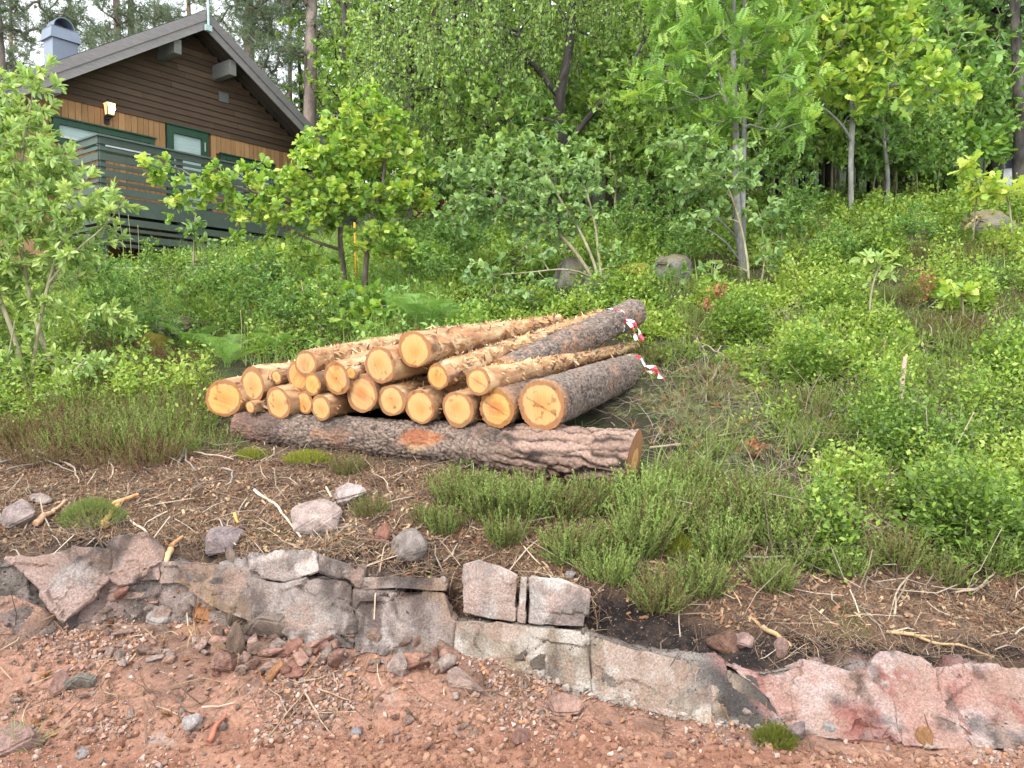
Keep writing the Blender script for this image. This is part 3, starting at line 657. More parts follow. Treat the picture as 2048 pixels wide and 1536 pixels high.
        if crack and end == 0:
            k = np.abs(Q[:, 1] - .55 * Q[:, 0] + .02 * r0) < .007; k &= np.hypot(Q[:, 0], Q[:, 1]) < r0 * .75; cc[k] *= .6
        part('sawn_end', mesh_np('log_end', VV, [tri, q], M_END, col=cc, smooth=True, extra={'rr': RR}), root)
    if style == 'peel':                               # loose strips of bark along the stem
        n = int(1500 * L / 3); t_ = rs.uniform(0, 6.28, n); z_ = rs.uniform(.03, L - .02, n); r_ = (r0 + (r1 - r0) * z_ / L) * 1.005
        ln = rs.gamma(1.6, .013, n) + .006; wd = ln * rs.uniform(.18, .5, n); lift = rs.uniform(.001, .02, n); yw = rs.normal(0, .8, n)
        er = np.stack([np.cos(t_), np.sin(t_), 0 * t_], -1); et = np.stack([-np.sin(t_), np.cos(t_), 0 * t_], -1); ez = np.array([0, 0, 1.])
        di = ez * np.cos(yw)[:, None] + et * np.sin(yw)[:, None]; sd_ = np.cross(er, di); p0 = er * r_[:, None] + ez * z_[:, None]; p0[:, 0] += bend.mean()
        v4 = np.stack([p0 - sd_ * wd[:, None] / 2, p0 + sd_ * wd[:, None] / 2, p0 + di * ln[:, None] * .6 + sd_ * wd[:, None] * .4 + er * lift[:, None] * .5, p0 + di * ln[:, None] * .6 - sd_ * wd[:, None] * .5 + er * lift[:, None] * .5,
                       p0 + di * ln[:, None] + sd_ * wd[:, None] * .1 + er * lift[:, None], p0 + di * ln[:, None] - sd_ * wd[:, None] * .3 + er * lift[:, None]], 1).reshape(-1, 3)
        o = np.arange(n) * 6; ff = np.vstack([np.stack([o, o + 1, o + 2, o + 3], -1), np.stack([o + 3, o + 2, o + 4, o + 5], -1)])
        cc = np.array([(.44, .27, .13), (.32, .15, .065), (.50, .37, .22), (.13, .075, .05), (.38, .20, .09)])[rs.integers(0, 5, n)] * rs.uniform(.8, 1.15, (n, 1))
        part('bark_flakes', mesh_np('flakes', v4, ff, M_PEEL, col=np.repeat(cc, 6, 0)), root)['kind'] = 'stuff'
    return root
# the log the pile rests on
under = make_log('bearer_log', (478, 852), 27, 5.55, (1268, 920, 4.70, 55), 'under', 'thick dark furrowed pine log lying crosswise beneath the whole pile', 1, group=None, cut=(.10, .10, 1), nA=110, nL=300, rough=1.1)
LOGS = [
 # near px, half height px, depth, far (px, py, depth, half px) or None, style, label, extra
 ((448, 796), 36, 5.50, None, 'peel', 'leftmost log of the pile, sawn end cut slanting', dict(L=2.7, cut=(-.45, .1, 0), tone=.78)),
 ((500.5, 814), 12, 5.40, None, 'peel', 'tiny peeled log low at the left of the pile', dict(L=1.3)),
 ((556, 805), 33, 5.36, None, 'peel', 'bottom row log with wide pale sawn end, third from the left', dict(L=2.8, tone=.85, stain=(.1, 0, .9, (1.05, 1.1, 1.2)))),
 ((608, 805), 23, 5.36, None, 'peel', 'small orange bottom log wedged half behind its right neighbour', dict(L=2.4)),
 ((642, 815), 25, 5.24, None, 'peel', 'small bottom row log with pale rim resting on the dark bearer log', dict(L=2.6, tone=.9)),
 ((725, 787), 38, 5.18, None, 'peel', 'bottom row log with wide orange heart, left of the middle', dict(L=2.9, stain=(0, .1, .45, (1.0, .82, .68)))),
 ((783, 801), 31, 5.10, None, 'peel', 'bottom row log with dark knot low on its sawn end', dict(L=2.9, tone=.85, stain=(-.25, -.45, .16, (.5, .42, .35)))),
 ((840, 813), 35, 5.02, None, 'peel', 'bottom row log with star shaped crack, left of the white stained end', dict(L=2.9, crack=False, tone=.9)),
 ((916, 819), 35.5, 4.95, None, 'peel', 'bottom row log with white resin stain on its sawn end', dict(L=3.0, stain=(-.4, -.5, .62, (.86, 1.25, 2.8)), tone=.85)),
 ((993, 817), 37, 4.88, None, 'bark', 'bottom row log with saw line across its orange heart, second from the right', dict(L=3.0, crack=True, stain=(0, 0, .62, (1.0, .78, .62)))),
 ((1082, 811), 49, 4.80, (1268, 738, 7.0, 29), 'bark', 'biggest log of the pile, grey barked with bright orange end, bottom right', dict(crack=True, nA=90, nL=220, stain=(-.45, .6, .4, (.9, 1.12, 1.6)))),
 ((505, 768), 33, 5.48, None, 'peel', 'second row log at the far left, pale with saw marks', dict(L=2.8, stain=(0, .2, .6, (.95, 1.0, 1.15)))),
 ((553, 754), 13, 5.46, None, 'bark', 'thin pole with white barked side, far left of the second row', dict(L=2.2)),
 ((598, 752), 31, 5.42, None, 'peel', 'reddish log end half hidden under the third row at left', dict(L=2.8, stain=(0, 0, 1.2, (1.0, .86, .72)))),
 ((625, 770), 22, 5.26, None, 'peel', 'small second row log under the thin left top log', dict(L=2.6, tone=.9)),
 ((673, 757), 32, 5.22, None, 'peel', 'second row log with a sawn branch stub beside its end', dict(L=2.9, stain=(-.1, .75, .3, (.7, .6, .5)))),
 ((702, 746), 12, 5.16, None, 'peel', 'sawn branch stub between two second row logs', dict(L=.8)),
 ((760, 730), 37, 5.10, None, 'peel', 'second row log with wide yellow end under the top log', dict(L=2.9)),
 ((875, 753), 26, 4.98, (1205, 628, 7.4, 9), 'peel', 'long peeled log tapering away beneath the top log', dict()),
 ((957, 763), 27, 4.86, (1272, 692, 7.3, 8), 'peel', 'peeled log with a saw line on its end, lying above the biggest log', dict(crack=True)),
 ((1000, 752), 33, 5.4, (1266, 626, 7.3, 27), 'bark', 'grey barked log between two peeled logs, tape round its far end', dict(nA=80, nL=200)),
 ((612, 726), 24.5, 5.36, (820, 680, 7.3, 15), 'peel', 'thin peeled log on the top row at the left', dict(tone=1.08)),
 ((828.5, 698.5), 38, 5.05, (1118, 641, 7.2, 10), 'peel', 'topmost peeled log with a round bright end', dict(nA=80, nL=160)),
]
LOGROOTS = []
for k, (nr_px, ry, Yn, far, st, lab, kw) in enumerate(LOGS):
    LOGROOTS.append(make_log('log', nr_px, ry, Yn, far, st, lab, 10 + k, **kw))
# ================================================================== STONES, GRAVEL, STICKS
M_STONE, nt, b = newmat('broken_stone')
_oi = nt.nodes.new('ShaderNodeObjectInfo')
_f = noise(nt, 5, 5, .65); _s = noise(nt, 60, 4, .7)
_c = mixc(nt, _oi.outputs['Color'], ramp(nt, _f, [(.28, .42), (.72, 1.3)]), 1.0, 'MULTIPLY')
_c = mixc(nt, _c, ramp(nt, _s, [(.3, .6), (.7, 1.3)]), 1.0, 'MULTIPLY')
nt.links.new(_c, b.inputs['Base Color']); b.inputs['Roughness'].default_value = .9; b.inputs['Specular IOR Level'].default_value = .2
bump(nt, noise(nt, 10, 7, .75), b, .9, .03)
def stone_mesh(seed, n=16, flat=(1, 1, 1), bev=.035, detail=2, rough=.035):
    r = np.random.default_rng(seed); p = r.normal(size=(n, 3)); p /= np.linalg.norm(p, axis=1)[:, None]; p *= r.uniform(.72, 1, (n, 1)); p *= np.array(flat) * .5
    bm = bmesh.new(); [bm.verts.new(q) for q in p]
    res = bmesh.ops.convex_hull(bm, input=bm.verts); bmesh.ops.delete(bm, geom=[v for v in bm.verts if not v.link_faces], context='VERTS')
    bmesh.ops.dissolve_limit(bm, angle_limit=R_(16), verts=bm.verts, edges=bm.edges)
    if bev: bmesh.ops.bevel(bm, geom=bm.edges[:], offset=bev, segments=2, affect='EDGES', clamp_overlap=True)
    bmesh.ops.triangulate(bm, faces=bm.faces)
    if detail: bmesh.ops.subdivide_edges(bm, edges=bm.edges, cuts=detail, use_grid_fill=True)
    bm.normal_update(); co = np.array([v.co for v in bm.verts]); no = np.array([v.normal for v in bm.verts])
    if rough: co = co + no * (fbm(co + seed * 3.1, 4, 4, seed) * rough)[:, None]
    for v, c in zip(bm.verts, co): v.co = c
    me = bpy.data.meshes.new('stone'); bm.to_mesh(me); bm.free(); me.materials.append(M_STONE)
    me.polygons.foreach_set('use_smooth', np.zeros(len(me.polygons), bool)); return me
ANG = [stone_mesh(k, 12 + k % 5, ((1, .8, .62), (1, .6, .45), (1, .85, .8), (1, .7, .35))[k % 4]) for k in range(12)]
RND = [stone_mesh(50 + k, 40, (1, .85, .7), .05, 2, .05) for k in range(3)]
def put_stone(px, py, wpx, hpx, col, label, group, me=None, rot=None, Yoff=0, sink=.28, cat='stone', name='stone'):
    h = hit(px, py + hpx * .35)
    if h is None: return None
    wm = wpx * h[1] / F; hm = hpx * h[1] / F
    if me is None: me = random.choice(ANG)
    o = link(name, me); d = np.zeros(len(me.vertices) * 3); me.vertices.foreach_get('co', d); d = d.reshape(-1, 3); ext = d.max(0) - d.min(0)
    o.scale = (wm / ext[0], min(wm, hm * 1.5) / ext[1], hm / ext[2]); o.rotation_euler = rot or (random.uniform(-.3, .3), random.uniform(-.25, .25), random.uniform(-.5, .5))
    o.location = (h[0], h[1] + wm * .2 + Yoff, h[2] + hm * (.5 - sink)); o.color = (*(np.array(col) * .8), 1); tag(o, label, cat, group); return o
PINK, PALE, GREY, BRN, RUST, RED = (.31, .18, .145), (.38, .32, .29), (.21, .19, .18), (.17, .115, .085), (.29, .14, .065), (.22, .105, .08)
TR = [(627, 1034, 112, 66, (.50, .39, .345), 'large rounded pale pink boulder set in the brown bank', RND[0]), (437, 1084, 84, 58, (.34, .27, .26), 'grey flat-topped stone at the lip left of the pale boulder', ANG[2]),
      (818, 1086, 76, 72, (.33, .28, .25), 'round grey stone with dark face at the lip of the ledge', RND[1]), (765, 1068, 30, 50, (.40, .20, .14), 'upright reddish stone at the lip beside the round grey stone', ANG[1]),
      (697, 988, 74, 44, (.50, .40, .37), 'flat pale stone half covered by litter on the bank', ANG[3]), (258, 1176, 92, 56, (.38, .26, .21), 'brownish pink slab lying under the left rock wedge', ANG[5]),
      (322, 1205, 74, 44, (.46, .41, .37), 'pale grey slab resting on the rubble heap', ANG[7]), (316, 1232, 60, 36, (.42, .37, .33), 'grey slab directly beneath the pale grey slab', ANG[3]),
      (474, 1212, 40, 80, (.27, .20, .145), 'upright brown stone leaning on the dark rock face', ANG[1]), (468, 1282, 46, 86, (.25, .175, .13), 'tall brown splinter of rock in the rubble', ANG[9]),
      (530, 1256, 92, 56, (.27, .21, .17), 'dark brown angular block at the rubble top', ANG[0]), (610, 1264, 56, 50, (.42, .24, .15), 'orange pink block at the top of the rubble row', ANG[4]),
      (415, 1228, 96, 40, (.40, .18, .08), 'rust orange slab wedged below the rock face', ANG[3]), (1455, 1288, 62, 60, (.30, .17, .12), 'reddish brown stone standing in the black peat', ANG[6]),
      (1488, 1284, 42, 36, (.46, .31, .27), 'pink stone leaning on the reddish brown stone', ANG[1]), (1564, 1296, 30, 44, (.46, .30, .25), 'small pink stone under the root end in the peat', ANG[2]),
      (382, 1444, 42, 30, (.60, .53, .50), 'white quartz stone on the red rubble', ANG[8]), (155, 1366, 56, 36, (.30, .27, .22), 'grey green angular stone in the left rubble', ANG[0]),
      (115, 1366, 34, 60, (.42, .25, .21), 'pointed pink stone standing left of the grey green stone', ANG[4]), (1605, 1466, 48, 46, (.38, .29, .27), 'two-toned grey pink stone at the foot of the pink rock', ANG[6]),
      (1659, 1456, 32, 32, (.46, .43, .41), 'pale grey stone at the foot of the pink rock', ANG[10]), (1622, 1444, 34, 18, (.42, .33, .28), 'flat beige stone behind the two-toned stone', ANG[3]), (1855, 1480, 40, 48, (.42, .22, .10), 'orange brown stone leaning on the pink rock', ANG[1]),
      (1046, 1470, 42, 46, (.42, .24, .19), 'pink pointed stone at the edge of the red soil', ANG[5]), (1130, 1412, 84, 40, (.43, .265, .21), 'broken pink slab lying below the pale rock strip', ANG[3]),
      (28, 1482, 96, 60, (.42, .27, .23), 'large pink stone at the lower left corner', ANG[8]), (965, 1372, 120, 46, (.43, .305, .25), 'broad flat pinkish slab bedded in the middle of the rubble', ANG[7]),
      (462, 1108, 22, 40, (.30, .22, .18), 'narrow dark stone beside the flat-topped grey stone', ANG[9]), (1140, 1150, 24, 14, (.52, .48, .45), 'tiny pale pebble at the block edge', ANG[2]), (1850, 1492, 26, 14, (.5, .5, .52), 'flat bluish chip near the orange brown stone', ANG[3]),
      (712, 1466, 22, 24, (.46, .43, .44), 'small bluish grey pebble right of the roots', RND[2]), (163, 1508, 28, 20, (.48, .43, .42), 'pale grey pebble on the red soil at left', RND[2]), (30, 1030, 60, 60, (.44, .35, .32), 'pale pink stone at the far left of the bank', ANG[2]), (75, 998, 50, 22, (.42, .33, .29), 'flat pale stone on the far left of the bank', ANG[3]),
      (870, 1116, 36, 16, (.48, .41, .38), 'small pale stone on the lip left of the cracked block', ANG[7]), (945, 1470, 30, 16, (.4, .27, .2), 'flat brown stone near the pink pointed stone', ANG[11])]
for (px, py, wp, hp, c, lab, me) in TR:
    put_stone(px, py, wp, hp, c, lab, None if wp > 60 else 'stones', me, sink=.36 if wp > 100 and hp < 56 else .25)
# mossy rocks up the slope
M_MOSSR = colmat('mossy_rock', (.7, 1.3), 30, 25, .8, .02)
def mossy(px, py, wpx, hpx, Yd, label, moss=.5, seed=1):
    c = at(px, py, Yd); me = stone_mesh(70 + seed, 40, (1, .9, .75), .06, 3, .08); d = np.zeros(len(me.vertices) * 3); me.vertices.foreach_get('co', d); d = d.reshape(-1, 3)
    n = fbm(d, 5, 4, seed); mo = sst(.25 - moss * .6, .55 - moss * .6, d[:, 2] + .5 * n); cc = lerpc(lerpc((.075, .07, .065), (.17, .155, .14), sst(-.3, .4, fbm(d, 7, 4, 3))), (.16, .135, .02), mo * moss)
    a = np.ones((len(d), 4), np.float32); a[:, :3] = cc; me.attributes.new('col', 'FLOAT_COLOR', 'POINT').data.foreach_set('color', a.ravel()); me.materials.clear(); me.materials.append(M_MOSSR)
    o = link('mossy_rock', me); ext = d.max(0) - d.min(0); wm = wpx * Yd / F; hm = hpx * Yd / F * 1.35
    o.scale = (wm / ext[0], wm * .8 / ext[1], hm / ext[2]); o.location = (c[0], c[1] + wm * .2, c[2] - hm * .2); tag(o, label, 'rock'); me.polygons.foreach_set('use_smooth', np.ones(len(me.polygons), bool)); return o
mossy(1276, 537, 80, 44, 8.9, 'ochre mossy rock above the far ends of the logs', 1.0, 1); mossy(1350, 530, 90, 60, 9.1, 'dark grey rock with orange lichen right of the mossy rock', .35, 2)
mossy(1150, 545, 100, 80, 9.0, 'pale grey boulder behind the arching sallow stems', .35, 3); mossy(1200, 572, 110, 60, 8.6, 'grey boulder at the foot of the sallow stems', .15, 4)
mossy(1040, 600, 110, 60, 8.5, 'dark low rock among leaves behind the log pile', .2, 5); mossy(302, 684, 78, 54, 7.9, 'yellow mossy rock in the grass left of the pile', .95, 6); mossy(350, 650, 150, 50, 8.4, 'dark lichen rock ledge above the yellow mossy rock', .4, 7)
mossy(1990, 440, 110, 60, 10.6, 'brown mossy rock at the right edge of the slope', .5, 8); mossy(190, 555, 50, 60, 13.3, 'pale foundation stone beside the deck post', .05, 9); mossy(232, 574, 56, 26, 12.9, 'flat pale stone in the grass below the deck', .05, 10)
# the ledge itself: angular lumps of bedrock, each outlined where it stands and given its own depth and thickness
M_BLOCK = colmat('granite_block', (.5, 1.5), 110, 26, 1.0, .014, .9)
_EY, _EYY, _DY, _DYY = interp_cols(yE), interp_cols(E[0]), interp_cols(yD), interp_cols(Dd[0])
def ledgeY(x, y):
    ye, Ye, yd, Yd = (float(np.interp(x, xs, q)) for q in (_EY, _EYY, _DY, _DYY)); return Ye + (Yd - Ye) * (y - ye) / (yd - ye)
def block(label, poly, off, colfn, seed, thick=.3, lean=0.0, res=.012, round_=.006, amp=1.0):
    fr = []; py_ = np.array(poly, float); pc = py_.mean(0); g_ = 1.0 if 'cracked' in label or 'sliver' in label else 1.045
    py_ = pc + (py_ - pc) * g_; py_[:, 1] += np.where((py_[:, 1] < pc[1]) & (g_ > 1), 9, 0); poly = [tuple(q) for q in py_]; off = off if g_ == 1 else .03 + .35 * (off - .03)
    for x, y in poly: fr.append(at(x, y, ledgeY(x, y) - off * .55 - lean * (y - poly[0][1]) / 100))
    fr = np.array(fr); ctr = fr.mean(0)
    bm = bmesh.new(); f0 = [bm.verts.new(q - ctr) for q in fr]; f1 = [bm.verts.new(q - ctr + np.array([0, thick * (.55 if q[2] > ctr[2] else .3), -.10 if q[2] > ctr[2] else .02])) for q in fr]
    n = len(poly); fa = bm.faces.new(f0); fb = bm.faces.new(f1[::-1])
    for k in range(n): bm.faces.new((f0[k], f0[(k + 1) % n], f1[(k + 1) % n], f1[k]))
    bmesh.ops.recalc_face_normals(bm, faces=bm.faces); bmesh.ops.bevel(bm, geom=bm.edges[:], offset=round_, segments=1, affect='EDGES', clamp_overlap=True); bmesh.ops.triangulate(bm, faces=bm.faces)
    for _ in range(8):
        e = [q for q in bm.edges if q.calc_length() > res * 1.6]
        if not e: break
        bmesh.ops.subdivide_edges(bm, edges=e, cuts=1); bmesh.ops.triangulate(bm, faces=bm.faces)
    bm.normal_update(); co = np.array([v.co for v in bm.verts]); no = np.array([v.normal for v in bm.verts]); Q = co + ctr
    _1, _2, q1, q2, q3, du_, dv_ = worley(Q[:, 0] * 4 + .5 * fbm(Q, 4, 3, seed) + Q[:, 2] * 1.5, Q[:, 2] * 6 - Q[:, 0] * 1.2, seed)
    _1, _2, p1, p2, p3, du2, dv2 = worley(Q[:, 0] * 13 + .5 * fbm(Q, 9, 3, seed), Q[:, 2] * 17 + Q[:, 0] * 3, seed + 5)
    dd = amp * ((q1 - .5) * .026 + du_ * (q2 - .5) * .05 + dv_ * (q3 - .5) * .05 + (p1 - .5) * .007 + du2 * (p2 - .5) * .016 + dv2 * (p3 - .5) * .016 + fbm(Q, 30, 3, seed) * .004 + fbm(Q, 5, 3, seed) * .014)
    for v, c in zip(bm.verts, co + no * dd[:, None]): v.co = c
    me = bpy.data.meshes.new('bedrock_block'); bm.to_mesh(me); bm.free(); me.materials.append(M_BLOCK); a = np.ones((len(Q), 4), np.float32)
    X, Yp = proj(Q); a[:, :3] = np.clip(dust(Q, colfn(Q, X, Yp)) * .72, 0, 1); me.attributes.new('col', 'FLOAT_COLOR', 'POINT').data.foreach_set('color', a.ravel())
    me.polygons.foreach_set('use_smooth', np.zeros(len(me.polygons), bool)); o = link('bedrock_block', me, None, tuple(ctr)); return tag(o, label, 'rock', 'bedrock blocks of the ledge')
VS = np.array([1, 1, .28])
def dust(Q, c):                                     # dried soil smeared over every lump alike
    n = fbm(Q, 7, 5, 101) + .5 * fbm(Q, 24, 3, 102); c = lerpc(c, (.30, .20, .155), .62 * sst(-.05, .35, n)); return lerpc(c, (.06, .045, .036), .6 * sst(.22, .42, fbm(Q * np.array([1, 1, .5]), 11, 5, 103)))
def cblock(Q, X, Y):
    m1 = fbm(Q, 3.5, 4, 61); m2 = fbm(Q, 10, 4, 62); m3 = fbm(Q * VS, 16, 4, 60); c = lerpc((.36, .275, .24), (.24, .205, .185), sst(-.3, .4, m2)); c = lerpc(c, (.62, .565, .52), .85 * sst(-.15, .2, m1 + .3 * m2 + .25 * (1 - sst(1140, 1190, Y)))); c = lerpc(c, (.10, .08, .07), .5 * sst(.1, .4, m3)); return lerpc(c, (.13, .11, .10), .6 * sst(1190, 1250, Y + 50 * m2))
def cwedge(Q, X, Y):
    m1 = fbm(Q, 3.0, 4, 63); m2 = fbm(Q * np.array([1, 1, .5]), 8, 4, 64); c = lerpc((.33, .235, .20), (.22, .19, .175), sst(-.3, .3, m2)); c = lerpc(c, (.48, .44, .41), .8 * sst(.0, .35, m1 + .3 * m2)); c = lerpc(c, (.055, .045, .04), .85 * sst(.08, .35, m2 - m1)); return lerpc(c, (.30, .16, .09), .6 * sst(.3, .5, m1))
def cpale(Q, X, Y): return lerpc(cdark(Q, X, Y), (.52, .455, .415), .85 * (1 - sst(1122, 1146, Y + 44 * fbm(Q, 7, 3, 66))))
def cdark(Q, X, Y):
    m1 = fbm(Q, 2.6, 4, 81); m2 = fbm(Q * VS, 9, 5, 82); m3 = fbm(Q, 30, 3, 83); c = lerpc((.12, .092, .08), (.27, .22, .195), sst(-.3, .35, m2 + .3 * m3)); c = lerpc(c, (.34, .30, .275), .75 * sst(.12, .38, m1 + .5 * m3)); c = lerpc(c, (.26, .16, .085), .55 * sst(.1, .45, -m1 + .3 * m2)); return lerpc(c, (.035, .028, .026), .7 * sst(.2, .45, fbm(Q, 4, 4, 84)))
def cochre(Q, X, Y): return lerpc(cdark(Q, X, Y), (.30, .19, .10), .6 * sst(-.2, .3, fbm(Q, 4, 4, 85)))
def cstrip(Q, X, Y):
    m1 = fbm(Q, 3, 4, 86); m2 = fbm(Q * VS, 11, 5, 87); m3 = fbm(Q, 26, 3, 88); c = lerpc((.40, .36, .315), (.22, .18, .14), sst(-.15, .3, m2 + .3 * m3)); c = lerpc(c, (.11, .08, .06), .75 * sst(.12, .42, m1 + .4 * m2)); c = lerpc(c, (.30, .205, .11), .5 * sst(.2, .5, -m1)); return lerpc(c, (.045, .04, .038), .9 * sst(1360, 1460, X + 90 * m1 + 40 * m2))
def cpink(Q, X, Y):
    m1 = fbm(Q, 2.4, 4, 89); m2 = fbm(Q * np.array([1, 1, .6]), 8, 5, 90); m3 = fbm(Q, 30, 3, 91); c = lerpc((.34, .20, .165), (.39, .30, .27), sst(-.25, .35, m2 + .3 * m3)); c = lerpc(c, (.24, .085, .068), .85 * sst(-.05, .32, fbm(Q, 5, 4, 92) + .3 * m3)); c = lerpc(c, (.46, .41, .375), .7 * sst(.15, .42, m1 + .4 * m3)); c = lerpc(c, (.065, .06, .062), .8 * sst(.10, .32, .7 * fbm(Q, 5, 5, 104) - .5 * m1 + .4 * m2)); return lerpc(c, (.44, .395, .365), .5 * (1 - sst(1318, 1340, Y + 30 * m2)))
def cshelf(Q, X, Y): return lerpc(lerpc((.36, .22, .165), (.22, .135, .10), sst(-.3, .3, fbm(Q, 7, 4, 67))), (.10, .08, .065), .7 * sst(.1, .4, fbm(Q, 4, 4, 68)))
for lab, poly, off, cf, sd_, kw in [
    ('left piece of the cracked pale granite block, widest with a white top', [(926, 1128), (960, 1120), (1000, 1132), (1035, 1152), (1032, 1244), (985, 1240), (927, 1226)], .10, cblock, 71, dict(thick=.35, lean=-.03, amp=.5)),
    ('narrow middle sliver between the two cracks of the granite block', [(1041, 1152), (1055, 1153), (1050, 1247), (1036, 1244)], .095, cblock, 72, dict(thick=.3, lean=-.03, amp=.3, round_=.003)),
    ('right piece of the cracked granite block with a brown earthy top', [(1062, 1153), (1120, 1160), (1178, 1182), (1170, 1258), (1112, 1254), (1056, 1248)], .10, cblock, 73, dict(thick=.35, lean=-.03, amp=.5)),
    ('pale triangular rock wedge pointing down at the far left', [(15, 1108), (70, 1112), (150, 1092), (218, 1096), (214, 1160), (180, 1195), (130, 1238), (108, 1222), (70, 1165)], .09, cwedge, 74, dict(lean=.02)),
    ('pinkish grey rock block beside the left wedge', [(220, 1070), (290, 1060), (318, 1120), (316, 1160), (240, 1168), (221, 1150)], .05, cwedge, 75, {}),
    ('ochre stained rock face right of the left blocks', [(322, 1118), (400, 1112), (498, 1130), (500, 1240), (430, 1215), (350, 1168), (322, 1160)], .02, cochre, 79, {}),
    ('pale topped rock lump in the dark face', [(502, 1104), (560, 1086), (625, 1092), (634, 1142), (570, 1162), (503, 1150)], .06, cpale, 76, dict(amp=.7)),
    ('dark brown rock face under the pale topped lump', [(503, 1152), (570, 1164), (640, 1144), (702, 1160), (704, 1300), (620, 1296), (560, 1262), (504, 1240)], .035, cdark, 80, dict(amp=.8)),
    ('grey shoulder of rock right of the pale topped lump', [(638, 1098), (690, 1120), (725, 1148), (720, 1176), (700, 1160), (640, 1142)], .04, cdark, 81, {}),
    ('long pale edge of rock above the dark face', [(720, 1150), (800, 1144), (886, 1148), (889, 1182), (800, 1176), (722, 1180)], .05, cpale, 78, dict(amp=.5)),
    ('wide dark streaked rock face left of the cracked block', [(706, 1178), (800, 1178), (890, 1184), (908, 1238), (902, 1312), (800, 1312), (707, 1304)], .035, cdark, 82, dict(amp=.6)),
    ('left length of the pale rock strip below the cracked block', [(904, 1240), (985, 1244), (1055, 1252), (1180, 1264), (1184, 1392), (1060, 1352), (906, 1314)], .03, cstrip, 83, dict(amp=.5)),
    ('middle length of the pale rock strip below the black peat', [(1186, 1266), (1320, 1304), (1418, 1328), (1420, 1448), (1320, 1428), (1188, 1396)], .035, cstrip, 84, dict(amp=.5)),
    ('dark wedge of rock between the pale strip and the pink rock', [(1422, 1330), (1505, 1346), (1545, 1404), (1578, 1474), (1500, 1466), (1422, 1452)], .02, cstrip, 85, dict(amp=.6)),
    ('left slab of the pink rock, pointed at its upper left', [(1452, 1316), (1540, 1342), (1605, 1318), (1716, 1338), (1780, 1410), (1796, 1480), (1660, 1486), (1584, 1476), (1548, 1402)], .035, cpink, 86, dict(amp=1.1)),
    ('middle hump of the pink rock', [(1722, 1338), (1762, 1300), (1838, 1302), (1878, 1332), (1898, 1494), (1806, 1490), (1792, 1412)], .05, cpink, 87, dict(amp=1.1)),
    ('right slab of the pink rock running out of the picture', [(1884, 1330), (1960, 1318), (2060, 1328), (2250, 1336), (2250, 1496), (1904, 1496)], .03, cpink, 88, dict(amp=1.1)),
    ('pink rock at the far left edge below the wedge', [(-160, 1180), (20, 1188), (82, 1210), (100, 1240), (60, 1300), (-160, 1320)], .06, cshelf, 89, {}),
    ('broad pink rock shelf in the left rubble', [(150, 1256), (165, 1240), (330, 1250), (352, 1290), (230, 1316), (190, 1304)], .08, cshelf, 77, {})]:
    block(lab, poly, off, cf, sd_, **kw)
# broken stones spread over the rubble and the soil: each one a thing
RK = []
def scatter_px(n, poly, seed):
    r = np.random.default_rng(seed); x0, x1, y0, y1 = poly; o = []
    while len(o) < n:
        x, y = r.uniform(x0, x1), r.uniform(y0, y1); h = hit(x, y)
        if h is not None: o.append((x, y, h))
    return o
SPC = [(.40, .25, .19), (.36, .21, .16), (.40, .27, .22), (.26, .175, .13), (.38, .19, .09), (.36, .26, .215), (.33, .22, .17), (.36, .28, .235), (.30, .15, .11), (.46, .36, .31)]
for zone, n, (s0, s1), grp, lab in (((430, 900, 1272, 1356), 110, (26, 74), 'broken stones heaped below the dark face', 'broken angular stone in the row below the dark rock face'),
                               ((200, 480, 1180, 1330), 44, (18, 52), 'broken stones of the left rubble', 'angular stone in the rubble below the left rock wedge'),
                               ((20, 420, 1290, 1470), 46, (12, 36), 'stones strewn on the red rubble', 'small stone strewn on the reddish rubble slope at left'),
                               ((330, 1000, 1340, 1480), 60, (11, 34), 'stones strewn on the middle rubble', 'small stone strewn on the rubble slope in the middle'),
                               ((900, 1560, 1360, 1490), 40, (9, 28), 'stones below the pale rock strip', 'small stone lying below the pale rock strip'),
                               ((330, 1500, 1440, 1535), 36, (12, 36), 'stones on the red soil', 'reddish clod-like stone on the bare red soil')):
    for x, y, h in scatter_px(n, zone, int(zone[0] + zone[2])):
        s = random.uniform(s0, s1) * random.choice([.7, .8, 1, 1.2]) * h[1] / F; me = random.choice(ANG); o = link('stone', me); q = random.uniform(.55, 1)
        o.scale = (s, s * random.uniform(.7, 1), s * q * 1.25); o.rotation_euler = (random.uniform(-.5, .5), random.uniform(-.5, .5), random.uniform(0, 6.28)); o.location = (h[0], h[1], h[2] + s * .16)
        o.color = (*(np.array(random.choice(SPC)) * random.uniform(.8, 1.2)), 1); tag(o, lab, 'stone', grp)
# gravel and clods: far too many to count
def proto(seed, n=9, rough=0):
    r = np.random.default_rng(seed); p = r.normal(size=(n, 3)); p /= np.linalg.norm(p, axis=1)[:, None]; p *= np.array([1, .8, .65]) * .5; bm = bmesh.new(); [bm.verts.new(q) for q in p]
    bmesh.ops.convex_hull(bm, input=bm.verts); bmesh.ops.delete(bm, geom=[v for v in bm.verts if not v.link_faces], context='VERTS'); bmesh.ops.triangulate(bm, faces=bm.faces)
    bm.verts.index_update(); V = np.array([v.co for v in bm.verts]); Fc = np.array([[v.index for v in f.verts] for f in bm.faces]); bm.free(); return V, Fc
def blob(seed):
    bm = bmesh.new(); bmesh.ops.create_icosphere(bm, subdivisions=2, radius=.5); V = np.array([v.co for v in bm.verts]); Fc = np.array([[v.index for v in f.verts] for f in bm.faces]); bm.free()
    return V * (1 + .35 * fbm(V + seed * 9, 3.5, 3, seed))[:, None] * np.array([1, .9, .75]), Fc
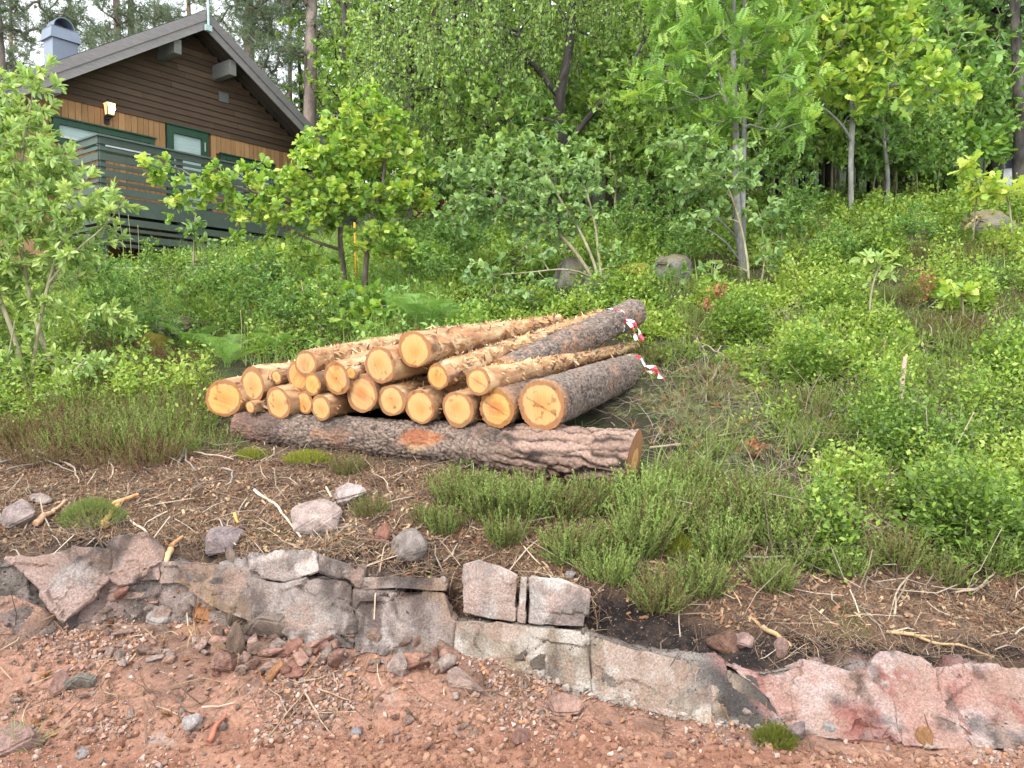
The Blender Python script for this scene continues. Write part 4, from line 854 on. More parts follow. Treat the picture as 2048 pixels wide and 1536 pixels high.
def rotm(r, n):
    q = r.normal(size=(n, 4)); q /= np.linalg.norm(q, axis=1)[:, None]; a, b, c, d = q.T
    return np.stack([np.stack([1 - 2 * (c * c + d * d), 2 * (b * c - a * d), 2 * (b * d + a * c)], -1), np.stack([2 * (b * c + a * d), 1 - 2 * (b * b + d * d), 2 * (c * d - a * b)], -1), np.stack([2 * (b * d - a * c), 2 * (c * d + a * b), 1 - 2 * (b * b + c * c)], -1)], 1)
_PF = P.reshape(-1, 3); _RF = RID.ravel(); _IX = ix.ravel(); _IY = iy.ravel()
_dr, _dc = np.diff(P[:, :, :], axis=0)[:, :-1], np.diff(P, axis=1)[:-1]
AREA = np.linalg.norm(np.cross(_dr, _dc), axis=-1)
def on_surface(n, wt, seed):
    """n random points on the terrain, weighted by area times wt (a field over the grid)"""
    r = np.random.default_rng(seed); p = (AREA * wt[:-1, :-1]).ravel(); p = p / p.sum(); k = r.choice(len(p), n, p=p); i, j = k // (nc - 1), k % (nc - 1)
    a, b_ = r.random(n)[:, None], r.random(n)[:, None]
    return P[i, j] * (1 - a) * (1 - b_) + P[i + 1, j] * a * (1 - b_) + P[i, j + 1] * (1 - a) * b_ + P[i + 1, j + 1] * a * b_, NN[i, j], r
infr = ((ix > -420) & (ix < 2480) & (iy < 1640)).astype(float)
def pebbles(name, n, wt, size, cols, protos, seed, mat, sink=.2):
    Q, Nn, r = on_surface(n, wt, seed); s = size[0] * np.exp(r.exponential(1, n) * size[1]); s = np.minimum(s, size[2]); Rm = rotm(r, n); k = r.integers(0, len(protos), n); VV, FF, CC = [], [], []; off = 0
    cols = np.array(cols)
    for a, (pv, pf) in enumerate(protos):
        m = np.where(k == a)[0]
        if not len(m): continue
        v = np.einsum('nij,vj->nvi', Rm[m], pv) * s[m][:, None, None] + (Q[m] + Nn[m] * (s[m] * (.5 - sink))[:, None])[:, None]
        VV.append(v.reshape(-1, 3)); FF.append((pf[None] + (np.arange(len(m)) * len(pv))[:, None, None] + off).reshape(-1, 3)); off += len(m) * len(pv)
        CC.append(np.repeat(cols[r.integers(0, len(cols), len(m))] * r.uniform(.75, 1.2, (len(m), 1)), len(pv), 0))
    o = link(name, mesh_np(name, np.vstack(VV), np.vstack(FF), mat, col=np.vstack(CC))); o['kind'] = 'stuff'; return o
M_GRAV = colmat('gravel', (.8, 1.2), 80, 60, .5, .006)
PR = [proto(k, 8 + k % 4) for k in range(8)]; BL = [blob(k) for k in range(5)]
wr = infr * win(2.2, 3.0, 4.9, 5.1)
pebbles('gravel', 27000, wr * (.12 + 2 * sst(-.1, .45, fbm(P, 2.2, 3, 91))), (.004, .55, .034), [(.34, .20, .15), (.24, .15, .11), (.30, .17, .12), (.22, .14, .105), (.28, .215, .185), (.36, .27, .225), (.31, .16, .085), (.15, .105, .082)], PR, 5, M_GRAV)
pebbles('soil_clods', 20000, infr * (RID < 3.4) * (iy > 1380) * sst(.25, .8, RID - 1.6) * (.3 + sst(-.2, .4, fbm(P, 1.8, 3, 93))), (.0022, .72, .036), [(.18, .09, .057), (.22, .12, .078), (.15, .073, .047), (.26, .15, .10)], BL + PR, 6, M_GRAV, .42)
pebbles('grit', 19000, infr * (RID > 5.0) * (RID < 8.3), (.004, .4, .016), [(.10, .065, .045), (.03, .022, .018), (.16, .11, .08), (.22, .17, .14), (.06, .04, .03)], PR, 7, M_GRAV)
pebbles('chalky_rubble', 420, infr * ((RID > 4.85) & (RID < 5.08)) * (ix > 1060) * (ix < 1545), (.014, .4, .05), [(.28, .245, .215), (.24, .20, .17), (.20, .16, .135)], PR, 8, M_GRAV)
# twigs, needles, chips: litter
M_LIT = colmat('dry_litter', (.75, 1.25), 50, 40, .3, .004)
def strips(name, n, wt, ln, wd, cols, seed, lift=.01, tilt=.25, curve=.25, mat=None):
    Q, Nn, r = on_surface(n, wt, seed); L = r.gamma(2.5, ln / 2.5, n) + ln * .2; W = wd * r.uniform(.5, 1.6, n); a = r.uniform(0, 6.283, n); t = np.stack([np.cos(a), np.sin(a), 0 * a], -1); t -= Nn * (t * Nn).sum(1)[:, None]; t += Nn * r.normal(0, tilt, n)[:, None]; t /= np.linalg.norm(t, axis=1)[:, None]
    s = np.cross(t, Nn); s /= np.linalg.norm(s, axis=1)[:, None]; u = np.cross(s, t); c = r.normal(0, curve, n); V = []
    S = 4
    for k in range(S):
        f = k / (S - 1) - .5; p = Q + Nn * lift * r.uniform(.1, 1.2, n)[:, None] + t * (L * f)[:, None] + s * (c * L * (f * f - .08))[:, None] - u * (abs(L * f) ** 2 * .4)[:, None]; ww = (W * (1 - .5 * abs(f)))[:, None]
        V += [p - s * ww, p + s * ww]
    V = np.stack(V, 1); o = np.arange(n)[:, None] * 2 * S; Fq = np.concatenate([np.stack([o + 2 * k, o + 2 * k + 1, o + 2 * k + 3, o + 2 * k + 2], -1).reshape(-1, 4) for k in range(S - 1)])
    cc = np.array(cols)[r.integers(0, len(cols), n)] * r.uniform(.7, 1.25, (n, 1)); o = link(name, mesh_np(name, V.reshape(-1, 3), Fq, mat or M_LIT, col=np.repeat(cc, 2 * S, 0))); o['kind'] = 'stuff'; return o
LC = [(.15, .092, .056), (.09, .052, .033), (.22, .15, .09), (.055, .034, .025), (.19, .095, .048), (.12, .073, .046), (.31, .235, .15)]
wbk = infr * win(7.0, 7.7, 9.3, 10.2); NOPEAT = 1 - .96 * sst(1160, 1210, ix) * (1 - sst(1490, 1640, ix)) * (RID < 8.0 + .12 * n2)
strips('dry_litter', 74000, wbk * NOPEAT * (.35 + sst(-.3, .4, fbm(P, 2, 3, 95))), .034, .0012, LC, 15, .012)
strips('bark_litter', 11500, wbk * NOPEAT * (iy < 1260), .026, .006, [(.19, .095, .05), (.25, .155, .09), (.11, .06, .038), (.07, .043, .03), (.31, .22, .135)], 16, .012, .3, .1)
strips('fallen_twigs', 4200, infr * NOPEAT * (1 + 2.5 * np.exp(-((ix - 1410) / 120) ** 2 - ((iy - 820) / 80) ** 2)) * win(6.6, 7.3, 10.9, 11.6), .20, .0026, [(.22, .175, .135), (.14, .095, .07), (.32, .26, .2), (.08, .056, .044)], 17, .03, .3, .5)
strips('dead_heather_stems', 1700, infr * win(8.6, 9.0, 11.6, 12.2) * sst(1280, 1420, ix) * (.25 + sst(.0, .4, fbm(P, 1.1, 3, 97))), .26, .0022, [(.20, .15, .115), (.13, .09, .07), (.28, .23, .19)], 20, .16, .9, .5)
strips('rubble_roots', 700, infr * win(3.0, 3.6, 5, 5.5), .14, .0022, LC, 18, .008, .3, .5)
strips('hanging_rootlets', 2200, infr * NOPEAT * win(6.2, 6.6, 7.6, 8.0), .11, .0013, [(.14, .09, .06), (.08, .05, .035), (.24, .17, .11)], 19, .02, .5, .6)
# traced sticks, roots and splinters: things
M_STICK = colmat('bare_wood', (.7, 1.3), 40, 30, .5, .004, sc3=(1, 1, .4))
def stick(pts, rpx, col, label, group=None, name='stick', up=.015, cat='stick', Y=None, forks=()):
    g = Geo()
    for pl, rp in [(pts, rpx)] + list(forks):
        W = []
        for k, q in enumerate(pl):
            if len(q) == 3: w_ = at(*q)
            else:
                w_ = hit(*q)
                if w_ is None: continue
                w_ = w_ + np.array([0, -.01, up])
            W.append(w_)
        if len(W) < 2: continue
        W = np.array(W); t = np.linspace(0, len(W) - 1, (len(W) - 1) * 5 + 1); W = np.stack([np.interp(t, np.arange(len(W)), W[:, k]) for k in range(3)], -1)
        r0 = .78 * rp * W[0][1] / F; sd_ = len(g.V) + int(pl[0][0]); W += np.stack([fbm(W + sd_ + 7 * k, 11, 3, k) for k in range(3)], -1) * r0 * 2.2
        rr = r0 * np.linspace(1, .45, len(W)) * (1 + .3 * fbm(W, 25, 2, 3)); V, Fq, _ = tube(W, rr, 7); k7 = 7
        C = np.array(col) * (1 + .3 * fbm(V, 30, 3, 5))[:, None]; g.addn(V, Fq, C); g.add(V[[*range(6, -1, -1)]], [tuple(range(7))], np.array(col) * 1.1); g.add(V[-7:], [tuple(range(7))], col)
    o = g.build(name, M_STICK, smooth=True, col=True); return tag(o, label, cat, group)
TAN, SILV, DKB = (.33, .225, .12), (.23, .20, .17), (.24, .16, .11)
stick([(1770, 1264), (1850, 1284), (1930, 1302), (1985, 1318)], 5, TAN, 'long pale peeled stick on the brown bank above the pink rock', forks=[([(1800, 1272), (1870, 1276)], 6)])
stick([(1522, 1258), (1560, 1280), (1578, 1296)], 8, TAN, 'thick pale root end poking out of the black peat', name='root', cat='root')
stick([(1424, 1168), (1462, 1140)], 5, TAN, 'short pale broken stick near the heather at the bank edge')
stick([(510, 985), (560, 1020), (598, 1075), (602, 1078)], 4, (.5, .4, .3), 'curved pale root lying over the left ledge', name='root', cat='root', forks=())
stick([(255, 1035), (285, 1062), (302, 1078)], 4, (.52, .42, .32), 'crooked pale root below the split wood at left', name='root', cat='root')
stick([(655, 982), (672, 1020), (690, 1048)], 3, (.46, .36, .26), 'thin root beside the large pale boulder', name='root', cat='root')
stick([(212, 1058), (222, 1030), (240, 1012)], 9, (.60, .36, .15), 'yellow split piece of wood lying on the left bank', name='wood_splinter', cat='wood piece'); stick([(232, 1020), (262, 1004), (278, 996)], 7, (.56, .28, .12), 'orange splinter of wood above the yellow split piece', name='wood_splinter', cat='wood piece')
stick([(70, 1055), (95, 1035), (122, 1012)], 9, (.42, .26, .16), 'brown piece of bark wood left of the green moss tuft', name='wood_splinter', cat='wood piece')
stick([(340, 1100), (335, 1122), (328, 1138)], 9, (.44, .29, .15), 'rotten wood chunk hanging on the left ledge', name='wood_splinter', cat='wood piece'); stick([(345, 1098), (362, 1082)], 8, (.36, .19, .09), 'reddish wood chunk above the rotten wood', name='wood_splinter', cat='wood piece')
stick([(418, 1482), (438, 1456), (456, 1436)], 9, (.30, .11, .07), 'red orange slab of bark on the red soil', name='bark_slab', cat='bark piece')
stick([(470, 1036), (476, 1050)], 5, (.6, .28, .08), 'small orange chip at the ledge lip', name='wood_splinter', cat='wood piece')
stick([(540, 1478), (575, 1432), (612, 1392), (632, 1362), (680, 1345)], 2.6, (.27, .19, .13), 'branching thin root sprawling down the rubble', name='root', cat='root', forks=[([(632, 1362), (600, 1368), (580, 1360)], 3), ([(612, 1392), (640, 1440), (668, 1476)], 3), ([(575, 1432), (560, 1400), (538, 1380)], 2.5), ([(640, 1384), (690, 1402), (704, 1404)], 2.5), ([(668, 1352), (676, 1376)], 2.5)])
stick([(750, 1290), (752, 1200), (768, 1100), (800, 1040)], 2.5, (.42, .32, .24), 'long thin root hanging down the dark rock face', name='root', cat='root', forks=[([(720, 1140), (800, 1112), (860, 1100)], 2.2)])
stick([(1012, 1060), (1060, 1110), (1118, 1172)], 2.5, (.46, .36, .25), 'thin straight stalk leaning over the cracked block')
stick([(405, 1420), (440, 1418), (470, 1410)], 3, (.4, .3, .22), 'thin root by the white quartz stone', name='root', cat='root')
for k, (pl, fk, lab) in enumerate([
    ([(1470, 1125), (1580, 1122), (1690, 1112), (1790, 1116), (1900, 1108), (1960, 1112)], [([(1690, 1112), (1760, 1068), (1850, 1038)], 2), ([(1790, 1116), (1850, 1128), (1920, 1132)], 2), ([(1580, 1122), (1640, 1150), (1720, 1160)], 2)], 'long grey dead branch lying along the right bank'),
    ([(1910, 1195), (1950, 1188), (1985, 1160), (1995, 1128), (1970, 1105)], [([(1985, 1160), (2020, 1130), (2048, 1100)], 3), ([(1970, 1105), (1940, 1085), (1880, 1060)], 2.5), ([(1950, 1188), (1910, 1190), (1860, 1182)], 2.2)], 'thick silvery forked branch at the right edge of the bank'),
    ([(1640, 960), (1690, 1000), (1760, 1050), (1840, 1100), (1900, 1130)], [([(1690, 1000), (1740, 1065), (1780, 1100)], 2), ([(1660, 975), (1700, 1040), (1720, 1080)], 2), ([(1760, 1050), (1850, 1072), (1930, 1090)], 2), ([(1650, 968), (1730, 1010), (1800, 1040)], 2)], 'fan of dead grey heather stems below the bilberry'),
    ([(1785, 1240), (1790, 1200), (1815, 1160), (1830, 1140)], [([(1790, 1200), (1775, 1250)], 2)], 'upright crooked twig on the right bank'),
    ([(0, 935), (60, 915), (110, 905), (160, 918)], [([(60, 915), (120, 940), (150, 955)], 2.5), ([(20, 945), (90, 930), (140, 925)], 2)], 'dead twigs lying at the left end of the bank'),
    ([(60, 905), (110, 922), (150, 945), (160, 975)], [], 'bent pale stick at the far left of the bank'),
    ([(360, 930), (372, 895), (400, 855), (408, 838)], [([(372, 895), (375, 930), (395, 950)], 2.5), ([(380, 880), (440, 900), (500, 890)], 2)], 'pale bent twig beside the left end of the bearer log'),
    ([(390, 912), (430, 920), (470, 928)], [], 'short pale stick on the litter below the bearer log'),
    ([(448, 945), (470, 950), (462, 975)], [([(462, 975), (445, 982)], 2.5)], 'hook shaped pale twig on the litter'),
    ([(1300, 905), (1400, 890), (1480, 870), (1540, 850)], [([(1400, 890), (1450, 868), (1520, 835)], 2.5), ([(1350, 900), (1440, 890), (1500, 880)], 2)], 'pale dead branches lying right of the bearer log'),
    ([(1860, 845), (1900, 850), (1918, 846)], [], 'pale log-like stick under the bilberry at right'),
    ([(1420, 770), (1450, 720), (1500, 700), (1540, 705)], [([(1450, 720), (1470, 760), (1500, 790)], 2), ([(1450, 720), (1400, 690), (1380, 660)], 2)], 'grey twiggy branch tangle on the slope right of the logs')]):
    stick(pl, 3.2, SILV if k % 2 == 0 else (.32, .25, .18), lab, 'dead branches', 'dead_branch', forks=fk, up=.03)
g_ = hit(1795, 850)
# ================================================================== LEAVES: templates (x across, y along, z up)
def T_(V, Fc): return np.array(V, float), [np.array(f) for f in Fc]
def t_kite(w=.32, fold=.05): return T_([(0, 0, 0), (w, .45, fold), (0, 1, 0), (-w, .45, fold)], [[[0, 1, 2, 3]]])
def t_oval(w=.26, fold=.06, curl=.12):
    y = [.0, .22, .5, .78, 1.0]; h = [.02, .75, 1, .7, .03]; V = []
    for a, b in zip(y, h): V += [(-w * b, a, fold * b - curl * a * a), (0, a, -curl * a * a), (w * b, a, fold * b - curl * a * a)]
    Fq = []
    for k in range(4): o = 3 * k; Fq += [[o, o + 1, o + 4, o + 3], [o + 1, o + 2, o + 5, o + 4]]
    return T_(V, [Fq])
def t_oak(fold=.05, curl=.10):
    y = [0, .12, .22, .33, .43, .55, .65, .78, .86, .95, 1.0]; h = [.03, .06, .16, .11, .27, .17, .36, .22, .30, .14, .02]; V = []
    for a, b in zip(y, h): V += [(-b, a + .02, fold * b * 3 - curl * a * a), (0, a, -curl * a * a), (b, a + .02, fold * b * 3 - curl * a * a)]
    Fq = []
    for k in range(len(y) - 1): o = 3 * k; Fq += [[o, o + 1, o + 4, o + 3], [o + 1, o + 2, o + 5, o + 4]]
    return T_(V, [Fq])
def t_rowan(n=6):
    V, Fq = [], []
    for k in range(n):
        y = .16 + .78 * k / n; l = .30 * (1 - .35 * abs(k / n - .45)); w = .055
        for sg in (-1, 1):
            o = len(V); V += [(0, y, 0), (sg * l * .5 - w * .3 * sg, y + l * .42 - .01, .02), (sg * l, y + l * .30, -.03), (sg * l * .55 + w * .2 * sg, y + l * .02 - w, .01)]; Fq += [[o, o + 1, o + 2, o + 3] if sg < 0 else [o, o + 3, o + 2, o + 1]]
    o = len(V); V += [(0, .92, 0), (.06, 1.05, .0), (0, 1.25, -.03), (-.06, 1.05, 0)]; Fq += [[o, o + 1, o + 2, o + 3]]
    o = len(V); V += [(-.008, 0, 0), (.008, 0, 0), (.005, .95, 0), (-.005, .95, 0)]; Fq += [[o, o + 1, o + 2, o + 3]]
    return T_(V, [Fq])
def t_needles(n=16, seed=0, spread=.9, w=.012):
    r = np.random.default_rng(seed); V, Ft = [], []
    for k in range(n):
        a = r.uniform(0, 6.28); y0 = r.uniform(0, .45); ca, sa = math.cos(a), math.sin(a); s = r.uniform(.35, spread); l = r.uniform(.4, .6)
        d = np.array([ca * s, 1, sa * s]); d /= np.linalg.norm(d); p = np.array([0, y0, 0]); q = p + d * l; sd_ = np.array([-sa, 0, ca]) * w
        o = len(V); V += [tuple(p - sd_), tuple(p + sd_), tuple(q)]; Ft += [[o, o + 1, o + 2]]
    return T_(V, [Ft])
def t_heather(n=24, seed=0):
    r = np.random.default_rng(seed); V, Fq = [(-.012, 0, 0), (.012, 0, 0), (.006, 1, .03), (-.006, 1, .03)], [[0, 1, 2, 3]]
    for k in range(n):
        y = .18 + .82 * k / n; a = r.uniform(0, 6.28); l = r.uniform(.06, .13) * (1 - .45 * k / n); d = np.array([math.cos(a), .9, math.sin(a)]); d /= np.linalg.norm(d); sd_ = np.array([-math.sin(a), 0, math.cos(a)]) * .015
        p = np.array([0, y, .02 * y]); o = len(V); V += [tuple(p - sd_ * .5), tuple(p + sd_ * .5), tuple(p + d * l + sd_), tuple(p + d * l - sd_)]; Fq += [[o, o + 1, o + 2, o + 3]]
    return T_(V, [Fq])
def t_blade(seed=0, w=.018, bend=.5):
    V = []; S = 5
    for k in range(S):
        f = k / (S - 1); V += [(-w * (1 - f * .92), f * (1 - .25 * bend * f), -bend * f * f), (w * (1 - f * .92), f * (1 - .25 * bend * f), -bend * f * f)]
    return T_(V, [[[2 * k, 2 * k + 1, 2 * k + 3, 2 * k + 2] for k in range(S - 1)]])
def t_fern(n=24, arch=.5):
    V, Fq = [], []
    def ctr(f): return np.array([0, f * (1 - .2 * arch * f), .22 * f - arch * f * f])
    for k in range(n):
        f = .12 + .86 * k / n; c = ctr(f); l = .24 * math.sin(math.pi * min(1, .25 + .75 * (1 - f))) * (1.0 if f > .2 else .6)
        for sg in (-1, 1):
            m = 4
            for j in range(m):
                g0, g1 = j / m, (j + 1) / m; w = .017 * (1 - g0 * .7); p = c + np.array([sg * l * g0, .10 * l * g0, -.12 * l * g0 ** 2]); q = c + np.array([sg * l * g1 * .98, .10 * l * g1 + .0, -.12 * l * g1 ** 2]); o = len(V)
                V += [tuple(p + (0, -w * .35, 0)), tuple(q + (0, -w * .10, 0)), tuple(q + (0, w * .62, .004)), tuple(p + (0, w * .25, 0))]; Fq += [[o, o + 1, o + 2, o + 3]]
    for k in range(8):
        c0, c1 = ctr(k / 8), ctr((k + 1) / 8); o = len(V); V += [tuple(c0 + (-.006, 0, 0)), tuple(c0 + (.006, 0, 0)), tuple(c1 + (.005, 0, 0)), tuple(c1 + (-.005, 0, 0))]; Fq += [[o, o + 1, o + 2, o + 3]]
    return T_(V, [Fq])
def unit(v): return v / (np.linalg.norm(v, axis=-1, keepdims=True) + 1e-9)
class Leaves:
    """many copies of leaf templates gathered into one mesh"""
    def __init__(s): s.V = []; s.F = {}; s.T = []; s.n = 0
    def add(s, tpl, Q, D, U, S, tint, sx=None):
        tv, tf = tpl; n = len(Q)
        if n == 0: return
        D = unit(D); X = unit(np.cross(D, U)); Z = np.cross(X, D); S = np.broadcast_to(np.asarray(S, float), (n,)); sw = S if sx is None else S * sx
        v = Q[:, None] + (X * sw[:, None])[:, None] * tv[None, :, 0:1] + (D * S[:, None])[:, None] * tv[None, :, 1:2] + (Z * S[:, None])[:, None] * tv[None, :, 2:3]
        s.V.append(v.reshape(-1, 3).astype(np.float32)); s.T.append(np.repeat(np.broadcast_to(np.asarray(tint, float), (n,)), len(tv)).astype(np.float32))
        for f in tf: s.F.setdefault(f.shape[1], []).append((f[None] + (np.arange(n) * len(tv))[:, None, None] + s.n).reshape(-1, f.shape[1]))
        s.n += n * len(tv)
    def mesh(s, name, mat, base=None):
        V = np.concatenate(s.V); V = V - np.asarray(base, np.float32) if base is not None else V
        return mesh_np(name, V, [np.concatenate(f) for f in s.F.values()], mat, tint=np.concatenate(s.T))
KITE, OVAL, OVALW, OAK, ROWAN, FERN = t_kite(), t_oval(), t_oval(.33, .07, .15), t_oak(), t_rowan(), t_fern()
NEED = [t_needles(16, k) for k in range(4)]; HEA = [t_heather(16, k) for k in range(4)]; BLD = [t_blade(k, .016 + .006 * (k % 2), .15 + .3 * k) for k in range(4)]
# ------------------------------------------------------------------ leaf colours
L_BILB = leafmat('bilberry_leaf', [(0, (.09, .15, .03)), (.12, (.12, .20, .035)), (.45, (.21, .33, .055)), (.75, (.33, .44, .08)), (1, (.42, .48, .12))], .42, .5)
L_HEA = leafmat('heather_shoot', [(0, (.15, .09, .055)), (.3, (.16, .135, .055)), (.6, (.165, .22, .06)), (1, (.27, .35, .09))], .3, .7, .15)
L_GRASS = leafmat('grass_blade', [(0, (.33, .27, .14)), (.2, (.24, .27, .09)), (.6, (.25, .37, .08)), (1, (.38, .48, .12))], .4, .5)
L_HERB = leafmat('herb_leaf', [(0, (.10, .20, .05)), (.5, (.20, .34, .08)), (1, (.36, .49, .12))], .4, .5)
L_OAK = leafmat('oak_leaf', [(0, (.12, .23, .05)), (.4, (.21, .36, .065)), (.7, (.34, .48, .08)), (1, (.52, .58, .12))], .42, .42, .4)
L_WIL = leafmat('willow_leaf', [(0, (.20, .30, .10)), (.5, (.30, .43, .13)), (1, (.47, .56, .18))], .4, .5)
L_SAL = leafmat('sallow_leaf', [(0, (.15, .25, .10)), (.5, (.23, .36, .125)), (1, (.37, .48, .16))], .38, .5)
L_BIR = leafmat('birch_leaf', [(0, (.13, .22, .05)), (.5, (.23, .36, .075)), (1, (.40, .50, .11))], .4, .42, .4)
L_ROW = leafmat('rowan_leaf', [(0, (.13, .25, .055)), (.5, (.23, .39, .08)), (1, (.40, .53, .12))], .42, .5)
L_DARK = leafmat('dark_leaf', [(0, (.06, .11, .035)), (.5, (.11, .19, .055)), (1, (.19, .28, .08))], .3, .5)
L_PINE = leafmat('pine_needle', [(0, (.08, .115, .065)), (.5, (.13, .175, .09)), (1, (.20, .24, .12))], .15, .6, .2)
L_FERN = leafmat('fern_frond', [(0, (.12, .24, .05)), (1, (.26, .42, .09))], .4, .6)
L_BROWN = leafmat('withered_leaf', [(0, (.25, .10, .05)), (1, (.42, .20, .10))], .3, .7)
# ------------------------------------------------------------------ ground cover in zones
def cover_points(n, dens, seed, x0=-15, x1=16, y0=3.3, y1=20):
    """random ground points; dens(ix, iy, X, Y) gives the chance to keep each"""
    r = np.random.default_rng(seed); Y = y0 + (y1 - y0) * r.random(n) ** 1.35; X = r.uniform(-1.0, 1.0, n) * Y; Z, rr = gz_at(X, Y); Q = np.stack([X, Y, Z], -1)
    px, py = proj(Q); k = r.random(n) < dens(px, py, X, Y) * (rr > 7.2); k &= (X > GX0 + .2) & (X < GX1 - .2)
    hx = (X - W0[0]) * D1[0] + (Y - W0[1]) * D1[1]; hn = (X - W0[0]) * NV[0] + (Y - W0[1]) * NV[1]
    k &= ~((hx > tL - .2) & (hx < tR + .2) & (hn < ks * .6) & (hn > -9)); return Q[k], px[k], py[k], r
def nz2(X, Y, f, s): return fbm(np.stack([X, Y, 0 * X], -1), f, 3, s)
def bump_z(X, Y): return nz2(X, Y, 1.3, 77)
def inpile(px, py):                                   # the strip of ground under and before the logs
    return (px > 420) & (px < 1300) & (py > 745 - .0 * px) & (py < 900 + (px - 430) * .09)
def edge(px): return np.interp(px, [-300, 0, 430, 520, 860, 900, 1100, 1200, 1480, 1600, 1800, 2048, 2400], [900, 895, 880, 800, 800, 1000, 1080, 1150, 1160, 1140, 1150, 1150, 1150])   # lower limit of the dense growth
def d_bil(px, py, X, Y):
    a = sst(1180, 1420, px + 120 * nz2(X, Y, .7, 5)) * sst(.0, .22, nz2(X, Y, .8, 6) + .22) + .4 * sst(1400, 1600, px) * sst(950, 700, py)
    a = np.maximum(a, .6 * (px < 1000) * (py < 720) * sst(-.15, .2, nz2(X, Y, .9, 8))) + .5 * ((px > 880) & (px < 1320) & (py < 700)) + .22 * ((px < 440) & (py > 700) & (py < 880))
    debris = np.exp(-((px - 1410) / 115) ** 2 - ((py - 820) / 75) ** 2); debris = np.maximum(debris, ((px < 1470) & (py > 930)) * .97)
    return np.clip(a, 0, 1) * (1 - .92 * debris) * sst(edge(px) + 20, edge(px) - 60, py + 40 * nz2(X, Y, 2, 9)) * ~inpile(px, py)
def dome(r, m, L, rad, h):
    u = r.normal(size=(m, L, 3)); u /= np.linalg.norm(u, axis=-1, keepdims=True); u[..., 2] = abs(u[..., 2]); rr = r.random((m, L, 1)) ** .45
    return u * rr * np.stack([rad, rad, h], -1)[:, None, :], u
def shrubs(name, Q, r, L, rad, h, ls, mat, tpl, tintf, seed):
    m = len(Q); off, u = dome(r, m, L, rad, h); Pp = (Q[:, None] + off).reshape(-1, 3); D = unit(u * np.array([1, 1, .5]) + r.normal(0, .45, u.shape)).reshape(-1, 3); U = unit(np.array([0, 0, 1.]) + r.normal(0, .45, (m * L, 3)))
    S = np.repeat(ls, L) * r.uniform(.45, 1.35, m * L); t = np.clip(np.repeat(tintf, L) + r.normal(0, .22, m * L), 0, 1); lv = Leaves(); lv.add(tpl, Pp, D, U, S, t); return lv
lvB = Leaves()
def mounds(X, Y):
    """the low shrubs grow in cushions: height, tone and kind of the cushion at each place, with gaps between"""
    f1, f2, c1, c2, c3, _, _ = worley(X * 1.55 + .6 * nz2(X, Y, 1.6, 71), Y * 1.55 + .6 * nz2(X, Y, 1.6, 72), 73); return f1, f2, c1, c2, c3
for (ya, yb, n, L, ls, seed) in ((3.4, 6.2, 7000, 90, .034, 201), (6.2, 9.5, 9500, 70, .044, 202), (9.5, 14.5, 9500, 48, .06, 203)):
    Q, px, py, r = cover_points(n, d_bil, seed, y0=ya, y1=yb); f1, f2, c1, c2, c3 = mounds(Q[:, 0], Q[:, 1])
    k = (r.random(len(Q)) > .72 * sst(.38, .60, f1 + .25 * nz2(Q[:, 0], Q[:, 1], 5, 75))) & ((c3 < .80) | (px < 1100)); Q = Q[k]; f1, c1, c2 = f1[k], c1[k], c2[k]
    hh = (.06 + (.12 + .56 * c1) * (1 - (f1 / .70) ** 2)).clip(.05, .7) * r.uniform(.75, 1.2, len(Q))
    l_ = shrubs('b', Q - np.array([0, 0, .03]), r, L, r.uniform(.08, .17, len(Q)), hh, np.full(len(Q), ls), None, KITE, .14 + .76 * c2 + .14 * r.normal(size=len(Q)), seed)
    lvB.V += l_.V; lvB.T += l_.T
    for f in l_.F.get(4, []): lvB.F.setdefault(4, []).append(f + lvB.n)
    lvB.n += l_.n
o = link('bilberry_shrubs', lvB.mesh('bilberry', L_BILB)); tag(o, kind='stuff')
# heather
def heather_bush(lv, r, c, rad, h, ns, t0, spread=.55, tpls=HEA):
    a = r.uniform(0, 6.28, ns); q = rad * np.sqrt(r.random(ns)) * .75; Q = c + np.stack([q * np.cos(a), q * np.sin(a) * .9, 0 * a], -1); D = unit(np.stack([np.cos(a) * q / rad * spread, np.sin(a) * q / rad * spread, np.ones(ns)], -1) + r.normal(0, .22, (ns, 3)))
    S = h * r.uniform(.55, 1.1, ns) * (1 - .35 * (q / rad) ** 2); t = np.clip(t0 + r.normal(0, .16, ns), 0, 1); k = r.integers(0, len(tpls), ns)
    for j, tp in enumerate(tpls): m = k == j; lv.add(tp, Q[m], D[m], r.normal(size=(m.sum(), 3)), S[m], t[m])
def d_hea(px, py, X, Y):
    a = .9 * ((px < 440) & (py > 690) & (py < 905)) * sst(60, 160, px) + .75 * (px > 1280) * sst(edge(px) + 60, edge(px) - 40, py) * (1 - .95 * np.exp(-((px - 1410) / 120) ** 2 - ((py - 830) / 80) ** 2)) + .9 * np.exp(-((px - 1960) / 130) ** 2 - ((py - 600) / 90) ** 2) + .8 * np.exp(-((px - 1380) / 70) ** 2 - ((py - 670) / 40) ** 2) + .25 * (px < 900) * (py < 690) + .5 * np.exp(-((px - 1640) / 90) ** 2 - ((py - 1000) / 60) ** 2)
    a = a + .25 * ((px < 330) & (py > 860) & (py < 930)); return np.clip(a, 0, 1) * ~inpile(px, py)
lvH = Leaves()
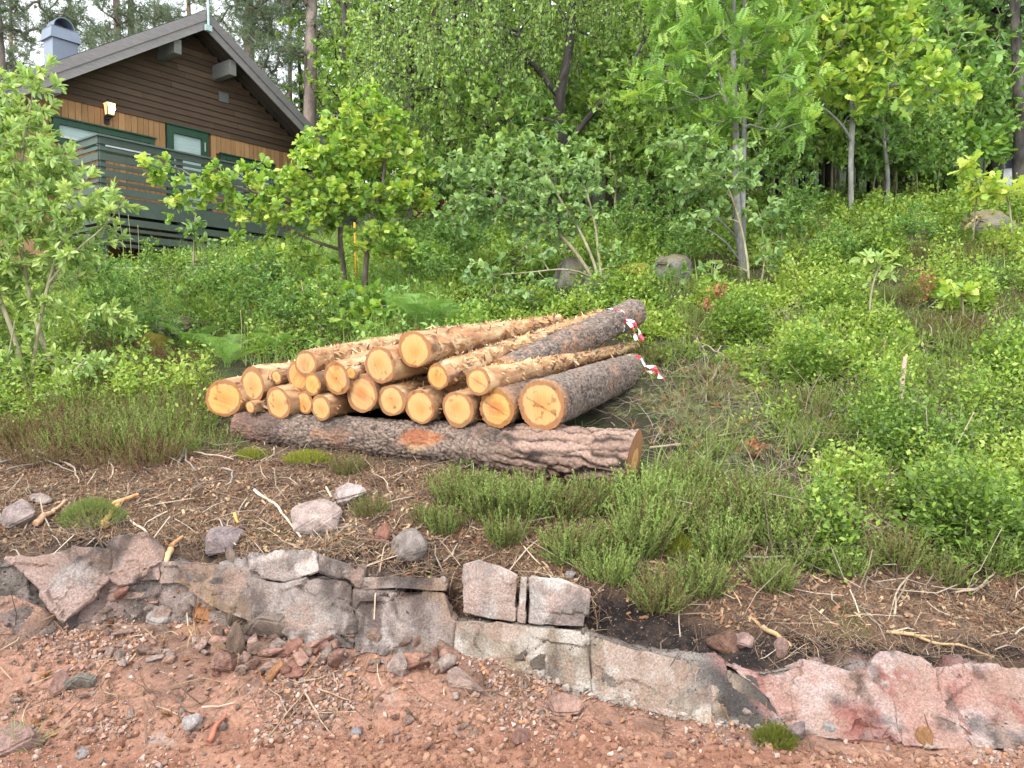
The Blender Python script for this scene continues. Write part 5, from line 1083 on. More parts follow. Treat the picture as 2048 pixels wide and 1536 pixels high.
for (ya, yb, n, ns, seed) in ((4.2, 7.5, 3000, 60, 211), (7.5, 13, 2800, 30, 212)):
    Q, px, py, r = cover_points(n, d_hea, seed, y0=ya, y1=yb); f1, f2, c1, c2, c3 = mounds(Q[:, 0], Q[:, 1]); k_ = (px < 1100) | (c3 > .74) | (r.random(len(Q)) < .12); Q, px, py, c2 = Q[k_], px[k_], py[k_], c2[k_]; tn = .34 + .42 * c2 + .2 * nz2(Q[:, 0], Q[:, 1], 1.2, 43) - .28 * np.exp(-((px - 1960) / 150) ** 2 - ((py - 600) / 100) ** 2) - .12 * (px < 440)
    tn = tn + r.normal(0, .15, len(tn)) + (px < 440) * r.normal(-.05, .2, len(tn))
    for q, t in zip(Q, tn): heather_bush(lvH, r, q, r.uniform(.14, .28), r.uniform(.14, .28), ns, t, .95)
o = link('heather_cover', lvH.mesh('heather', L_HEA)); tag(o, kind='stuff')
# separate heather bushes on the bank before the logs: things
HB_ = [(925, 960, 110, .30), (985, 985, 120, .32), (1050, 985, 120, .34), (1120, 990, 100, .28), (1175, 985, 80, .32), (1285, 990, 110, .40), (1345, 1030, 100, .36), (1140, 1075, 110, .30), (1215, 1115, 100, .28), (1320, 1165, 110, .28), (1405, 1140, 90, .3), (1280, 1060, 110, .4), (1440, 1075, 90, .35),
      (740, 985, 60, .17), (845, 1000, 50, .16), (940, 895, 36, .2), (700, 905, 70, .2), (1500, 1010, 120, .42), (1560, 1050, 110, .4), (1010, 1040, 80, .25), (890, 1020, 70, .25), (1380, 945, 90, .35), (1600, 1085, 100, .3), (1690, 1105, 80, .24), (1790, 1090, 90, .3), (1880, 1120, 80, .24), (1975, 1095, 100, .3), (1545, 1130, 80, .24)]
HB = [(a, b + 16, c * 1.0, d * .85) for a, b, c, d in HB_]
HLAB = ['heather bush left in the row before the bearer log', 'grey green heather bush before the middle of the bearer log', 'tall heather bush before the right half of the bearer log', 'low heather between two bushes under the bearer log', 'upright heather tips in front of the furrowed butt end', 'large fresh green heather bush right of the sawn butt end', 'bushy heather just below the butt end of the bearer log',
        'heather bush overhanging the cracked granite block', 'fresh green heather hanging over the black peat edge', 'grey green heather bush lowest at the peat edge', 'small bright heather bush right of the lowest grey green one', 'dense heather behind the peat edge bushes', 'heather with brown lower stems on the right of the bank',
        'small dark heather tuft beside the flat pale stone', 'tiny heather tuft above the round grey stone', 'single heather sprig before the dark bearer log', 'sparse yellowish heather under the left half of the bearer log', 'heather bush mixed with bilberry on the right bank', 'brownish heather bush at the foot of the bilberry slope', 'thin dry heather before the cracked block', 'dry brown heather stems above the lip', 'heather sprout right behind the butt end', 'brown green heather beside the grey dead branch on the right bank', 'low heather tuft over the middle of the long grey dead branch', 'heather at the foot of the fan of dead grey stems', 'small heather tuft left of the thick silvery forked branch', 'heather bush above the thick silvery forked branch', 'heather tuft at the left end of the long grey dead branch']
for k, ((px, py, wp, hh), lab) in enumerate(zip(HB, HLAB)):
    h = hit(px, py + 22); r = np.random.default_rng(300 + k); lv = Leaves(); rad = wp / 2 * h[1] / F * 1.15
    heather_bush(lv, r, h - np.array([0, 0, .03]), rad, hh * .95, int(90 + 900 * rad), .58 + r.normal(0, .10) - (.2 if k in (13, 19, 20) else 0), .7)
    nb = 26; a = r.uniform(0, 6.28, nb); Qb = h + np.stack([np.cos(a), np.sin(a), 0 * a], -1) * (rad * .4 * r.random(nb))[:, None]; lv.add(BLD[0], Qb, np.stack([np.cos(a), np.sin(a), .8 + 0 * a], -1), r.normal(size=(nb, 3)), hh * .7, 0.0)
    o = link('heather_bush', lv.mesh('heather_bush', L_HEA, h), None, tuple(h)); tag(o, lab, 'heather', 'heather bushes on the bank')
# grass and herbs
def d_gra(px, py, X, Y):
    a = .8 * (px < 1000) * (py < 700) * sst(-.2, .25, nz2(X, Y, .8, 51)) + .30 * np.exp(-((px - 1415) / 130) ** 2 - ((py - 820) / 90) ** 2) + .9 * (py < 480) * (px > 560) * (px < 1100) + .06 * (px > 1300) + .3 * (px > 450) * (px < 800) * (py < 760); return np.clip(a, 0, 1) * ~inpile(px, py) * (py < edge(px) + 50)
lvG = Leaves()
for (ya, yb, n, nb, ln, seed) in ((4.4, 9, 5200, 24, .24, 221), (9, 20, 6500, 18, .32, 222)):
    Q, px, py, r = cover_points(n, d_gra, seed, y0=ya, y1=yb); m = len(Q); Pp = (Q[:, None] + np.concatenate([r.normal(0, .07, (m, nb, 2)), np.full((m, nb, 1), -.02)], -1)).reshape(-1, 3)
    deb = np.exp(-((px - 1415) / 140) ** 2 - ((py - 820) / 95) ** 2); fl = np.repeat(deb, nb)[:, None]; D = unit(np.array([0, 0, 1.]) * (1 - .8 * fl) + r.normal(0, .38, Pp.shape)); tn = np.repeat(.6 + .3 * nz2(Q[:, 0], Q[:, 1], 1.0, 53) - .50 * deb, nb) + r.normal(0, .18, m * nb); k = r.integers(0, 4, m * nb); S = ln * r.uniform(.45, 1.25, m * nb)
    for j in range(4): mm = k == j; lvG.add(BLD[j], Pp[mm], D[mm], r.normal(size=(mm.sum(), 3)), S[mm], np.clip(tn[mm], 0, 1))
o = link('grass', lvG.mesh('grass', L_GRASS)); tag(o, kind='stuff')
def d_herb(px, py, X, Y):
    a = .55 * (px < 980) * (py < 720) * (px > 180) + .35 * (px > 880) * (px < 1350) * (py < 640) + .5 * (py < 640) * (px > 600) * (px < 900); return np.clip(a, 0, 1) * ~inpile(px, py)
lvE = Leaves()
for (ya, yb, n, L, ls, seed) in ((6.0, 9.5, 2600, 34, .06, 231), (9.5, 15, 2600, 26, .075, 232)):
    Q, px, py, r = cover_points(n, d_herb, seed, y0=ya, y1=yb); m = len(Q); off, u = dome(r, m, L, r.uniform(.08, .2, m), r.uniform(.2, .42, m)); Pp = (Q[:, None] + off).reshape(-1, 3)
    lvE.add(OVAL, Pp, unit(u * np.array([1, 1, .4]) + r.normal(0, .4, u.shape)).reshape(-1, 3), unit(np.array([0, 0, 1.]) + r.normal(0, .4, (m * L, 3))), ls * r.uniform(.5, 1.3, m * L), np.clip(np.repeat(.5 + .3 * nz2(Q[:, 0], Q[:, 1], 1.4, 57), L) + r.normal(0, .15, m * L), 0, 1))
o = link('undergrowth', lvE.mesh('undergrowth', L_HERB)); tag(o, kind='stuff')
# bent grey-green needles and cut pine sprays lying on the trampled ground right of the pile
lvS = Leaves(); Q, px, py, r = cover_points(4200, lambda px, py, X, Y: np.clip(1.3 * np.exp(-((px - 1415) / 125) ** 2 - ((py - 825) / 85) ** 2) + .5 * np.exp(-((px - 1400) / 90) ** 2 - ((py - 960) / 70) ** 2), 0, 1), 241, y0=4.3, y1=7.5)
n = len(Q)
for rep in range(4):
    k = r.integers(0, 4, n); D = unit(r.normal(0, 1, (n, 3)) * np.array([1, 1, .35]) + np.array([0, 0, .15]))
    for j in range(4): m = k == j; lvS.add(NEED[j], Q[m] + r.normal(0, .08, (m.sum(), 3)) * np.array([1, 1, .2]) + np.array([0, 0, .05]), D[m], r.normal(size=(m.sum(), 3)), r.uniform(.10, .2, m.sum()), r.uniform(.3, 1, m.sum()))
L_CUT = leafmat('cut_pine_needles', [(0, (.13, .13, .06)), (.5, (.16, .18, .075)), (.75, (.22, .24, .10)), (1, (.28, .14, .07))], .2, .6)
o = link('cut_pine_sprays', lvS.mesh('cut_pine_sprays', L_CUT)); tag(o, kind='stuff')
# moss cushions: green tufts on the bank
def moss_tuft(px, py, wpx, hpx, lab, t0, seed, mat=L_HEA):
    h = hit(px, py + hpx * .3); r = np.random.default_rng(seed); lv = Leaves(); n = int(14 * wpx); a = r.uniform(0, 6.28, n); q = np.sqrt(r.random(n)); rad = wpx / 2 * h[1] / F
    Q = h + np.stack([q * np.cos(a) * rad, q * np.sin(a) * rad * .8, (1 - q * q) * hpx * .55 * h[1] / F - .01], -1); D = unit(np.stack([np.cos(a) * q, np.sin(a) * q, 1 + 0 * a], -1) + r.normal(0, .3, (n, 3)))
    k = r.integers(0, 4, n)
    for j in range(4): m = k == j; lv.add(HEA[j], Q[m], D[m], r.normal(size=(m.sum(), 3)), r.uniform(.03, .06, m.sum()), np.clip(t0 + r.normal(0, .15, m.sum()), 0, 1))
    o = link('moss_tuft', lv.mesh('moss_tuft', mat, h), None, tuple(h)); tag(o, lab, 'moss')
L_MOSS = leafmat('moss', [(0, (.10, .11, .02)), (.5, (.20, .22, .03)), (1, (.32, .34, .05))], .3, .7, .1)
moss_tuft(185, 1024, 122, 70, 'bright green moss and heather tuft on the left bank', .62, 1); moss_tuft(1550, 1475, 66, 34, 'brownish moss clump at the foot of the pink rock', .1, 2, L_MOSS)
moss_tuft(615, 915, 90, 22, 'yellow moss patch before the bearer log', .7, 3, L_MOSS); moss_tuft(1355, 1095, 60, 60, 'yellow moss cushion among the heather on the bank', .6, 4, L_MOSS); moss_tuft(505, 910, 60, 18, 'small yellow moss patch left before the bearer log', .6, 5, L_MOSS)
for k, (px, py, n, lab) in enumerate([(40, 1498, 90, 'grey green grass tuft at the lower left corner'), (855, 1160, 46, 'hanging tuft of grass on the dark rock face')]):
    h = hit(px, py); r = np.random.default_rng(400 + k); lv = Leaves(); lv.add(BLD[1], h + r.normal(0, .025, (n, 3)) * np.array([1, .5, .2]), unit(r.normal(0, .6, (n, 3)) + np.array([0, -.4, 1 if k == 0 else -.4])), r.normal(size=(n, 3)), r.uniform(.07, .16, n), r.uniform(.1, .7, n)); o = link('grass_tuft', lv.mesh('grass_tuft', L_GRASS, h), None, tuple(h)); tag(o, lab, 'grass tuft')
# ferns
def fern(px, py, Yd, nf, ln, lab, seed, tint=.4):
    c = at(px, py, Yd); z, _ = gz_at(np.array([c[0]]), np.array([c[1]])); c[2] = z[0]; r = np.random.default_rng(seed); lv = Leaves(); a = np.arange(nf) / nf * 6.283 + r.normal(0, .25, nf); e = r.uniform(.8, 1.8, nf)
    D = unit(np.stack([np.cos(a), np.sin(a), e], -1)); lv.add(FERN, c + r.normal(0, .04, (nf, 3)) * np.array([1, 1, 0]), D, np.stack([-np.cos(a) * .5, -np.sin(a) * .5, 1 + 0 * a], -1), ln * r.uniform(.7, 1.1, nf), np.clip(tint + r.normal(0, .25, nf), 0, 1))
    o = link('fern', lv.mesh('fern', L_FERN, c), None, tuple(c)); tag(o, lab, 'fern', 'ferns on the slope')
fern(845, 640, 7.9, 16, .62, 'large fern with arching fronds right behind the topmost log', 1); fern(900, 655, 7.7, 10, .45, 'smaller fern leaning over the topmost log', 2); fern(780, 645, 8.2, 9, .45, 'fern half hidden left of the large fern', 3, .35)
fern(450, 700, 7.6, 12, .5, 'yellow green fern standing at the left of the pile', 4, .75); fern(395, 690, 8.0, 9, .45, 'fern between the mossy rock and the pile', 5); fern(560, 690, 7.9, 9, .42, 'fern behind the thin top row log', 6); fern(1330, 560, 9.0, 8, .4, 'small fern beside the lichen rock', 7)
# ================================================================== TREES AND BUSHES
M_WOOD = colmat('bark_wood', (.65, 1.35), 30, 25, .7, .01, .9, sc3=(1, 1, .35))
def resample(p, st):
    p = np.asarray(p, float); d = np.concatenate([[0], np.cumsum(np.linalg.norm(np.diff(p, axis=0), axis=1))]); n = max(2, int(d[-1] / st) + 1); t = np.linspace(0, d[-1], n)
    return np.stack([np.interp(t, d, p[:, k]) for k in range(p.shape[1])], -1)
def smooth_path(p, k=2):
    p = np.asarray(p, float)
    for _ in range(k):
        q = [p[0]]
        for a, b in zip(p[:-1], p[1:]): q += [a * .75 + b * .25, a * .25 + b * .75]
        p = np.array(q + [p[-1]])
    return p
def grow(trunks, A, r, rtip=.004, pw=.5, step=.14, rise=.5, wob=.12, straight=.4):
    """branches every attractor point to the nearest wood; returns chains of (points, radii)"""
    Pn = [np.zeros((0, 3))]; par = []; given = []; chains = []; tot = 0
    for (tp, tr) in trunks:
        q = resample(np.column_stack([smooth_path(np.column_stack([tp, tr]))]), step); idx = list(range(tot, tot + len(q))); Pn.append(q[:, :3]); given += list(q[:, 3])
        if tot and len(q):
            allp = np.vstack(Pn[:-1]); j = int(np.argmin(np.linalg.norm(allp - q[0, :3], axis=1))); par += [j if np.linalg.norm(allp[j] - q[0, :3]) < .35 else -1]
        else: par += [-1]
        par += idx[:-1]; chains.append((idx, True)); tot += len(q)
    cap = tot + len(A) * 40; PP = np.zeros((cap, 3)); PP[:tot] = np.vstack(Pn); DIR = np.zeros((cap, 3))
    for idx, _ in chains: DIR[idx] = np.gradient(PP[idx], axis=0)
    d0 = np.array([np.min(np.linalg.norm(PP[:tot] - a, axis=1)) for a in A]); nt_ = tot
    for ai in np.argsort(d0):
        a = A[ai]; v = a - PP[:tot]; d = np.linalg.norm(v, axis=1); c = d + rise * np.maximum(0, PP[:tot, 2] - a[2] + .15 * d); j = int(np.argmin(c)); dj = d[j]
        if dj < 1e-3: continue
        m = int(np.clip(dj / step, 2, 38)); td = DIR[j] / (np.linalg.norm(DIR[j]) + 1e-9); p1 = PP[j] + td * dj * straight * .6 + (a - PP[j]) * .3 + r.normal(0, wob * dj, 3); t = np.linspace(0, 1, m + 1)[1:, None]
        q = (1 - t) ** 2 * PP[j] + 2 * t * (1 - t) * p1 + t * t * a; q[:-1] += r.normal(0, .02 * min(dj, 1), (m - 1 if m > 1 else 0, 3)) * .6
        idx = list(range(tot, tot + m)); PP[tot:tot + m] = q; DIR[tot:tot + m] = np.gradient(np.vstack([PP[j], q]), axis=0)[1:]; par += [j] + idx[:-1]; given += [0] * m; chains.append(([j] + idx, False)); tot += m
    w_ = np.zeros(tot)
    for idx, tk in chains:
        if not tk: w_[idx[-1]] += 1
    for k in range(tot - 1, -1, -1):
        if par[k] >= 0: w_[par[k]] += w_[k]
    rad = np.maximum(rtip * np.maximum(w_, 1) ** pw, np.array(given))
    for idx, tk in chains:                           # a branch never outgrows the wood it leaves
        if tk: continue
        for a_, b_ in zip(idx[:-1], idx[1:]): rad[b_] = min(rad[b_], rad[a_] * .92 if a_ == idx[0] else rad[a_])
    return [(PP[idx], rad[idx], tk) for idx, tk in chains]
def wood_mesh(chains, mat, base, cfn, ktr=10):
    V, Fq, C = [], [], []; n = 0
    for p, rd, tk in chains:
        if len(p) < 2: continue
        k = ktr if tk else (6 if rd.max() > .02 else 4)
        v, f, _ = tube(p, rd, k)
        if tk: v = v + (v - np.repeat(p, k, 0)) * (.14 * fbm(v, 7, 3, 9))[:, None]
        V.append(v); Fq.append(f + n); n += len(v); C.append(cfn(v, np.repeat(rd, k), tk))
    V = np.vstack(V); return mesh_np('wood', V - base, np.vstack(Fq), mat, col=np.vstack(C), smooth=True)
def bark_brown(v, r, tk):
    n = fbm(v * np.array([1, 1, .4]), 14, 3, 2); return lerpc((.10, .075, .06), (.20, .165, .14), sst(-.3, .4, n))
def bark_dark(v, r, tk):
    n = fbm(v * np.array([1, 1, .4]), 14, 3, 2); return lerpc((.035, .03, .027), (.09, .078, .07), sst(-.3, .4, n))
def bark_grey(v, r, tk):
    n = fbm(v * np.array([1, 1, 2.2]), 10, 3, 2); c = lerpc((.15, .15, .135), (.27, .265, .24), sst(-.3, .35, n)); return lerpc(c, (.12, .11, .10), .7 * sst(.2, .45, fbm(v * np.array([1, 1, 3]), 9, 3, 4)))
def bark_green(v, r, tk):
    n = fbm(v, 14, 3, 2); return lerpc((.16, .15, .085), (.27, .25, .16), sst(-.3, .4, n))
def bark_pine(v, r, tk):
    n = fbm(v * np.array([1, 1, .3]), 9, 4, 2); c = lerpc((.12, .095, .08), (.25, .20, .17), sst(-.3, .4, n)); return lerpc(c, (.34, .17, .09), .5 * sst(.0, .5, fbm(v, .35, 2, 6)))
def blobpts(blobs, n, r, dz=1.0):
    """points spread through ellipsoids given as (x, y, rx, ry) in pixels at a depth, with their own depth radius in metres"""
    vol = np.array([b[2] * b[3] * b[5] * b[4] ** 2 for b in blobs], float); k = r.choice(len(blobs), n, p=vol / vol.sum()); u = r.normal(size=(n, 3)); u /= np.linalg.norm(u, axis=1)[:, None]; u *= (r.random((n, 1)) ** .40); o = []
    for j, q in zip(k, u):
        x, y, rx, ry, Yd, rd = blobs[j]; c = at(x, y, Yd); o.append(c + np.array([q[0] * rx * Yd / F, q[1] * rd, q[2] * ry * Yd / F]))
    return np.array(o)
def foliage(lv, chains, r, tpl, size, per, spread=.7, frac=.55, out=.5, droop=0.0, tint=.5, tvar=.18, tbr=.14, flat=.35, skip_r=.02, lightup=0):
    for p, rd, tk in chains:
        if tk or rd[-1] > skip_r: continue
        n = per if isinstance(per, int) else int(r.integers(per[0], per[1])); L = len(p); t = 1 - frac * r.random(n) ** 1.3; f = t * (L - 1); i = np.minimum(f.astype(int), L - 2); q = p[i] + (p[i + 1] - p[i]) * (f - i)[:, None]; tg = unit(p[i + 1] - p[i])
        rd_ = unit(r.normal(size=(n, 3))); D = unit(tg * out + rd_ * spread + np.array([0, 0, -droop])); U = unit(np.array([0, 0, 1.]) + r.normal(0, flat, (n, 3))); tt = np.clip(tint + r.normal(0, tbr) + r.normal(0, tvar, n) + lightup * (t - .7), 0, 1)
        lv.add(tpl, q, D, U, size * r.uniform(.6, 1.2, n), tt)
def tree(name, label, cat, trunks, blobs, n, seed, leaf, mat, bark, group=None, A=None, hang=None, **kw):
    r = np.random.default_rng(seed); pts = blobpts(blobs, n, r) if A is None else A; base = np.asarray(trunks[0][0][0], float)
    ch = grow(trunks, pts, r, **kw); root = empty(name, tuple(base), label, cat, group); lv = Leaves(); extra = []
    if hang:                                          # hanging strands below the twig ends
        for p, rd, tk in list(ch):
            if tk: continue
            for _ in range(hang[0]):
                st = p[-1 - r.integers(0, min(4, len(p)))]; ln = r.uniform(*hang[1]); m = 7; t = np.linspace(0, 1, m)[:, None]; dr = unit(r.normal(0, 1, 3) * np.array([1, 1, 0])); q = st + dr * .28 * ln * np.sqrt(t) * (1 - .4 * t) + np.array([0, 0, -1.]) * ln * t ** 1.3 + r.normal(0, .012, (m, 3)) * t
                extra.append((q, np.full(m, .0028), False))
        ch = ch + extra
    if callable(leaf): leaf(lv, ch, extra, r)
    else: foliage(lv, ch, r, **leaf)
    part('trunk', wood_mesh(ch, M_WOOD, base, bark), root); part('crown', lv.mesh('crown', mat, base), root); return root
def tp(L, r0, r1, Yd=None):                           # a traced stem: pixels (x, y, depth) and radii in pixels
    W = np.array([at(*q) for q in L]); k = np.linspace(0, 1, len(L)); R = (r0 + (r1 - r0) * k) * np.array([q[2] for q in L]) / F; return W, R
def rooted(L):
    """put the first point of a traced stem on the ground"""
    c = at(*L[0]); z, _ = gz_at(np.array([c[0]]), np.array([c[1]])); px, py = proj(np.array([c[0], c[1], z[0] - .05])); return [(float(px), float(py), L[0][2])] + list(L[1:])
# --- young oak before the cabin
bl = [(725, 250, 85, 62, 9.6, .5), (690, 300, 95, 55, 9.5, .6), (800, 320, 62, 60, 9.6, .5), (640, 345, 75, 50, 9.4, .6), (735, 205, 45, 40, 9.6, .3), (560, 365, 75, 36, 9.3, .5), (470, 360, 60, 36, 9.2, .4), (330, 325, 44, 32, 9.1, .3), (400, 365, 70, 26, 9.1, .35), (370, 405, 60, 24, 9.1, .3), (305, 348, 30, 24, 9.1, .2),
      (520, 420, 80, 36, 9.3, .5), (600, 420, 80, 45, 9.2, .6), (700, 400, 90, 45, 9.3, .6), (790, 400, 75, 40, 9.5, .5), (850, 370, 40, 28, 9.6, .3), (330, 435, 26, 22, 9.1, .15), (490, 470, 60, 26, 9.2, .3), (760, 480, 70, 35, 9.3, .5), (830, 500, 50, 26, 9.2, .3), (600, 500, 50, 30, 9.2, .3), (645, 540, 50, 26, 9.2, .3), (860, 505, 40, 16, 9.2, .2)]
tree('oak_sapling', 'bushy young oak with lobed yellow green leaves in front of the cabin', 'oak', [tp(rooted([(692, 580, 9.6), (685, 520, 9.6), (678, 470, 9.6), (690, 420, 9.6), (705, 340, 9.6), (728, 240, 9.6)]), 6.5, 2), tp(rooted([(727, 575, 9.5), (733, 500, 9.5), (748, 440, 9.5), (765, 380, 9.5), (770, 310, 9.5)]), 6, 2), tp([(690, 430, 9.6), (640, 430, 9.5), (560, 400, 9.3), (470, 372, 9.2), (380, 350, 9.1)], 4.5, 1.5), tp([(682, 500, 9.6), (620, 480, 9.4), (570, 455, 9.3), (510, 435, 9.3)], 3.5, 1.2)],
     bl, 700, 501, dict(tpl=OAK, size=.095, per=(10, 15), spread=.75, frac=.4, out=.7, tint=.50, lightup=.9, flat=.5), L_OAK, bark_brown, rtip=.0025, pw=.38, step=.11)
# low oak suckers
tree('oak_shoots', 'low broad-leaved oak shoots between the young oak and the log pile', 'oak', [tp(rooted([(705, 650, 8.6), (700, 610, 8.6), (690, 575, 8.6)]), 3, 1.2), tp(rooted([(760, 660, 8.5), (765, 620, 8.5), (775, 590, 8.5)]), 3, 1.2)],
     [(690, 600, 75, 40, 8.5, .4), (760, 615, 60, 45, 8.4, .4), (720, 650, 70, 24, 8.2, .3), (600, 585, 50, 30, 8.7, .3), (740, 665, 26, 22, 8.0, .2)], 110, 502, dict(tpl=OAK, size=.115, per=(6, 9), frac=.5, tint=.42, flat=.6), L_OAK, bark_brown, rtip=.0035, step=.1)
# --- willow at the left
OVALN = t_oval(.17, .05, .18)
bl = [(20, 180, 50, 50, 7.2, .3), (110, 330, 70, 50, 7.1, .4), (60, 200, 60, 55, 7.2, .4), (40, 300, 90, 80, 7.2, .6), (60, 400, 110, 70, 7.1, .6), (140, 440, 100, 65, 7.0, .5), (180, 385, 60, 42, 7.0, .3), (235, 400, 48, 30, 7.0, .25), (60, 500, 110, 60, 7.1, .5), (150, 520, 60, 50, 7.0, .4), (30, 580, 60, 70, 7.1, .4), (225, 645, 52, 36, 6.7, .2), (140, 740, 80, 46, 6.6, .35), (70, 700, 50, 46, 6.8, .3), (30, 740, 40, 60, 6.8, .3), (-60, 350, 90, 200, 7.2, .6), (-70, 600, 70, 150, 7.0, .5), (110, 620, 40, 34, 6.9, .3), (120, 820, 60, 20, 6.4, .2), (95, 150, 30, 30, 7.1, .2)]
tree('willow_bush', 'tall pale green willow bush with thin stems at the left edge', 'willow', [tp(rooted([(62, 835, 6.7), (68, 700, 6.8), (95, 570, 6.9), (125, 480, 7.0), (150, 400, 7.1)]), 3.8, 1.5), tp(rooted([(130, 800, 6.8), (62, 620, 7.0), (35, 450, 7.1), (45, 300, 7.2), (65, 190, 7.2)]), 3.2, 1.2), tp(rooted([(60, 840, 6.7), (40, 700, 6.9), (-20, 550, 7.0), (-60, 380, 7.1)]), 3.2, 1.2), tp(rooted([(10, 860, 6.6), (12, 740, 6.7), (30, 640, 6.9)]), 3, 1.2), tp([(95, 570, 6.9), (150, 500, 6.9), (210, 455, 6.9), (250, 400, 7.0)], 2.5, 1)],
     bl, 980, 503, dict(tpl=OVALN, size=.088, per=(13, 20), spread=.65, frac=.55, out=.7, tint=.62, lightup=.4, flat=.7), L_WIL, bark_green, rtip=.0018, pw=.42, step=.10)
# --- sallow with arching stems
bl = [(1140, 400, 80, 75, 8.9, .5), (1080, 330, 110, 65, 9.1, .5), (1170, 325, 60, 50, 9.0, .4), (950, 345, 70, 45, 9.0, .4), (900, 340, 40, 40, 9.1, .3), (1000, 400, 90, 50, 9.0, .5), (930, 430, 60, 40, 9.0, .4), (1075, 450, 70, 50, 8.9, .4), (1010, 290, 60, 40, 9.2, .3), (975, 545, 60, 34, 8.4, .25), (1080, 500, 50, 26, 8.5, .2), (1240, 505, 46, 26, 8.7, .2), (1000, 580, 40, 22, 8.4, .2), (1075, 575, 44, 22, 8.2, .2)]
tree('sallow_bush', 'grey leaved sallow bush with arching stems behind the far log ends', 'sallow', [tp(rooted([(1200, 612, 8.5), (1185, 550, 8.6), (1125, 470, 8.8), (1050, 415, 9.0), (985, 385, 9.1)]), 3, 1.2), tp(rooted([(1203, 615, 8.5), (1195, 540, 8.6), (1160, 460, 8.8), (1120, 400, 8.9), (1090, 340, 9.0)]), 4, 1.4), tp(rooted([(1208, 612, 8.5), (1198, 520, 8.6), (1190, 440, 8.8), (1165, 360, 8.9)]), 3.5, 1.2), tp([(1195, 560, 8.6), (1140, 535, 8.5), (1060, 545, 8.4), (990, 550, 8.4)], 2.2, 1)],
     bl, 480, 504, dict(tpl=OVALW, size=.08, per=(10, 15), spread=.6, frac=.5, out=.75, tint=.5, lightup=.4, flat=.7), L_SAL, bark_green, rtip=.0020, pw=.42, step=.11)
# --- big old tree with dark gnarled trunk and hanging foliage
def birchleaf(lv, ch, extra, r):
    foliage(lv, ch[:len(ch) - len(extra)], r, KITE, .07, (5, 9), spread=.8, frac=.6, droop=.5, tint=.5)
    for p, rd, tk in extra:
        n = int(r.integers(11, 19)); f = r.random(n) * (len(p) - 1.001); i = f.astype(int); q = p[i] + (p[i + 1] - p[i]) * (f - i)[:, None]; lv.add(KITE, q, unit(r.normal(0, .5, (n, 3)) + np.array([0, 0, -1.])), r.normal(size=(n, 3)), .072 * r.uniform(.6, 1.25, n), np.clip(.5 + r.normal(0, .13) + r.normal(0, .15, n), 0, 1))
bl = [(800, 60, 110, 100, 13.2, 1.4), (760, 180, 80, 80, 13.0, 1.2), (900, 130, 120, 100, 13.0, 1.6), (1010, 60, 130, 100, 13.2, 1.8), (880, -80, 160, 110, 13.5, 2.0), (1080, -60, 170, 120, 13.6, 2.2), (1000, 180, 80, 70, 13.2, 1.4), (900, 240, 80, 60, 13.2, 1.2), (1190, 60, 120, 90, 14.9, 1.2), (1290, 190, 90, 70, 13.9, 1.2), (1290, 310, 70, 40, 14.2, .9), (820, 300, 50, 40, 13.0, .8), (1240, -60, 110, 90, 13.6, 1.6), (1000, 290, 70, 30, 13.0, 1.0), (1340, 60, 70, 90, 13.6, 1.2), (740, 60, 50, 70, 13.0, .8)]
tree('weeping_birch', 'big old birch with black gnarled trunk and hanging green foliage in the middle', 'birch', [tp(rooted([(1128, 462, 13.8), (1127, 380, 13.8), (1132, 310, 13.8), (1120, 250, 13.8), (1118, 190, 13.8), (1140, 100, 13.8), (1150, -60, 13.8), (1130, -220, 13.8)]), 17, 5), tp([(1122, 200, 13.8), (1070, 130, 13.7), (1000, 60, 13.6), (920, -20, 13.5)], 6, 2), tp([(1130, 300, 13.8), (1190, 296, 13.7), (1250, 290, 13.5)], 7, 2.5), tp([(1125, 250, 13.8), (1060, 230, 13.5), (990, 240, 13.3)], 6, 2), tp([(1128, 300, 13.8), (1180, 230, 13.6), (1250, 150, 13.5), (1300, 60, 13.5)], 7, 2), tp([(1130, 320, 13.8), (1200, 330, 13.6), (1240, 318, 13.5)], 4, 1.5)],
     bl, 760, 505, birchleaf, L_BIR, bark_dark, hang=(2, (.35, 1.1)), pw=.42, rtip=.0045, step=.2, rise=.3, wob=.16)
# --- rowan with pale double stem
def rowanleaf(lv, ch, extra, r): foliage(lv, ch, r, ROWAN, .21, (4, 7), spread=.7, frac=.5, out=.6, tint=.5, flat=.35, lightup=.5)
bl = [(1400, 90, 110, 80, 9.9, .7), (1320, 190, 80, 42, 9.7, .5), (1290, 160, 50, 40, 9.7, .4), (1420, 190, 90, 60, 9.8, .6), (1560, 200, 80, 50, 9.7, .5), (1530, 120, 90, 70, 9.9, .6), (1590, 255, 55, 36, 9.6, .35), (1380, 20, 110, 80, 10, .7), (1480, -60, 170, 100, 10, .9), (1560, 20, 90, 60, 10, .5), (1380, 285, 80, 30, 9.6, .4), (1460, 250, 60, 40, 9.8, .4), (1600, 130, 50, 60, 9.8, .4)]
tree('rowan', 'rowan with two slender pale grey stems and feathery leaves', 'rowan', [tp(rooted([(1488, 545, 9.6), (1478, 470, 9.6), (1470, 380, 9.7), (1472, 250, 9.8), (1466, 120, 9.9), (1468, 0, 10), (1460, -120, 10)]), 8.5, 4), tp(rooted([(1487, 535, 9.7), (1484, 430, 9.7), (1486, 330, 9.8), (1490, 180, 9.9), (1485, 40, 10), (1500, -100, 10)]), 7, 3.5), tp([(1472, 260, 9.8), (1445, 180, 9.8), (1430, 110, 9.9)], 3, 1.2), tp([(1478, 480, 9.6), (1440, 440, 9.6), (1405, 410, 9.6)], 2.5, 1), tp([(1482, 525, 9.6), (1450, 480, 9.5), (1408, 455, 9.5)], 2.5, 1.1)],
     bl, 480, 506, rowanleaf, L_ROW, bark_grey, rtip=.0032, pw=.42, step=.14)
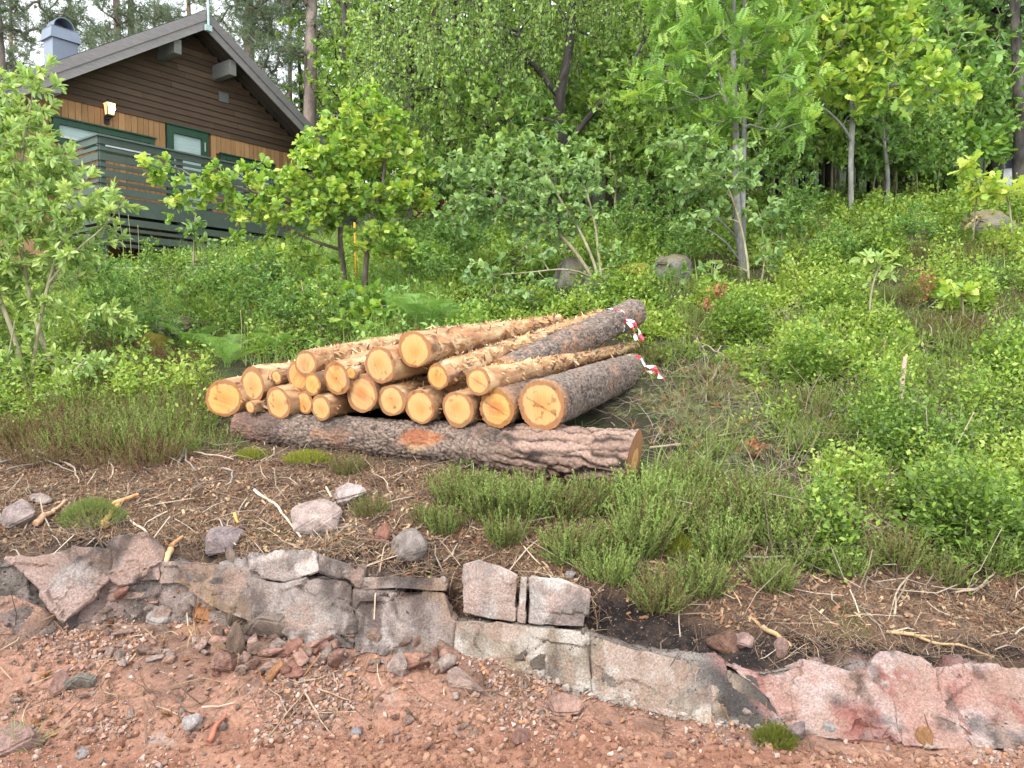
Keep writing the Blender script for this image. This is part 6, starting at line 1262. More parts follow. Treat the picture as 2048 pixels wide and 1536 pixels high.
tree('sallow_bush', 'leafy sallow shoots around the foot of the pale double stemmed rowan', 'sallow', [tp(rooted([(1500, 600, 8.7), (1496, 520, 8.9), (1480, 440, 9.2), (1450, 360, 9.3)]), 2.5, 1.2), tp(rooted([(1512, 610, 8.6), (1525, 560, 8.7), (1530, 500, 8.9), (1520, 430, 9.1)]), 2.2, 1)],
     [(1400, 330, 90, 60, 9.3, .5), (1440, 390, 80, 50, 9.2, .4), (1360, 280, 60, 45, 9.3, .3), (1500, 330, 60, 50, 9.3, .4), (1530, 420, 50, 40, 9.1, .3), (1550, 510, 46, 30, 8.8, .25), (1520, 490, 30, 26, 8.8, .2), (1390, 440, 50, 26, 9.0, .25), (1400, 545, 50, 26, 8.8, .25)], 190, 507, dict(tpl=OVALW, size=.09, per=(7, 11), spread=.6, frac=.5, out=.7, tint=.55, flat=.6), L_SAL, bark_green, rtip=.002, pw=.38, step=.11)
# --- oak at the right
bl = [(1850, 170, 80, 46, 11.6, .6), (1790, 95, 80, 52, 11.8, .6), (1920, 190, 36, 28, 11.4, .3), (1880, 130, 44, 30, 11.5, .3), (1700, 180, 80, 60, 11.8, .7), (1640, 70, 80, 70, 12, .7), (1600, 160, 60, 46, 11.9, .5), (1710, 60, 80, 70, 12, .7), (1760, 30, 90, 55, 12, .6), (1660, -40, 150, 70, 12.2, .9), (1800, 205, 60, 30, 11.5, .4), (1620, 20, 60, 40, 12, .4), (1770, 165, 70, 40, 11.6, .5)]
tree('oak', 'slim oak with bright yellow green lobed leaves on the right of the slope', 'oak', [tp(rooted([(1704, 405, 12), (1701, 340, 12), (1703, 285, 12), (1706, 200, 12), (1690, 110, 12), (1660, 10, 12.1), (1650, -90, 12.2)]), 5, 2.5), tp([(1703, 285, 12), (1690, 255, 11.9), (1650, 215, 11.9), (1610, 195, 11.9)], 3, 1.3), tp([(1705, 220, 12), (1750, 180, 11.8), (1810, 165, 11.6), (1870, 160, 11.5)], 4, 1.4)],
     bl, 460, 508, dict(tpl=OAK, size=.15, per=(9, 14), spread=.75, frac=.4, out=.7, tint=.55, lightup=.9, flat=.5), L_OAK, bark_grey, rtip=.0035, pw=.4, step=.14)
# --- small saplings on the slope
def sapling(label, stem, blobs, n, seed, tpl, size, mat, tint=.5, per=(4, 8), bark=bark_green, r0=2.0): return tree('sapling', label, 'sapling', [tp(rooted(stem), r0, r0 * .45)], blobs, n, seed, dict(tpl=tpl, size=size, per=per, frac=.7, tint=tint, flat=.5), mat, bark, rtip=.0022, step=.08)
sapling('thin rowan sapling standing alone in the bilberry', [(1740, 690, 7.4), (1738, 640, 7.4), (1742, 580, 7.4), (1755, 540, 7.4)], [(1750, 530, 40, 26, 7.4, .2), (1705, 545, 26, 16, 7.4, .12), (1765, 515, 26, 16, 7.4, .12)], 16, 511, OVAL, .10, L_WIL, .7)
sapling('small yellow green oak sapling by the white car', [(1945, 470, 9.9), (1950, 430, 9.9), (1955, 380, 9.9), (1948, 330, 9.9)], [(1948, 345, 26, 30, 9.9, .2), (1955, 380, 20, 14, 9.9, .15)], 20, 512, OAK, .15, L_OAK, .85)
sapling('low yellow green oak sapling at the right edge', [(2030, 430, 9.7), (2020, 400, 9.7), (2005, 380, 9.7)], [(2005, 375, 50, 18, 9.7, .2), (1985, 385, 26, 12, 9.7, .15)], 22, 513, OAK, .14, L_OAK, .85)
sapling('small oak sapling among the bilberry at right', [(1930, 640, 7.6), (1925, 600, 7.6), (1920, 575, 7.6)], [(1925, 590, 46, 26, 7.6, .2)], 22, 514, OAK, .10, L_OAK, .75)
sapling('pale willow shoot below the tall willow bush', [(60, 880, 6.2), (100, 800, 6.3), (150, 740, 6.4), (190, 700, 6.5)], [(170, 735, 40, 26, 6.4, .2), (120, 790, 50, 16, 6.3, .2), (200, 720, 24, 14, 6.4, .1)], 34, 515, OVAL, .07, L_WIL, .5)
sapling('young shoot with silvery leaves standing before the deck skirt', [(385, 520, 12.4), (388, 480, 12.4), (390, 440, 12.4), (392, 425, 12.4)], [(390, 455, 14, 24, 12.4, .15), (372, 460, 12, 10, 12.4, .1), (405, 480, 20, 10, 12.4, .1)], 20, 516, OVAL, .12, L_SAL, .6)
sapling('bushy bilberry-green shoots at the right end of the slope', [(1650, 760, 6.6), (1648, 730, 6.6), (1650, 700, 6.6)], [(1640, 720, 50, 40, 6.6, .25)], 22, 517, OVAL, .05, L_HERB, .7)
tree('sapling', 'dark leaved maple-like bush under the dark trees at right', 'sapling', [tp(rooted([(1890, 390, 14.0), (1890, 330, 14.0), (1895, 270, 14.0)]), 3, 1.2)], [(1890, 290, 80, 36, 14, .8), (1960, 290, 70, 36, 14, .7), (1840, 340, 60, 36, 14, .7), (1900, 360, 80, 26, 14, .6), (1820, 290, 50, 50, 14.3, .6)], 190, 518, dict(tpl=OAK, size=.17, per=(6, 10), frac=.6, tint=.28, flat=.4), L_OAK, bark_dark, rtip=.004, step=.15)
# withered russet sprigs
for k, (px, py, wp, lab) in enumerate([(1438, 606, 26, 'withered orange sprig in the bilberry left of the thin rowan'), (1850, 596, 46, 'withered orange sprig beside the brown heather'), (1415, 640, 30, 'withered russet sprig low in the bilberry'), (1900, 310, 22, 'brown withered leaves hanging under the dark trees'), (1510, 905, 30, 'red brown cut pine spray on the trampled ground')]):
    h = hit(px, py + 10) if k != 3 else at(1848, 320, 13.4); r = np.random.default_rng(600 + k); n = 70; rad = wp / 2 * h[1] / F; lv = Leaves(); lv.add(KITE, h + r.normal(0, 1, (n, 3)) * rad * .5 + np.array([0, 0, rad + (.12 if k < 3 else .02)]), r.normal(size=(n, 3)), r.normal(size=(n, 3)), r.uniform(.03, .06, n), r.random(n)); lv.add(BLD[0], np.repeat(h[None] - (0, 0, .02), 14, 0), unit(r.normal(0, .35, (14, 3)) + np.array([0, 0, 1.])), r.normal(size=(14, 3)), (rad * 2.2 + .1) * r.uniform(.7, 1, 14), r.random(14)); o = link('withered_plant', lv.mesh('withered', L_BROWN, h), None, tuple(h)); tag(o, lab, 'withered plant')
# ------------------------------------------------------------------ the wood behind: prototypes and copies
def proto_tree(name, label, cat, h, trunk_r, blobs, n, seed, leaf, mat, bark, lean=0, base_xy=(0, 0), **kw):
    """a tree in its own metres, standing at the origin"""
    r = np.random.default_rng(seed); tpn = np.array([[0, 0, -.3], [lean * .2, 0, h * .3], [lean * .6 + r.normal(0, .1), r.normal(0, .1), h * .65], [lean, 0, h]]); R = np.array([trunk_r, trunk_r * .85, trunk_r * .6, trunk_r * .22])
    vol = np.array([b[3] * b[4] * b[5] for b in blobs]); k = r.choice(len(blobs), n, p=vol / vol.sum()); u = r.normal(size=(n, 3)); u /= np.linalg.norm(u, axis=1)[:, None]; u *= r.random((n, 1)) ** .4; A = np.array([np.array(blobs[j][:3]) + q * np.array(blobs[j][3:6]) for j, q in zip(k, u)])
    return tree(name, label, cat, [(tpn, R)], None, n, seed, leaf, mat, bark, A=A, **kw)
def pineleaf(lv, ch, extra, r):
    for p, rd, tk in ch:
        if tk: continue
        n = 15; f = (1 - .55 * r.random(n) ** 1.4) * (len(p) - 1); i = np.minimum(f.astype(int), len(p) - 2); q = p[i] + (p[i + 1] - p[i]) * (f - i)[:, None] + r.normal(0, .10, (n, 3)); k = r.integers(0, 4, n); tg = unit(p[i + 1] - p[i])
        for j in range(4): m = k == j; lv.add(NEED[j], q[m], tg[m] * .6 + r.normal(0, .5, (m.sum(), 3)) + np.array([0, 0, .3]), r.normal(size=(m.sum(), 3)), r.uniform(.26, .42, m.sum()), np.clip(.5 + r.normal(0, .2, m.sum()), 0, 1))
PB1 = [(-1.5, .2, 5.4, 1.6, 1.4, .6), (1.6, 0, 6.2, 1.7, 1.4, .7), (-1.2, .5, 7.4, 1.7, 1.5, .8), (.9, -.5, 8.4, 1.6, 1.3, .8), (-.4, 0, 9.6, 1.6, 1.4, .9), (2.2, -.4, 4.6, 1.2, 1, .45), (-2.2, 0, 6.6, 1.2, 1, .5), (1.2, .4, 10.6, 1.3, 1.2, .9), (-.6, 0, 12, 1.2, 1.2, 1), (.3, 0, 13.6, 1, 1, 1)]
PB2 = [(-1.6, .2, 4.6, 1.5, 1.2, .6), (1.6, .3, 5.4, 1.6, 1.3, .6), (-.4, 0, 6.8, 1.9, 1.6, .8), (-.9, 0, 8.4, 1.5, 1.3, .9), (1.4, -.4, 3.6, 1.3, 1, .45), (1.5, -.3, 7.6, 1.3, 1, .6), (.4, 0, 10, 1.4, 1.2, 1), (0, 0, 11.8, 1.1, 1, .9)]
kwp = dict(rtip=.010, step=.3, rise=.15, wob=.14)
pine_a = proto_tree('pine', 'p', 'pine', 15.5, .21, PB1, 420, 701, pineleaf, L_PINE, bark_pine, .3, **kwp)
pine_b = proto_tree('pine', 'p', 'pine', 13.5, .19, PB2, 420, 702, pineleaf, L_PINE, bark_pine, -.2, **kwp)
def stand(root, x, Yd, label, group, rot=0, sc=1.0, first=[], z=None):
    c = at(x, 600, Yd); zz = float(ground(c[0], Yd)) if z is None else z; loc = (c[0], Yd, zz)
    if root not in first: first.append(root); root.location = loc; root.rotation_euler = (0, 0, rot); root.scale = (sc,) * 3; root['label'] = label; root['group'] = group; return root
    return copy_thing(root, loc, rot, sc, label, group)
GP = 'pines behind the cabin'
for (pr, x, Yd, rot, sc, lab) in [(pine_a, 622, 25, .4, 1.0, 'tall pine with red brown trunk just right of the cabin roof'), (pine_b, 505, 29, 1.9, 1.1, 'tall pine rising behind the cabin ridge'), (pine_a, 252, 31, 2.6, .95, 'pine behind the cabin roof between chimney and ridge pole'), (pine_b, 268, 34, 4.0, 1.1, 'second pine trunk close beside the one behind the cabin roof'), (pine_b, 20, 24, .9, 1.0, 'pine at the top left corner'),
                              (pine_a, 44, 42, 5.0, .85, 'small far pine left of the chimney'), (pine_a, 400, 40, 3.4, 1.0, 'pine far behind the cabin ridge'), (pine_b, 690, 33, 5.4, 1.05, 'pine half hidden behind the birch foliage'), (pine_a, 150, 48, 1.2, 1.0, 'far pine behind the chimney'), (pine_b, 580, 44, 2.9, 1.0, 'far pine seen between two tall pine trunks'), (pine_a, -160, 30, .2, 1.0, 'pine standing left of the cabin'), (pine_b, 330, 52, .5, 1.1, 'farthest pine behind the cabin roof')]:
    stand(pr, x, Yd, lab, GP, rot, sc)
def bl_leaf(tpl, size, per, **k):
    return dict(tpl=tpl, size=size, per=per, frac=.7, flat=.6, skip_r=.06, **k)
BB1 = [(1.1, .3, 1.7, 1.1, 1, .7), (-1.1, -.2, 2.0, 1.1, 1, .8), (0, 0, 4.2, 1.6, 1.5, 1.3), (.8, .3, 6, 1.5, 1.4, 1.3), (-.9, 0, 5.6, 1.3, 1.3, 1.2), (0, 0, 7.8, 1.3, 1.2, 1.4), (1.0, -.3, 3.2, 1.1, 1, .8), (-1.2, .2, 3.4, 1.1, 1, .8)]
BB2 = [(.9, .3, 1.8, 1.1, 1, .8), (-1, -.2, 2.4, 1.1, 1, .8), (0, 0, 5, 1.3, 1.3, 1.6), (.4, 0, 7.6, 1.2, 1.1, 1.6), (-.5, .2, 9.4, .9, .9, 1.2), (.9, 0, 3.8, 1, 1, .9), (-1, 0, 4.4, 1, 1, 1)]
kwb = dict(rtip=.007, step=.25, rise=.35)
bro_a = proto_tree('broadleaf_tree', 'b', 'tree', 8.6, .11, BB1, 420, 711, bl_leaf(KITE, .15, (11, 17), tint=.62), L_BIR, bark_dark, .2, **kwb)
bro_b = proto_tree('broadleaf_tree', 'b', 'tree', 10.0, .10, BB2, 420, 712, bl_leaf(KITE, .15, (11, 17), tint=.68), L_HERB, bark_dark, -.3, **kwb)
drk_a = proto_tree('dark_tree', 'd', 'tree', 10.5, .17, [(0, 0, 4.5, 2.2, 2, 1.6), (.6, 0, 7, 1.9, 1.8, 1.6), (-.5, 0, 9, 1.5, 1.4, 1.4), (-1.4, 0, 3, 1.3, 1.2, .9), (1.5, .2, 3.2, 1.3, 1.2, .9), (-1.2, 0, 1.5, 1.4, 1.2, .8), (1.2, .3, 1.7, 1.4, 1.2, .8)], 500, 713, bl_leaf(KITE, .17, (11, 17), tint=.4), L_DARK, bark_dark, .1, **kwb)
def spruceleaf(lv, ch, extra, r): foliage(lv, ch, r, KITE, .24, (12, 18), spread=.7, frac=.85, droop=.35, tint=.35, skip_r=.06)
SPB = [(0, 0, z, 2.6 * (1 - z / 15.5), 2.6 * (1 - z / 15.5), .7) for z in np.arange(1.6, 14.5, 1.0)]
spr_a = proto_tree('spruce', 's', 'spruce', 15, .19, SPB, 420, 714, spruceleaf, L_DARK, bark_dark, 0, rtip=.008, step=.3, rise=.0)
shr_a = proto_tree('shrub', 's', 'shrub', .8, .02, [(0, 0, 1.0, .8, .8, .7), (.5, .2, .8, .6, .6, .5), (-.5, 0, .9, .6, .6, .6), (0, 0, 1.7, .5, .5, .5)], 150, 715, bl_leaf(OVAL, .11, (8, 13), tint=.4), L_HERB, bark_green, .1, rtip=.003, pw=.34, step=.15)
shr_b = proto_tree('shrub', 's', 'shrub', 1.0, .022, [(0, 0, 1.4, .7, .7, .9), (.4, 0, 2.1, .5, .5, .6), (-.4, .2, .9, .6, .6, .5)], 150, 716, bl_leaf(KITE, .11, (11, 16), tint=.4), L_BIR, bark_green, -.1, rtip=.003, pw=.34, step=.15)
G1, G2, G3, G4 = 'broadleaf trees of the wood behind', 'dark trees of the wood behind', 'spruces of the wood behind', 'shrubs along the foot of the wood'
LB, LD, LS, LH = 'green broadleaf tree in the dense wood behind the slope', 'dark leafy tree in the shady wood behind the slope', 'tall dark spruce in the wood behind the slope', 'leafy shrub at the foot of the wood behind the slope'
rw = np.random.default_rng(77)
for x, Yd in [(700, 22), (760, 19.5), (820, 18.5), (870, 20), (930, 19), (1010, 18.5), (1080, 20), (1220, 18.5), (1300, 17.5), (1380, 16.8), (1440, 18), (1540, 16.5), (1600, 16.2), (1650, 17.5), (1740, 17.5), (1800, 18.5), (690, 28), (840, 27), (980, 26), (1120, 27), (1260, 25), (1400, 26), (1520, 24), (1660, 25), (620, 32), (1760, 25), (1340, 22), (1480, 21.5), (1160, 23)]:
    stand(bro_a if rw.random() < .5 else bro_b, x, Yd + rw.uniform(-.5, .5), LB, G1, rw.uniform(0, 6.28), rw.uniform(.8, 1.1))
for x, Yd in [(1880, 18), (1980, 18), (2090, 17), (2030, 24), (2150, 20), (1920, 27)]:
    stand(drk_a, x, Yd, LD, G2, rw.uniform(0, 6.28), rw.uniform(.9, 1.2))
for x, Yd in [(660, 42), (760, 44), (880, 46), (1020, 45), (1180, 47), (1330, 45), (1480, 44), (1620, 42), (1780, 38), (1950, 35), (2080, 32), (2200, 30)]:
    stand(spr_a, x, Yd, LS, G3, rw.uniform(0, 6.28), rw.uniform(.7, .95))
for x, Yd, sc in [(870, 14.5, 1), (930, 13.4, 1), (990, 12.8, 1), (1050, 13, 1), (1230, 12.8, 1), (1290, 12.6, 1), (1350, 13.4, 1.1), (1400, 13.2, 1.1), (1180, 15.5, 1.3), (1260, 15, 1.3), (1060, 15.5, 1.3), (960, 16.5, 1.3), (1560, 14.2, 1), (1620, 14.8, 1.2), (1670, 14.2, 1), (1760, 14.2, 1), (1820, 13.8, .9), (1600, 16, 1.5), (1870, 15.5, 1.1), (1930, 15, 1), (2070, 15.5, 1.2), (1710, 15.5, 1.4), (1500, 14.5, 1.2), (1450, 14.8, 1.2), (740, 19, 1.3), (690, 18.5, 1), (800, 20, 1.6),
                  (1210, 17.5, 1.8), (1310, 16.5, 1.8), (1370, 16, 1.8), (1480, 17, 1.9), (1530, 18, 2), (1580, 17.5, 2), (1640, 17.5, 2), (1690, 18, 2), (1750, 17, 2), (1800, 16.5, 1.8), (1850, 17.5, 1.8), (1940, 18, 1.6), (1440, 19, 2.2), (1500, 20, 2.2), (1560, 20, 2.4), (1620, 20, 2.4), (1700, 20, 2.4), (1780, 20, 2.4), (1860, 21, 2.2), (1545, 13.0, .8), (1580, 13.4, .95), (1625, 13.1, .85), (1660, 13.5, 1.0), (1740, 13.2, .85), (1785, 13.4, .95), (1830, 13.0, .75), (1870, 13.6, .8), (1410, 12.4, .7), (1340, 12.0, .6), (1540, 14.6, 1.5), (1590, 15, 1.7), (1640, 14.8, 1.6), (1690, 15.2, 1.7), (1740, 14.8, 1.6), (1790, 15.2, 1.7), (1840, 15, 1.6), (1480, 15.4, 1.6), (1420, 15.2, 1.5), (1660, 17, 2.2), (1560, 17.5, 2.2), (1760, 18, 2.3), (1830, 18.5, 2.2), (1900, 17, 1.8), (1370, 15, 1.5), (1320, 15.4, 1.5), (1960, 16, 1.5), (1230, 14.4, 1.2), (1030, 14.6, 1.2), (900, 15.5, 1.3),  (1260, 20, 2.2), (1340, 20, 2.2), (1400, 21, 2.4), (1100, 22, 2.2), (1010, 20, 2), (940, 21, 2), (870, 22, 2.2), (1180, 20, 2)]:
    stand(shr_a if rw.random() < .5 else shr_b, x, Yd, LH, G4, rw.uniform(0, 6.28), sc * rw.uniform(.85, 1.15))
G5, LW = 'low bushes among the herbs on the left slope', 'low leafy bush among the grass and herbs of the left slope'
for x, Yd, sc in [(230, 8.6, .36), (300, 9.4, .34), (370, 9.0, .3), (430, 9.8, .3), (500, 8.9, .38), (540, 10.2, .35), (600, 9.2, .3), (250, 10.4, .26), (470, 10.6, .24), (820, 9.6, .4), (880, 9.0, .35), (920, 10.2, .5), (860, 11, .5), (560, 8.2, .34), (640, 8.0, .3), (300, 8.0, .32), (180, 9.2, .5), (780, 11.5, .4), (1330, 10.2, .4), (1380, 9.4, .36), (1560, 9.8, .42), (1600, 10.8, .5), (1250, 10.4, .5), (1660, 9.2, .3), (1820, 9.8, .34)]:
    stand(shr_a if rw.random() < .5 else shr_b, x, Yd, LW, G5, rw.uniform(0, 6.28), sc)
# slender bare stems at the edge of the wood
for k, (x, y0, x1, y1, Yd, rp, lab) in enumerate([(1535, 400, 1530, 60, 13.4, 4, 'slender dark stem right of the rowan'), (1592, 400, 1580, -40, 14, 4.5, 'slender grey stem in the thicket left of the slim oak'), (1612, 398, 1618, -40, 14.4, 4, 'thin grey stem right beside another one left of the slim oak'), (1642, 392, 1630, 120, 14.5, 4, 'thin dark stem just left of the slim oak'), (1776, 390, 1768, 240, 12.6, 2.2, 'very thin pale pole-like stem right of the slim oak'), (2040, 330, 2030, -60, 15, 12, 'thick dark trunk at the right edge above the white car'), (1900, 260, 1893, -60, 16.5, 14, 'thick black trunk in the dark wood at right')]):
    st = rooted([(x, y0, Yd), ((x * 2 + x1) / 3 + 3, (y0 * 2 + y1) / 3, Yd), ((x + 2 * x1) / 3 - 3, (y0 + 2 * y1) / 3, Yd), (x1, y1, Yd)])
    tree('slender_tree', lab, 'tree', [tp(st, rp, rp * .6)], [(x1, y1 + 30, 70, 60, Yd, .6), (x1 + 20, (y0 + y1) / 2 - 60, 50, 40, Yd, .5)], 60, 800 + k, dict(tpl=KITE, size=.10, per=(7, 12), frac=.7, tint=.4, flat=.6), L_DARK if rp > 8 else L_HERB, bark_dark if k in (0, 3, 5, 6) else bark_grey, rtip=.004, step=.15)
# ================================================================== THE REST
def clothmat(name): 
    m, nt, b = newmat(name); a = attr(nt, 'col'); nt.links.new(a.outputs['Color'], b.inputs['Base Color']); b.inputs['Roughness'].default_value = .35; b.inputs['Specular IOR Level'].default_value = .5; return m
M_TAPE = clothmat('barrier_tape')
def tape(log_i, frac, label, tail, wd=.05, seed=0, nst=12):
    """red and white plastic tape wound round a log, with loose ends"""
    near, ry, Yn, far = LOGS[log_i][0], LOGS[log_i][1], LOGS[log_i][2], LOGS[log_i][3]
    C0 = at(near[0], near[1], Yn); C1 = at(*far[:3]); ax = unit(C1 - C0); c = C0 + (C1 - C0) * frac; r0 = ry * Yn * cp / F; r1 = far[3] * far[2] * cp / F; rad = (r0 + (r1 - r0) * frac) * 1.07
    sx = unit(np.cross(ax, [0, 0, 1.])); up = np.cross(sx, ax); r = np.random.default_rng(seed); V, Fq, C = [], [], []
    def ribbon(path, side, twist):
        o = len(V); n = len(path); d = 0
        for k in range(n):
            p, s = path[k], side[k]; V.append(p - s * wd / 2); V.append(p + s * wd / 2); d += np.linalg.norm(path[k] - path[k - 1]) if k else 0; cc = (.62, .03, .07) if int(d / .075) % 2 else (.78, .76, .76); C.append(cc); C.append(cc)
            if k: Fq.append([o + 2 * k - 2, o + 2 * k - 1, o + 2 * k + 1, o + 2 * k])
    an = np.linspace(-.6, 3.3, 60); path = [c + ax * .035 * math.sin(3 * a) + (sx * math.cos(a) + up * math.sin(a)) * (rad + .004 * math.sin(9 * a)) for a in an]; side = [unit(ax + up * .35 * math.sin(2.1 * a)) for a in an]; ribbon(path, side, 0)
    for tl in tail:
        p0 = c + (sx * math.cos(tl[0]) + up * math.sin(tl[0])) * (rad + .012); pts = [p0]; d = unit(sx * tl[1] + up * tl[2] - ax * tl[3])
        for k in range(34): d = unit(d + np.array([0, 0, -.055]) + .12 * np.array([math.sin(k * .5 + tl[0]), -.3, 0])); pts.append(pts[-1] + d * tl[4] / 34)
        ribbon(pts, [unit(ax * math.cos(k * .14) + np.cross(d, ax) * math.sin(k * .14)) for k in range(len(pts))], 0)
    V_ = np.array(V); V2 = V_ + .0008 * np.array([0, -1, 1]); o = link('barrier_tape', mesh_np('barrier_tape', V_ - c, np.array(Fq), M_TAPE, col=np.array(C), smooth=True), None, tuple(c)); sm = o.modifiers.new('thickness', 'SOLIDIFY'); sm.thickness = .0012; return tag(o, label, 'tape', 'barrier tapes')
tape(10, .93, 'red and white tape tied round the biggest grey log, long loose end', [(.0, 1.0, .1, .1, .30), (.3, .9, .1, .3, .26)], .06, 1)
tape(20, .80, 'red and white tape tied round the upper grey log, thin ends hanging', [(.2, 1, -.2, .25, .30), (.05, .8, -.6, .3, .22)], .035, 2)
# white parked car behind the trees at the right edge
M_CAR = flatmat('white_car_paint', (.74, .76, .80), .25, .03, 3, spec=.6, bstr=0); M_CGL = flatmat('car_glass', (.05, .06, .075), .08, .1, 3, spec=.8, bstr=0); M_TYRE = flatmat('tyre', (.02, .02, .02), .8, .1, 20)
cc = at(2052, 372, 19.0); cz_ = float(ground(cc[0], 19.0)); carz = at(2000, 380, 19.0)[2] - .62
car = empty('parked_car', (cc[0] + .5, 19.0, carz), 'white parked car half hidden behind trees at the right edge', 'car'); car.rotation_euler = (0, 0, R_(160))
prof = [(-2.1, .35), (-2.15, .62), (-2.0, .80), (-1.15, .95), (-.45, 1.42), (.75, 1.45), (1.6, 1.02), (2.1, .95), (2.15, .45), (2.0, .32)]
def side_pts(y, inset=0): return [(x, y * (1 - .12 * (z > 1.0)), z) for x, z in prof]
g = Geo(); a = side_pts(-.85); b_ = side_pts(.85); n = len(prof); g.add(a + b_, [tuple(range(n))[::-1], tuple(range(n, 2 * n))] + [(k, (k + 1) % n, n + (k + 1) % n, n + k) for k in range(n)]); g.build('body', M_CAR, car, bevel=.05)
g = Geo(); g.hexa([(-1.08, -.66, .995), (-.50, -.62, 1.40), (-.50, .62, 1.40), (-1.08, .66, .995), (-1.11, -.66, 1.02), (-.53, -.62, 1.425), (-.53, .62, 1.425), (-1.11, .66, 1.02)]); g.build('windscreen', M_CGL, car)
for sg in (-1, 1):
    g = Geo(); y0 = sg * .775; g.hexa([(-.85, y0 - .01, 1.04), (1.35, y0 - .01, 1.06), (1.35, y0 + .01, 1.06), (-.85, y0 + .01, 1.04), (-.40, y0 * .98 - .01, 1.36), (.75, y0 * .98 - .01, 1.38), (.75, y0 * .98 + .01, 1.38), (-.40, y0 * .98 + .01, 1.36)]); g.build('side_window', M_CGL, car)
    for xw in (-1.35, 1.35):
        g = Geo(); t = np.array([[xw, sg * .68, .33], [xw, sg * .88, .33]]); g.tube(t, [.33, .33], 20); wh = g.build('wheel', M_TYRE, car); g = Geo(); g.tube(np.array([[xw, sg * .87, .33], [xw, sg * .895, .33]]), [.2, .19], 14); g.build('rim', M_STEEL, wh)
# red shed wall behind the birch
sc_ = at(873, 330, 24.0); sz = float(ground(sc_[0], 24.5)); M_RED = plankmat('red_boards', (.12, .022, .016), (.22, .045, .03), 0, gsc=(30, 30, 1.2))
shed = empty('red_shed', (sc_[0], 25.0, sz), 'small dark red shed glimpsed behind the birch foliage', 'shed'); g = Geo()
zt_ = at(873, 308, 24.0)[2] - sz
for k in range(14): g.box((-1.0 + k * .15, -1 + .004 * (k % 2), -.3), (-1.0 + k * .15 + .142, -.96, zt_), jit((.20, .035, .025)))
g.box((-1, -.95, -.3), (1.09, 1, zt_ - .02), (.15, .03, .02)); g.build('wall', M_RED, shed, col=True)
g = Geo(); g.hexa([(-1.3, -1.3, zt_), (1.4, -1.3, zt_), (1.4, 1.3, zt_ + .5), (-1.3, 1.3, zt_ + .5), (-1.3, -1.3, zt_ + .1), (1.4, -1.3, zt_ + .1), (1.4, 1.3, zt_ + .6), (-1.3, 1.3, zt_ + .6)]); g.build('roof', M_ROOF, shed)
# yellow marking pole, timber edge, stump, string
b0 = at(713, 500, 10.6); b0[2] = gz_at(b0[:1], b0[1:2])[0][0] - .1; t0 = at(709, 445, 10.6); g = Geo(); g.tube(np.array([b0, t0]), [.015, .015], 8); M_YEL = flatmat('yellow_paint', (.66, .36, .03), .5, .15, 20); o = g.build('marker_pole', M_YEL, smooth=True); tag(o, 'yellow marking pole standing behind the young oak', 'pole')
e0, e1 = at(800, 452, 15.4), at(910, 456, 15.2); g = Geo(); g.hexa([e0 + (0, 0, -.25), e1 + (0, 0, -.25), e1 + (0, .12, -.25), e0 + (0, .12, -.25), e0, e1, e1 + (0, .12, 0), e0 + (0, .12, 0)], (.10, .08, .065)); o = g.build('timber_edging', M_GREY, col=True); tag(o, 'dark timber edging of the lawn behind the oak', 'timber')
s0 = at(786, 392, 17.0); s0[2] = float(ground(s0[0], 17.0)) - .1; g = Geo(); st = np.array([s0, s0 + (0, 0, .3), s0 + (0, 0, .62)]); g.tube(st, [.25, .21, .20], 18, (.13, .115, .105)); o = g.build('tree_stump', M_BARK, col=True); tag(o, 'grey tree stump on the lawn behind the oak', 'stump')
q = np.array([at(200 + 420 * t, 536 - 10 * t + 10 * t * (1 - t), 11.5 - .9 * t) for t in np.linspace(0, 1, 24)]); g = Geo(); g.tube(q, np.full(24, .0014), 5); o = g.build('string', flatmat('white_string', (.7, .7, .66), .6, .05)); tag(o, 'thin white string stretched over the grass below the deck', 'string')
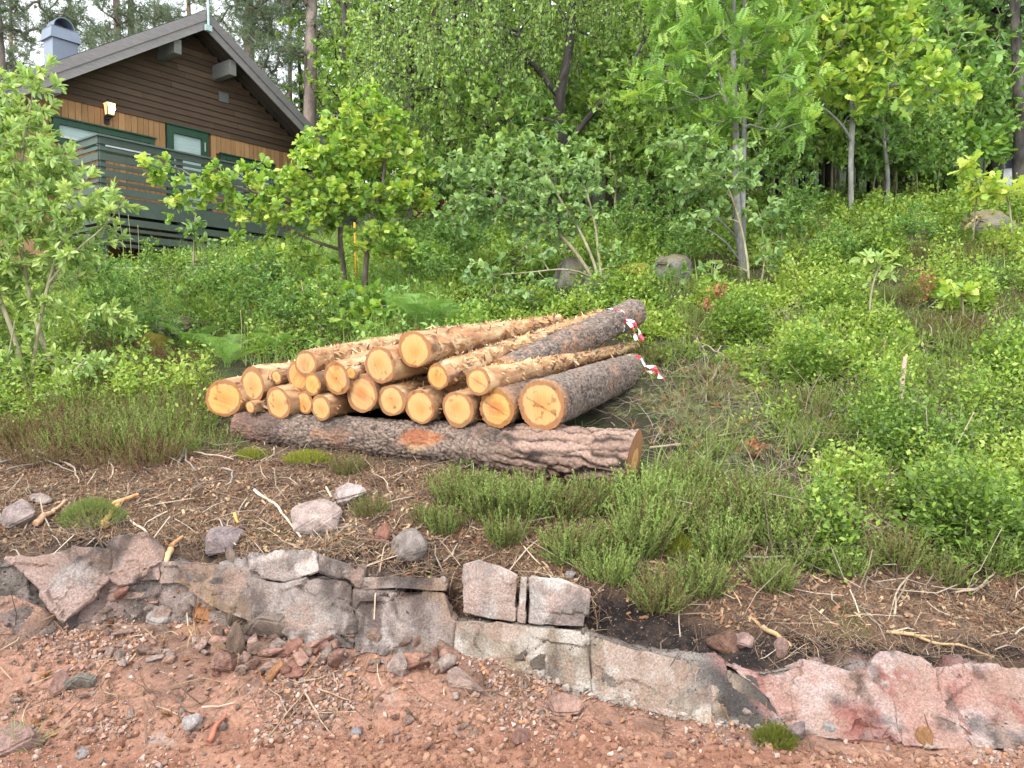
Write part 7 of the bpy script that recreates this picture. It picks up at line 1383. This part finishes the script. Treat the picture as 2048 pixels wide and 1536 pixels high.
stick([(1795, 880), (1797, 850), (1800, 800), (1806, 740), (1810, 715)], 5, (.34, .25, .18), 'broken upright pine stem standing in the bilberry', name='broken_stem', cat='stem', forks=[]) if False else None
bs = hit(1795, 850); tpx = at(1810, 714, bs[1] + .1); g = Geo(); pth = np.array([bs - (0, 0, .05), bs * .66 + tpx * .34 + (.01, 0, 0), bs * .33 + tpx * .67, tpx]); g.tube(smooth_path(pth), np.linspace(.021, .015, len(smooth_path(pth))), 8, (.34, .25, .19)); g.tube(np.array([tpx - (.01, 0, .16), tpx + (.012, 0, .02)]), [.018, .006], 6, (.62, .40, .20)); o = g.build('broken_stem', M_STICK, smooth=True, col=True); tag(o, 'broken upright pine stem with a torn pale top in the bilberry', 'stem')
for (pa, pb, lab) in [((1910, 480), (1955, 432), 'orange tipped cut stick leaning at the right of the slope'), ((1985, 430), (2012, 402), 'pale torn branch end on the brown rock at right')]:
    b0 = hit(*pa); t0 = at(pb[0], pb[1], b0[1] - .1); g = Geo(); g.tube(np.array([b0, (b0 + t0) / 2 + .02, t0]), [.018, .02, .012], 7, (.55, .33, .18)); o = g.build('cut_stick', M_STICK, smooth=True, col=True); tag(o, lab, 'stick')
# tall dry grass stalks
for k, (px, py, ty, Yd) in enumerate([(285, 660, 560, 8.6), (292, 690, 600, 8.2), (615, 690, 560, 8.3), (628, 690, 600, 8.2), (530, 680, 600, 8.3), (660, 690, 610, 8.3), (690, 650, 580, 8.5), (480, 700, 620, 8.0), (250, 510, 420, 13), (262, 505, 430, 13), (275, 505, 450, 13)]):
    b0 = at(px, py, Yd); b0[2] = gz_at(b0[:1], b0[1:2])[0][0] - .02; t0 = at(px + 8 * math.sin(k * 2.1) - 6, ty, Yd); g = Geo(); g.tube(smooth_path(np.array([b0, (b0 + t0) / 2 + (.02, 0, 0), t0])), .0028, 5, (.42, .40, .20)); o = g.build('grass_stalk', M_STICK, smooth=True, col=True); tag(o, 'tall thin dry grass stalk rising from the green slope', 'grass stalk', 'tall grass stalks')
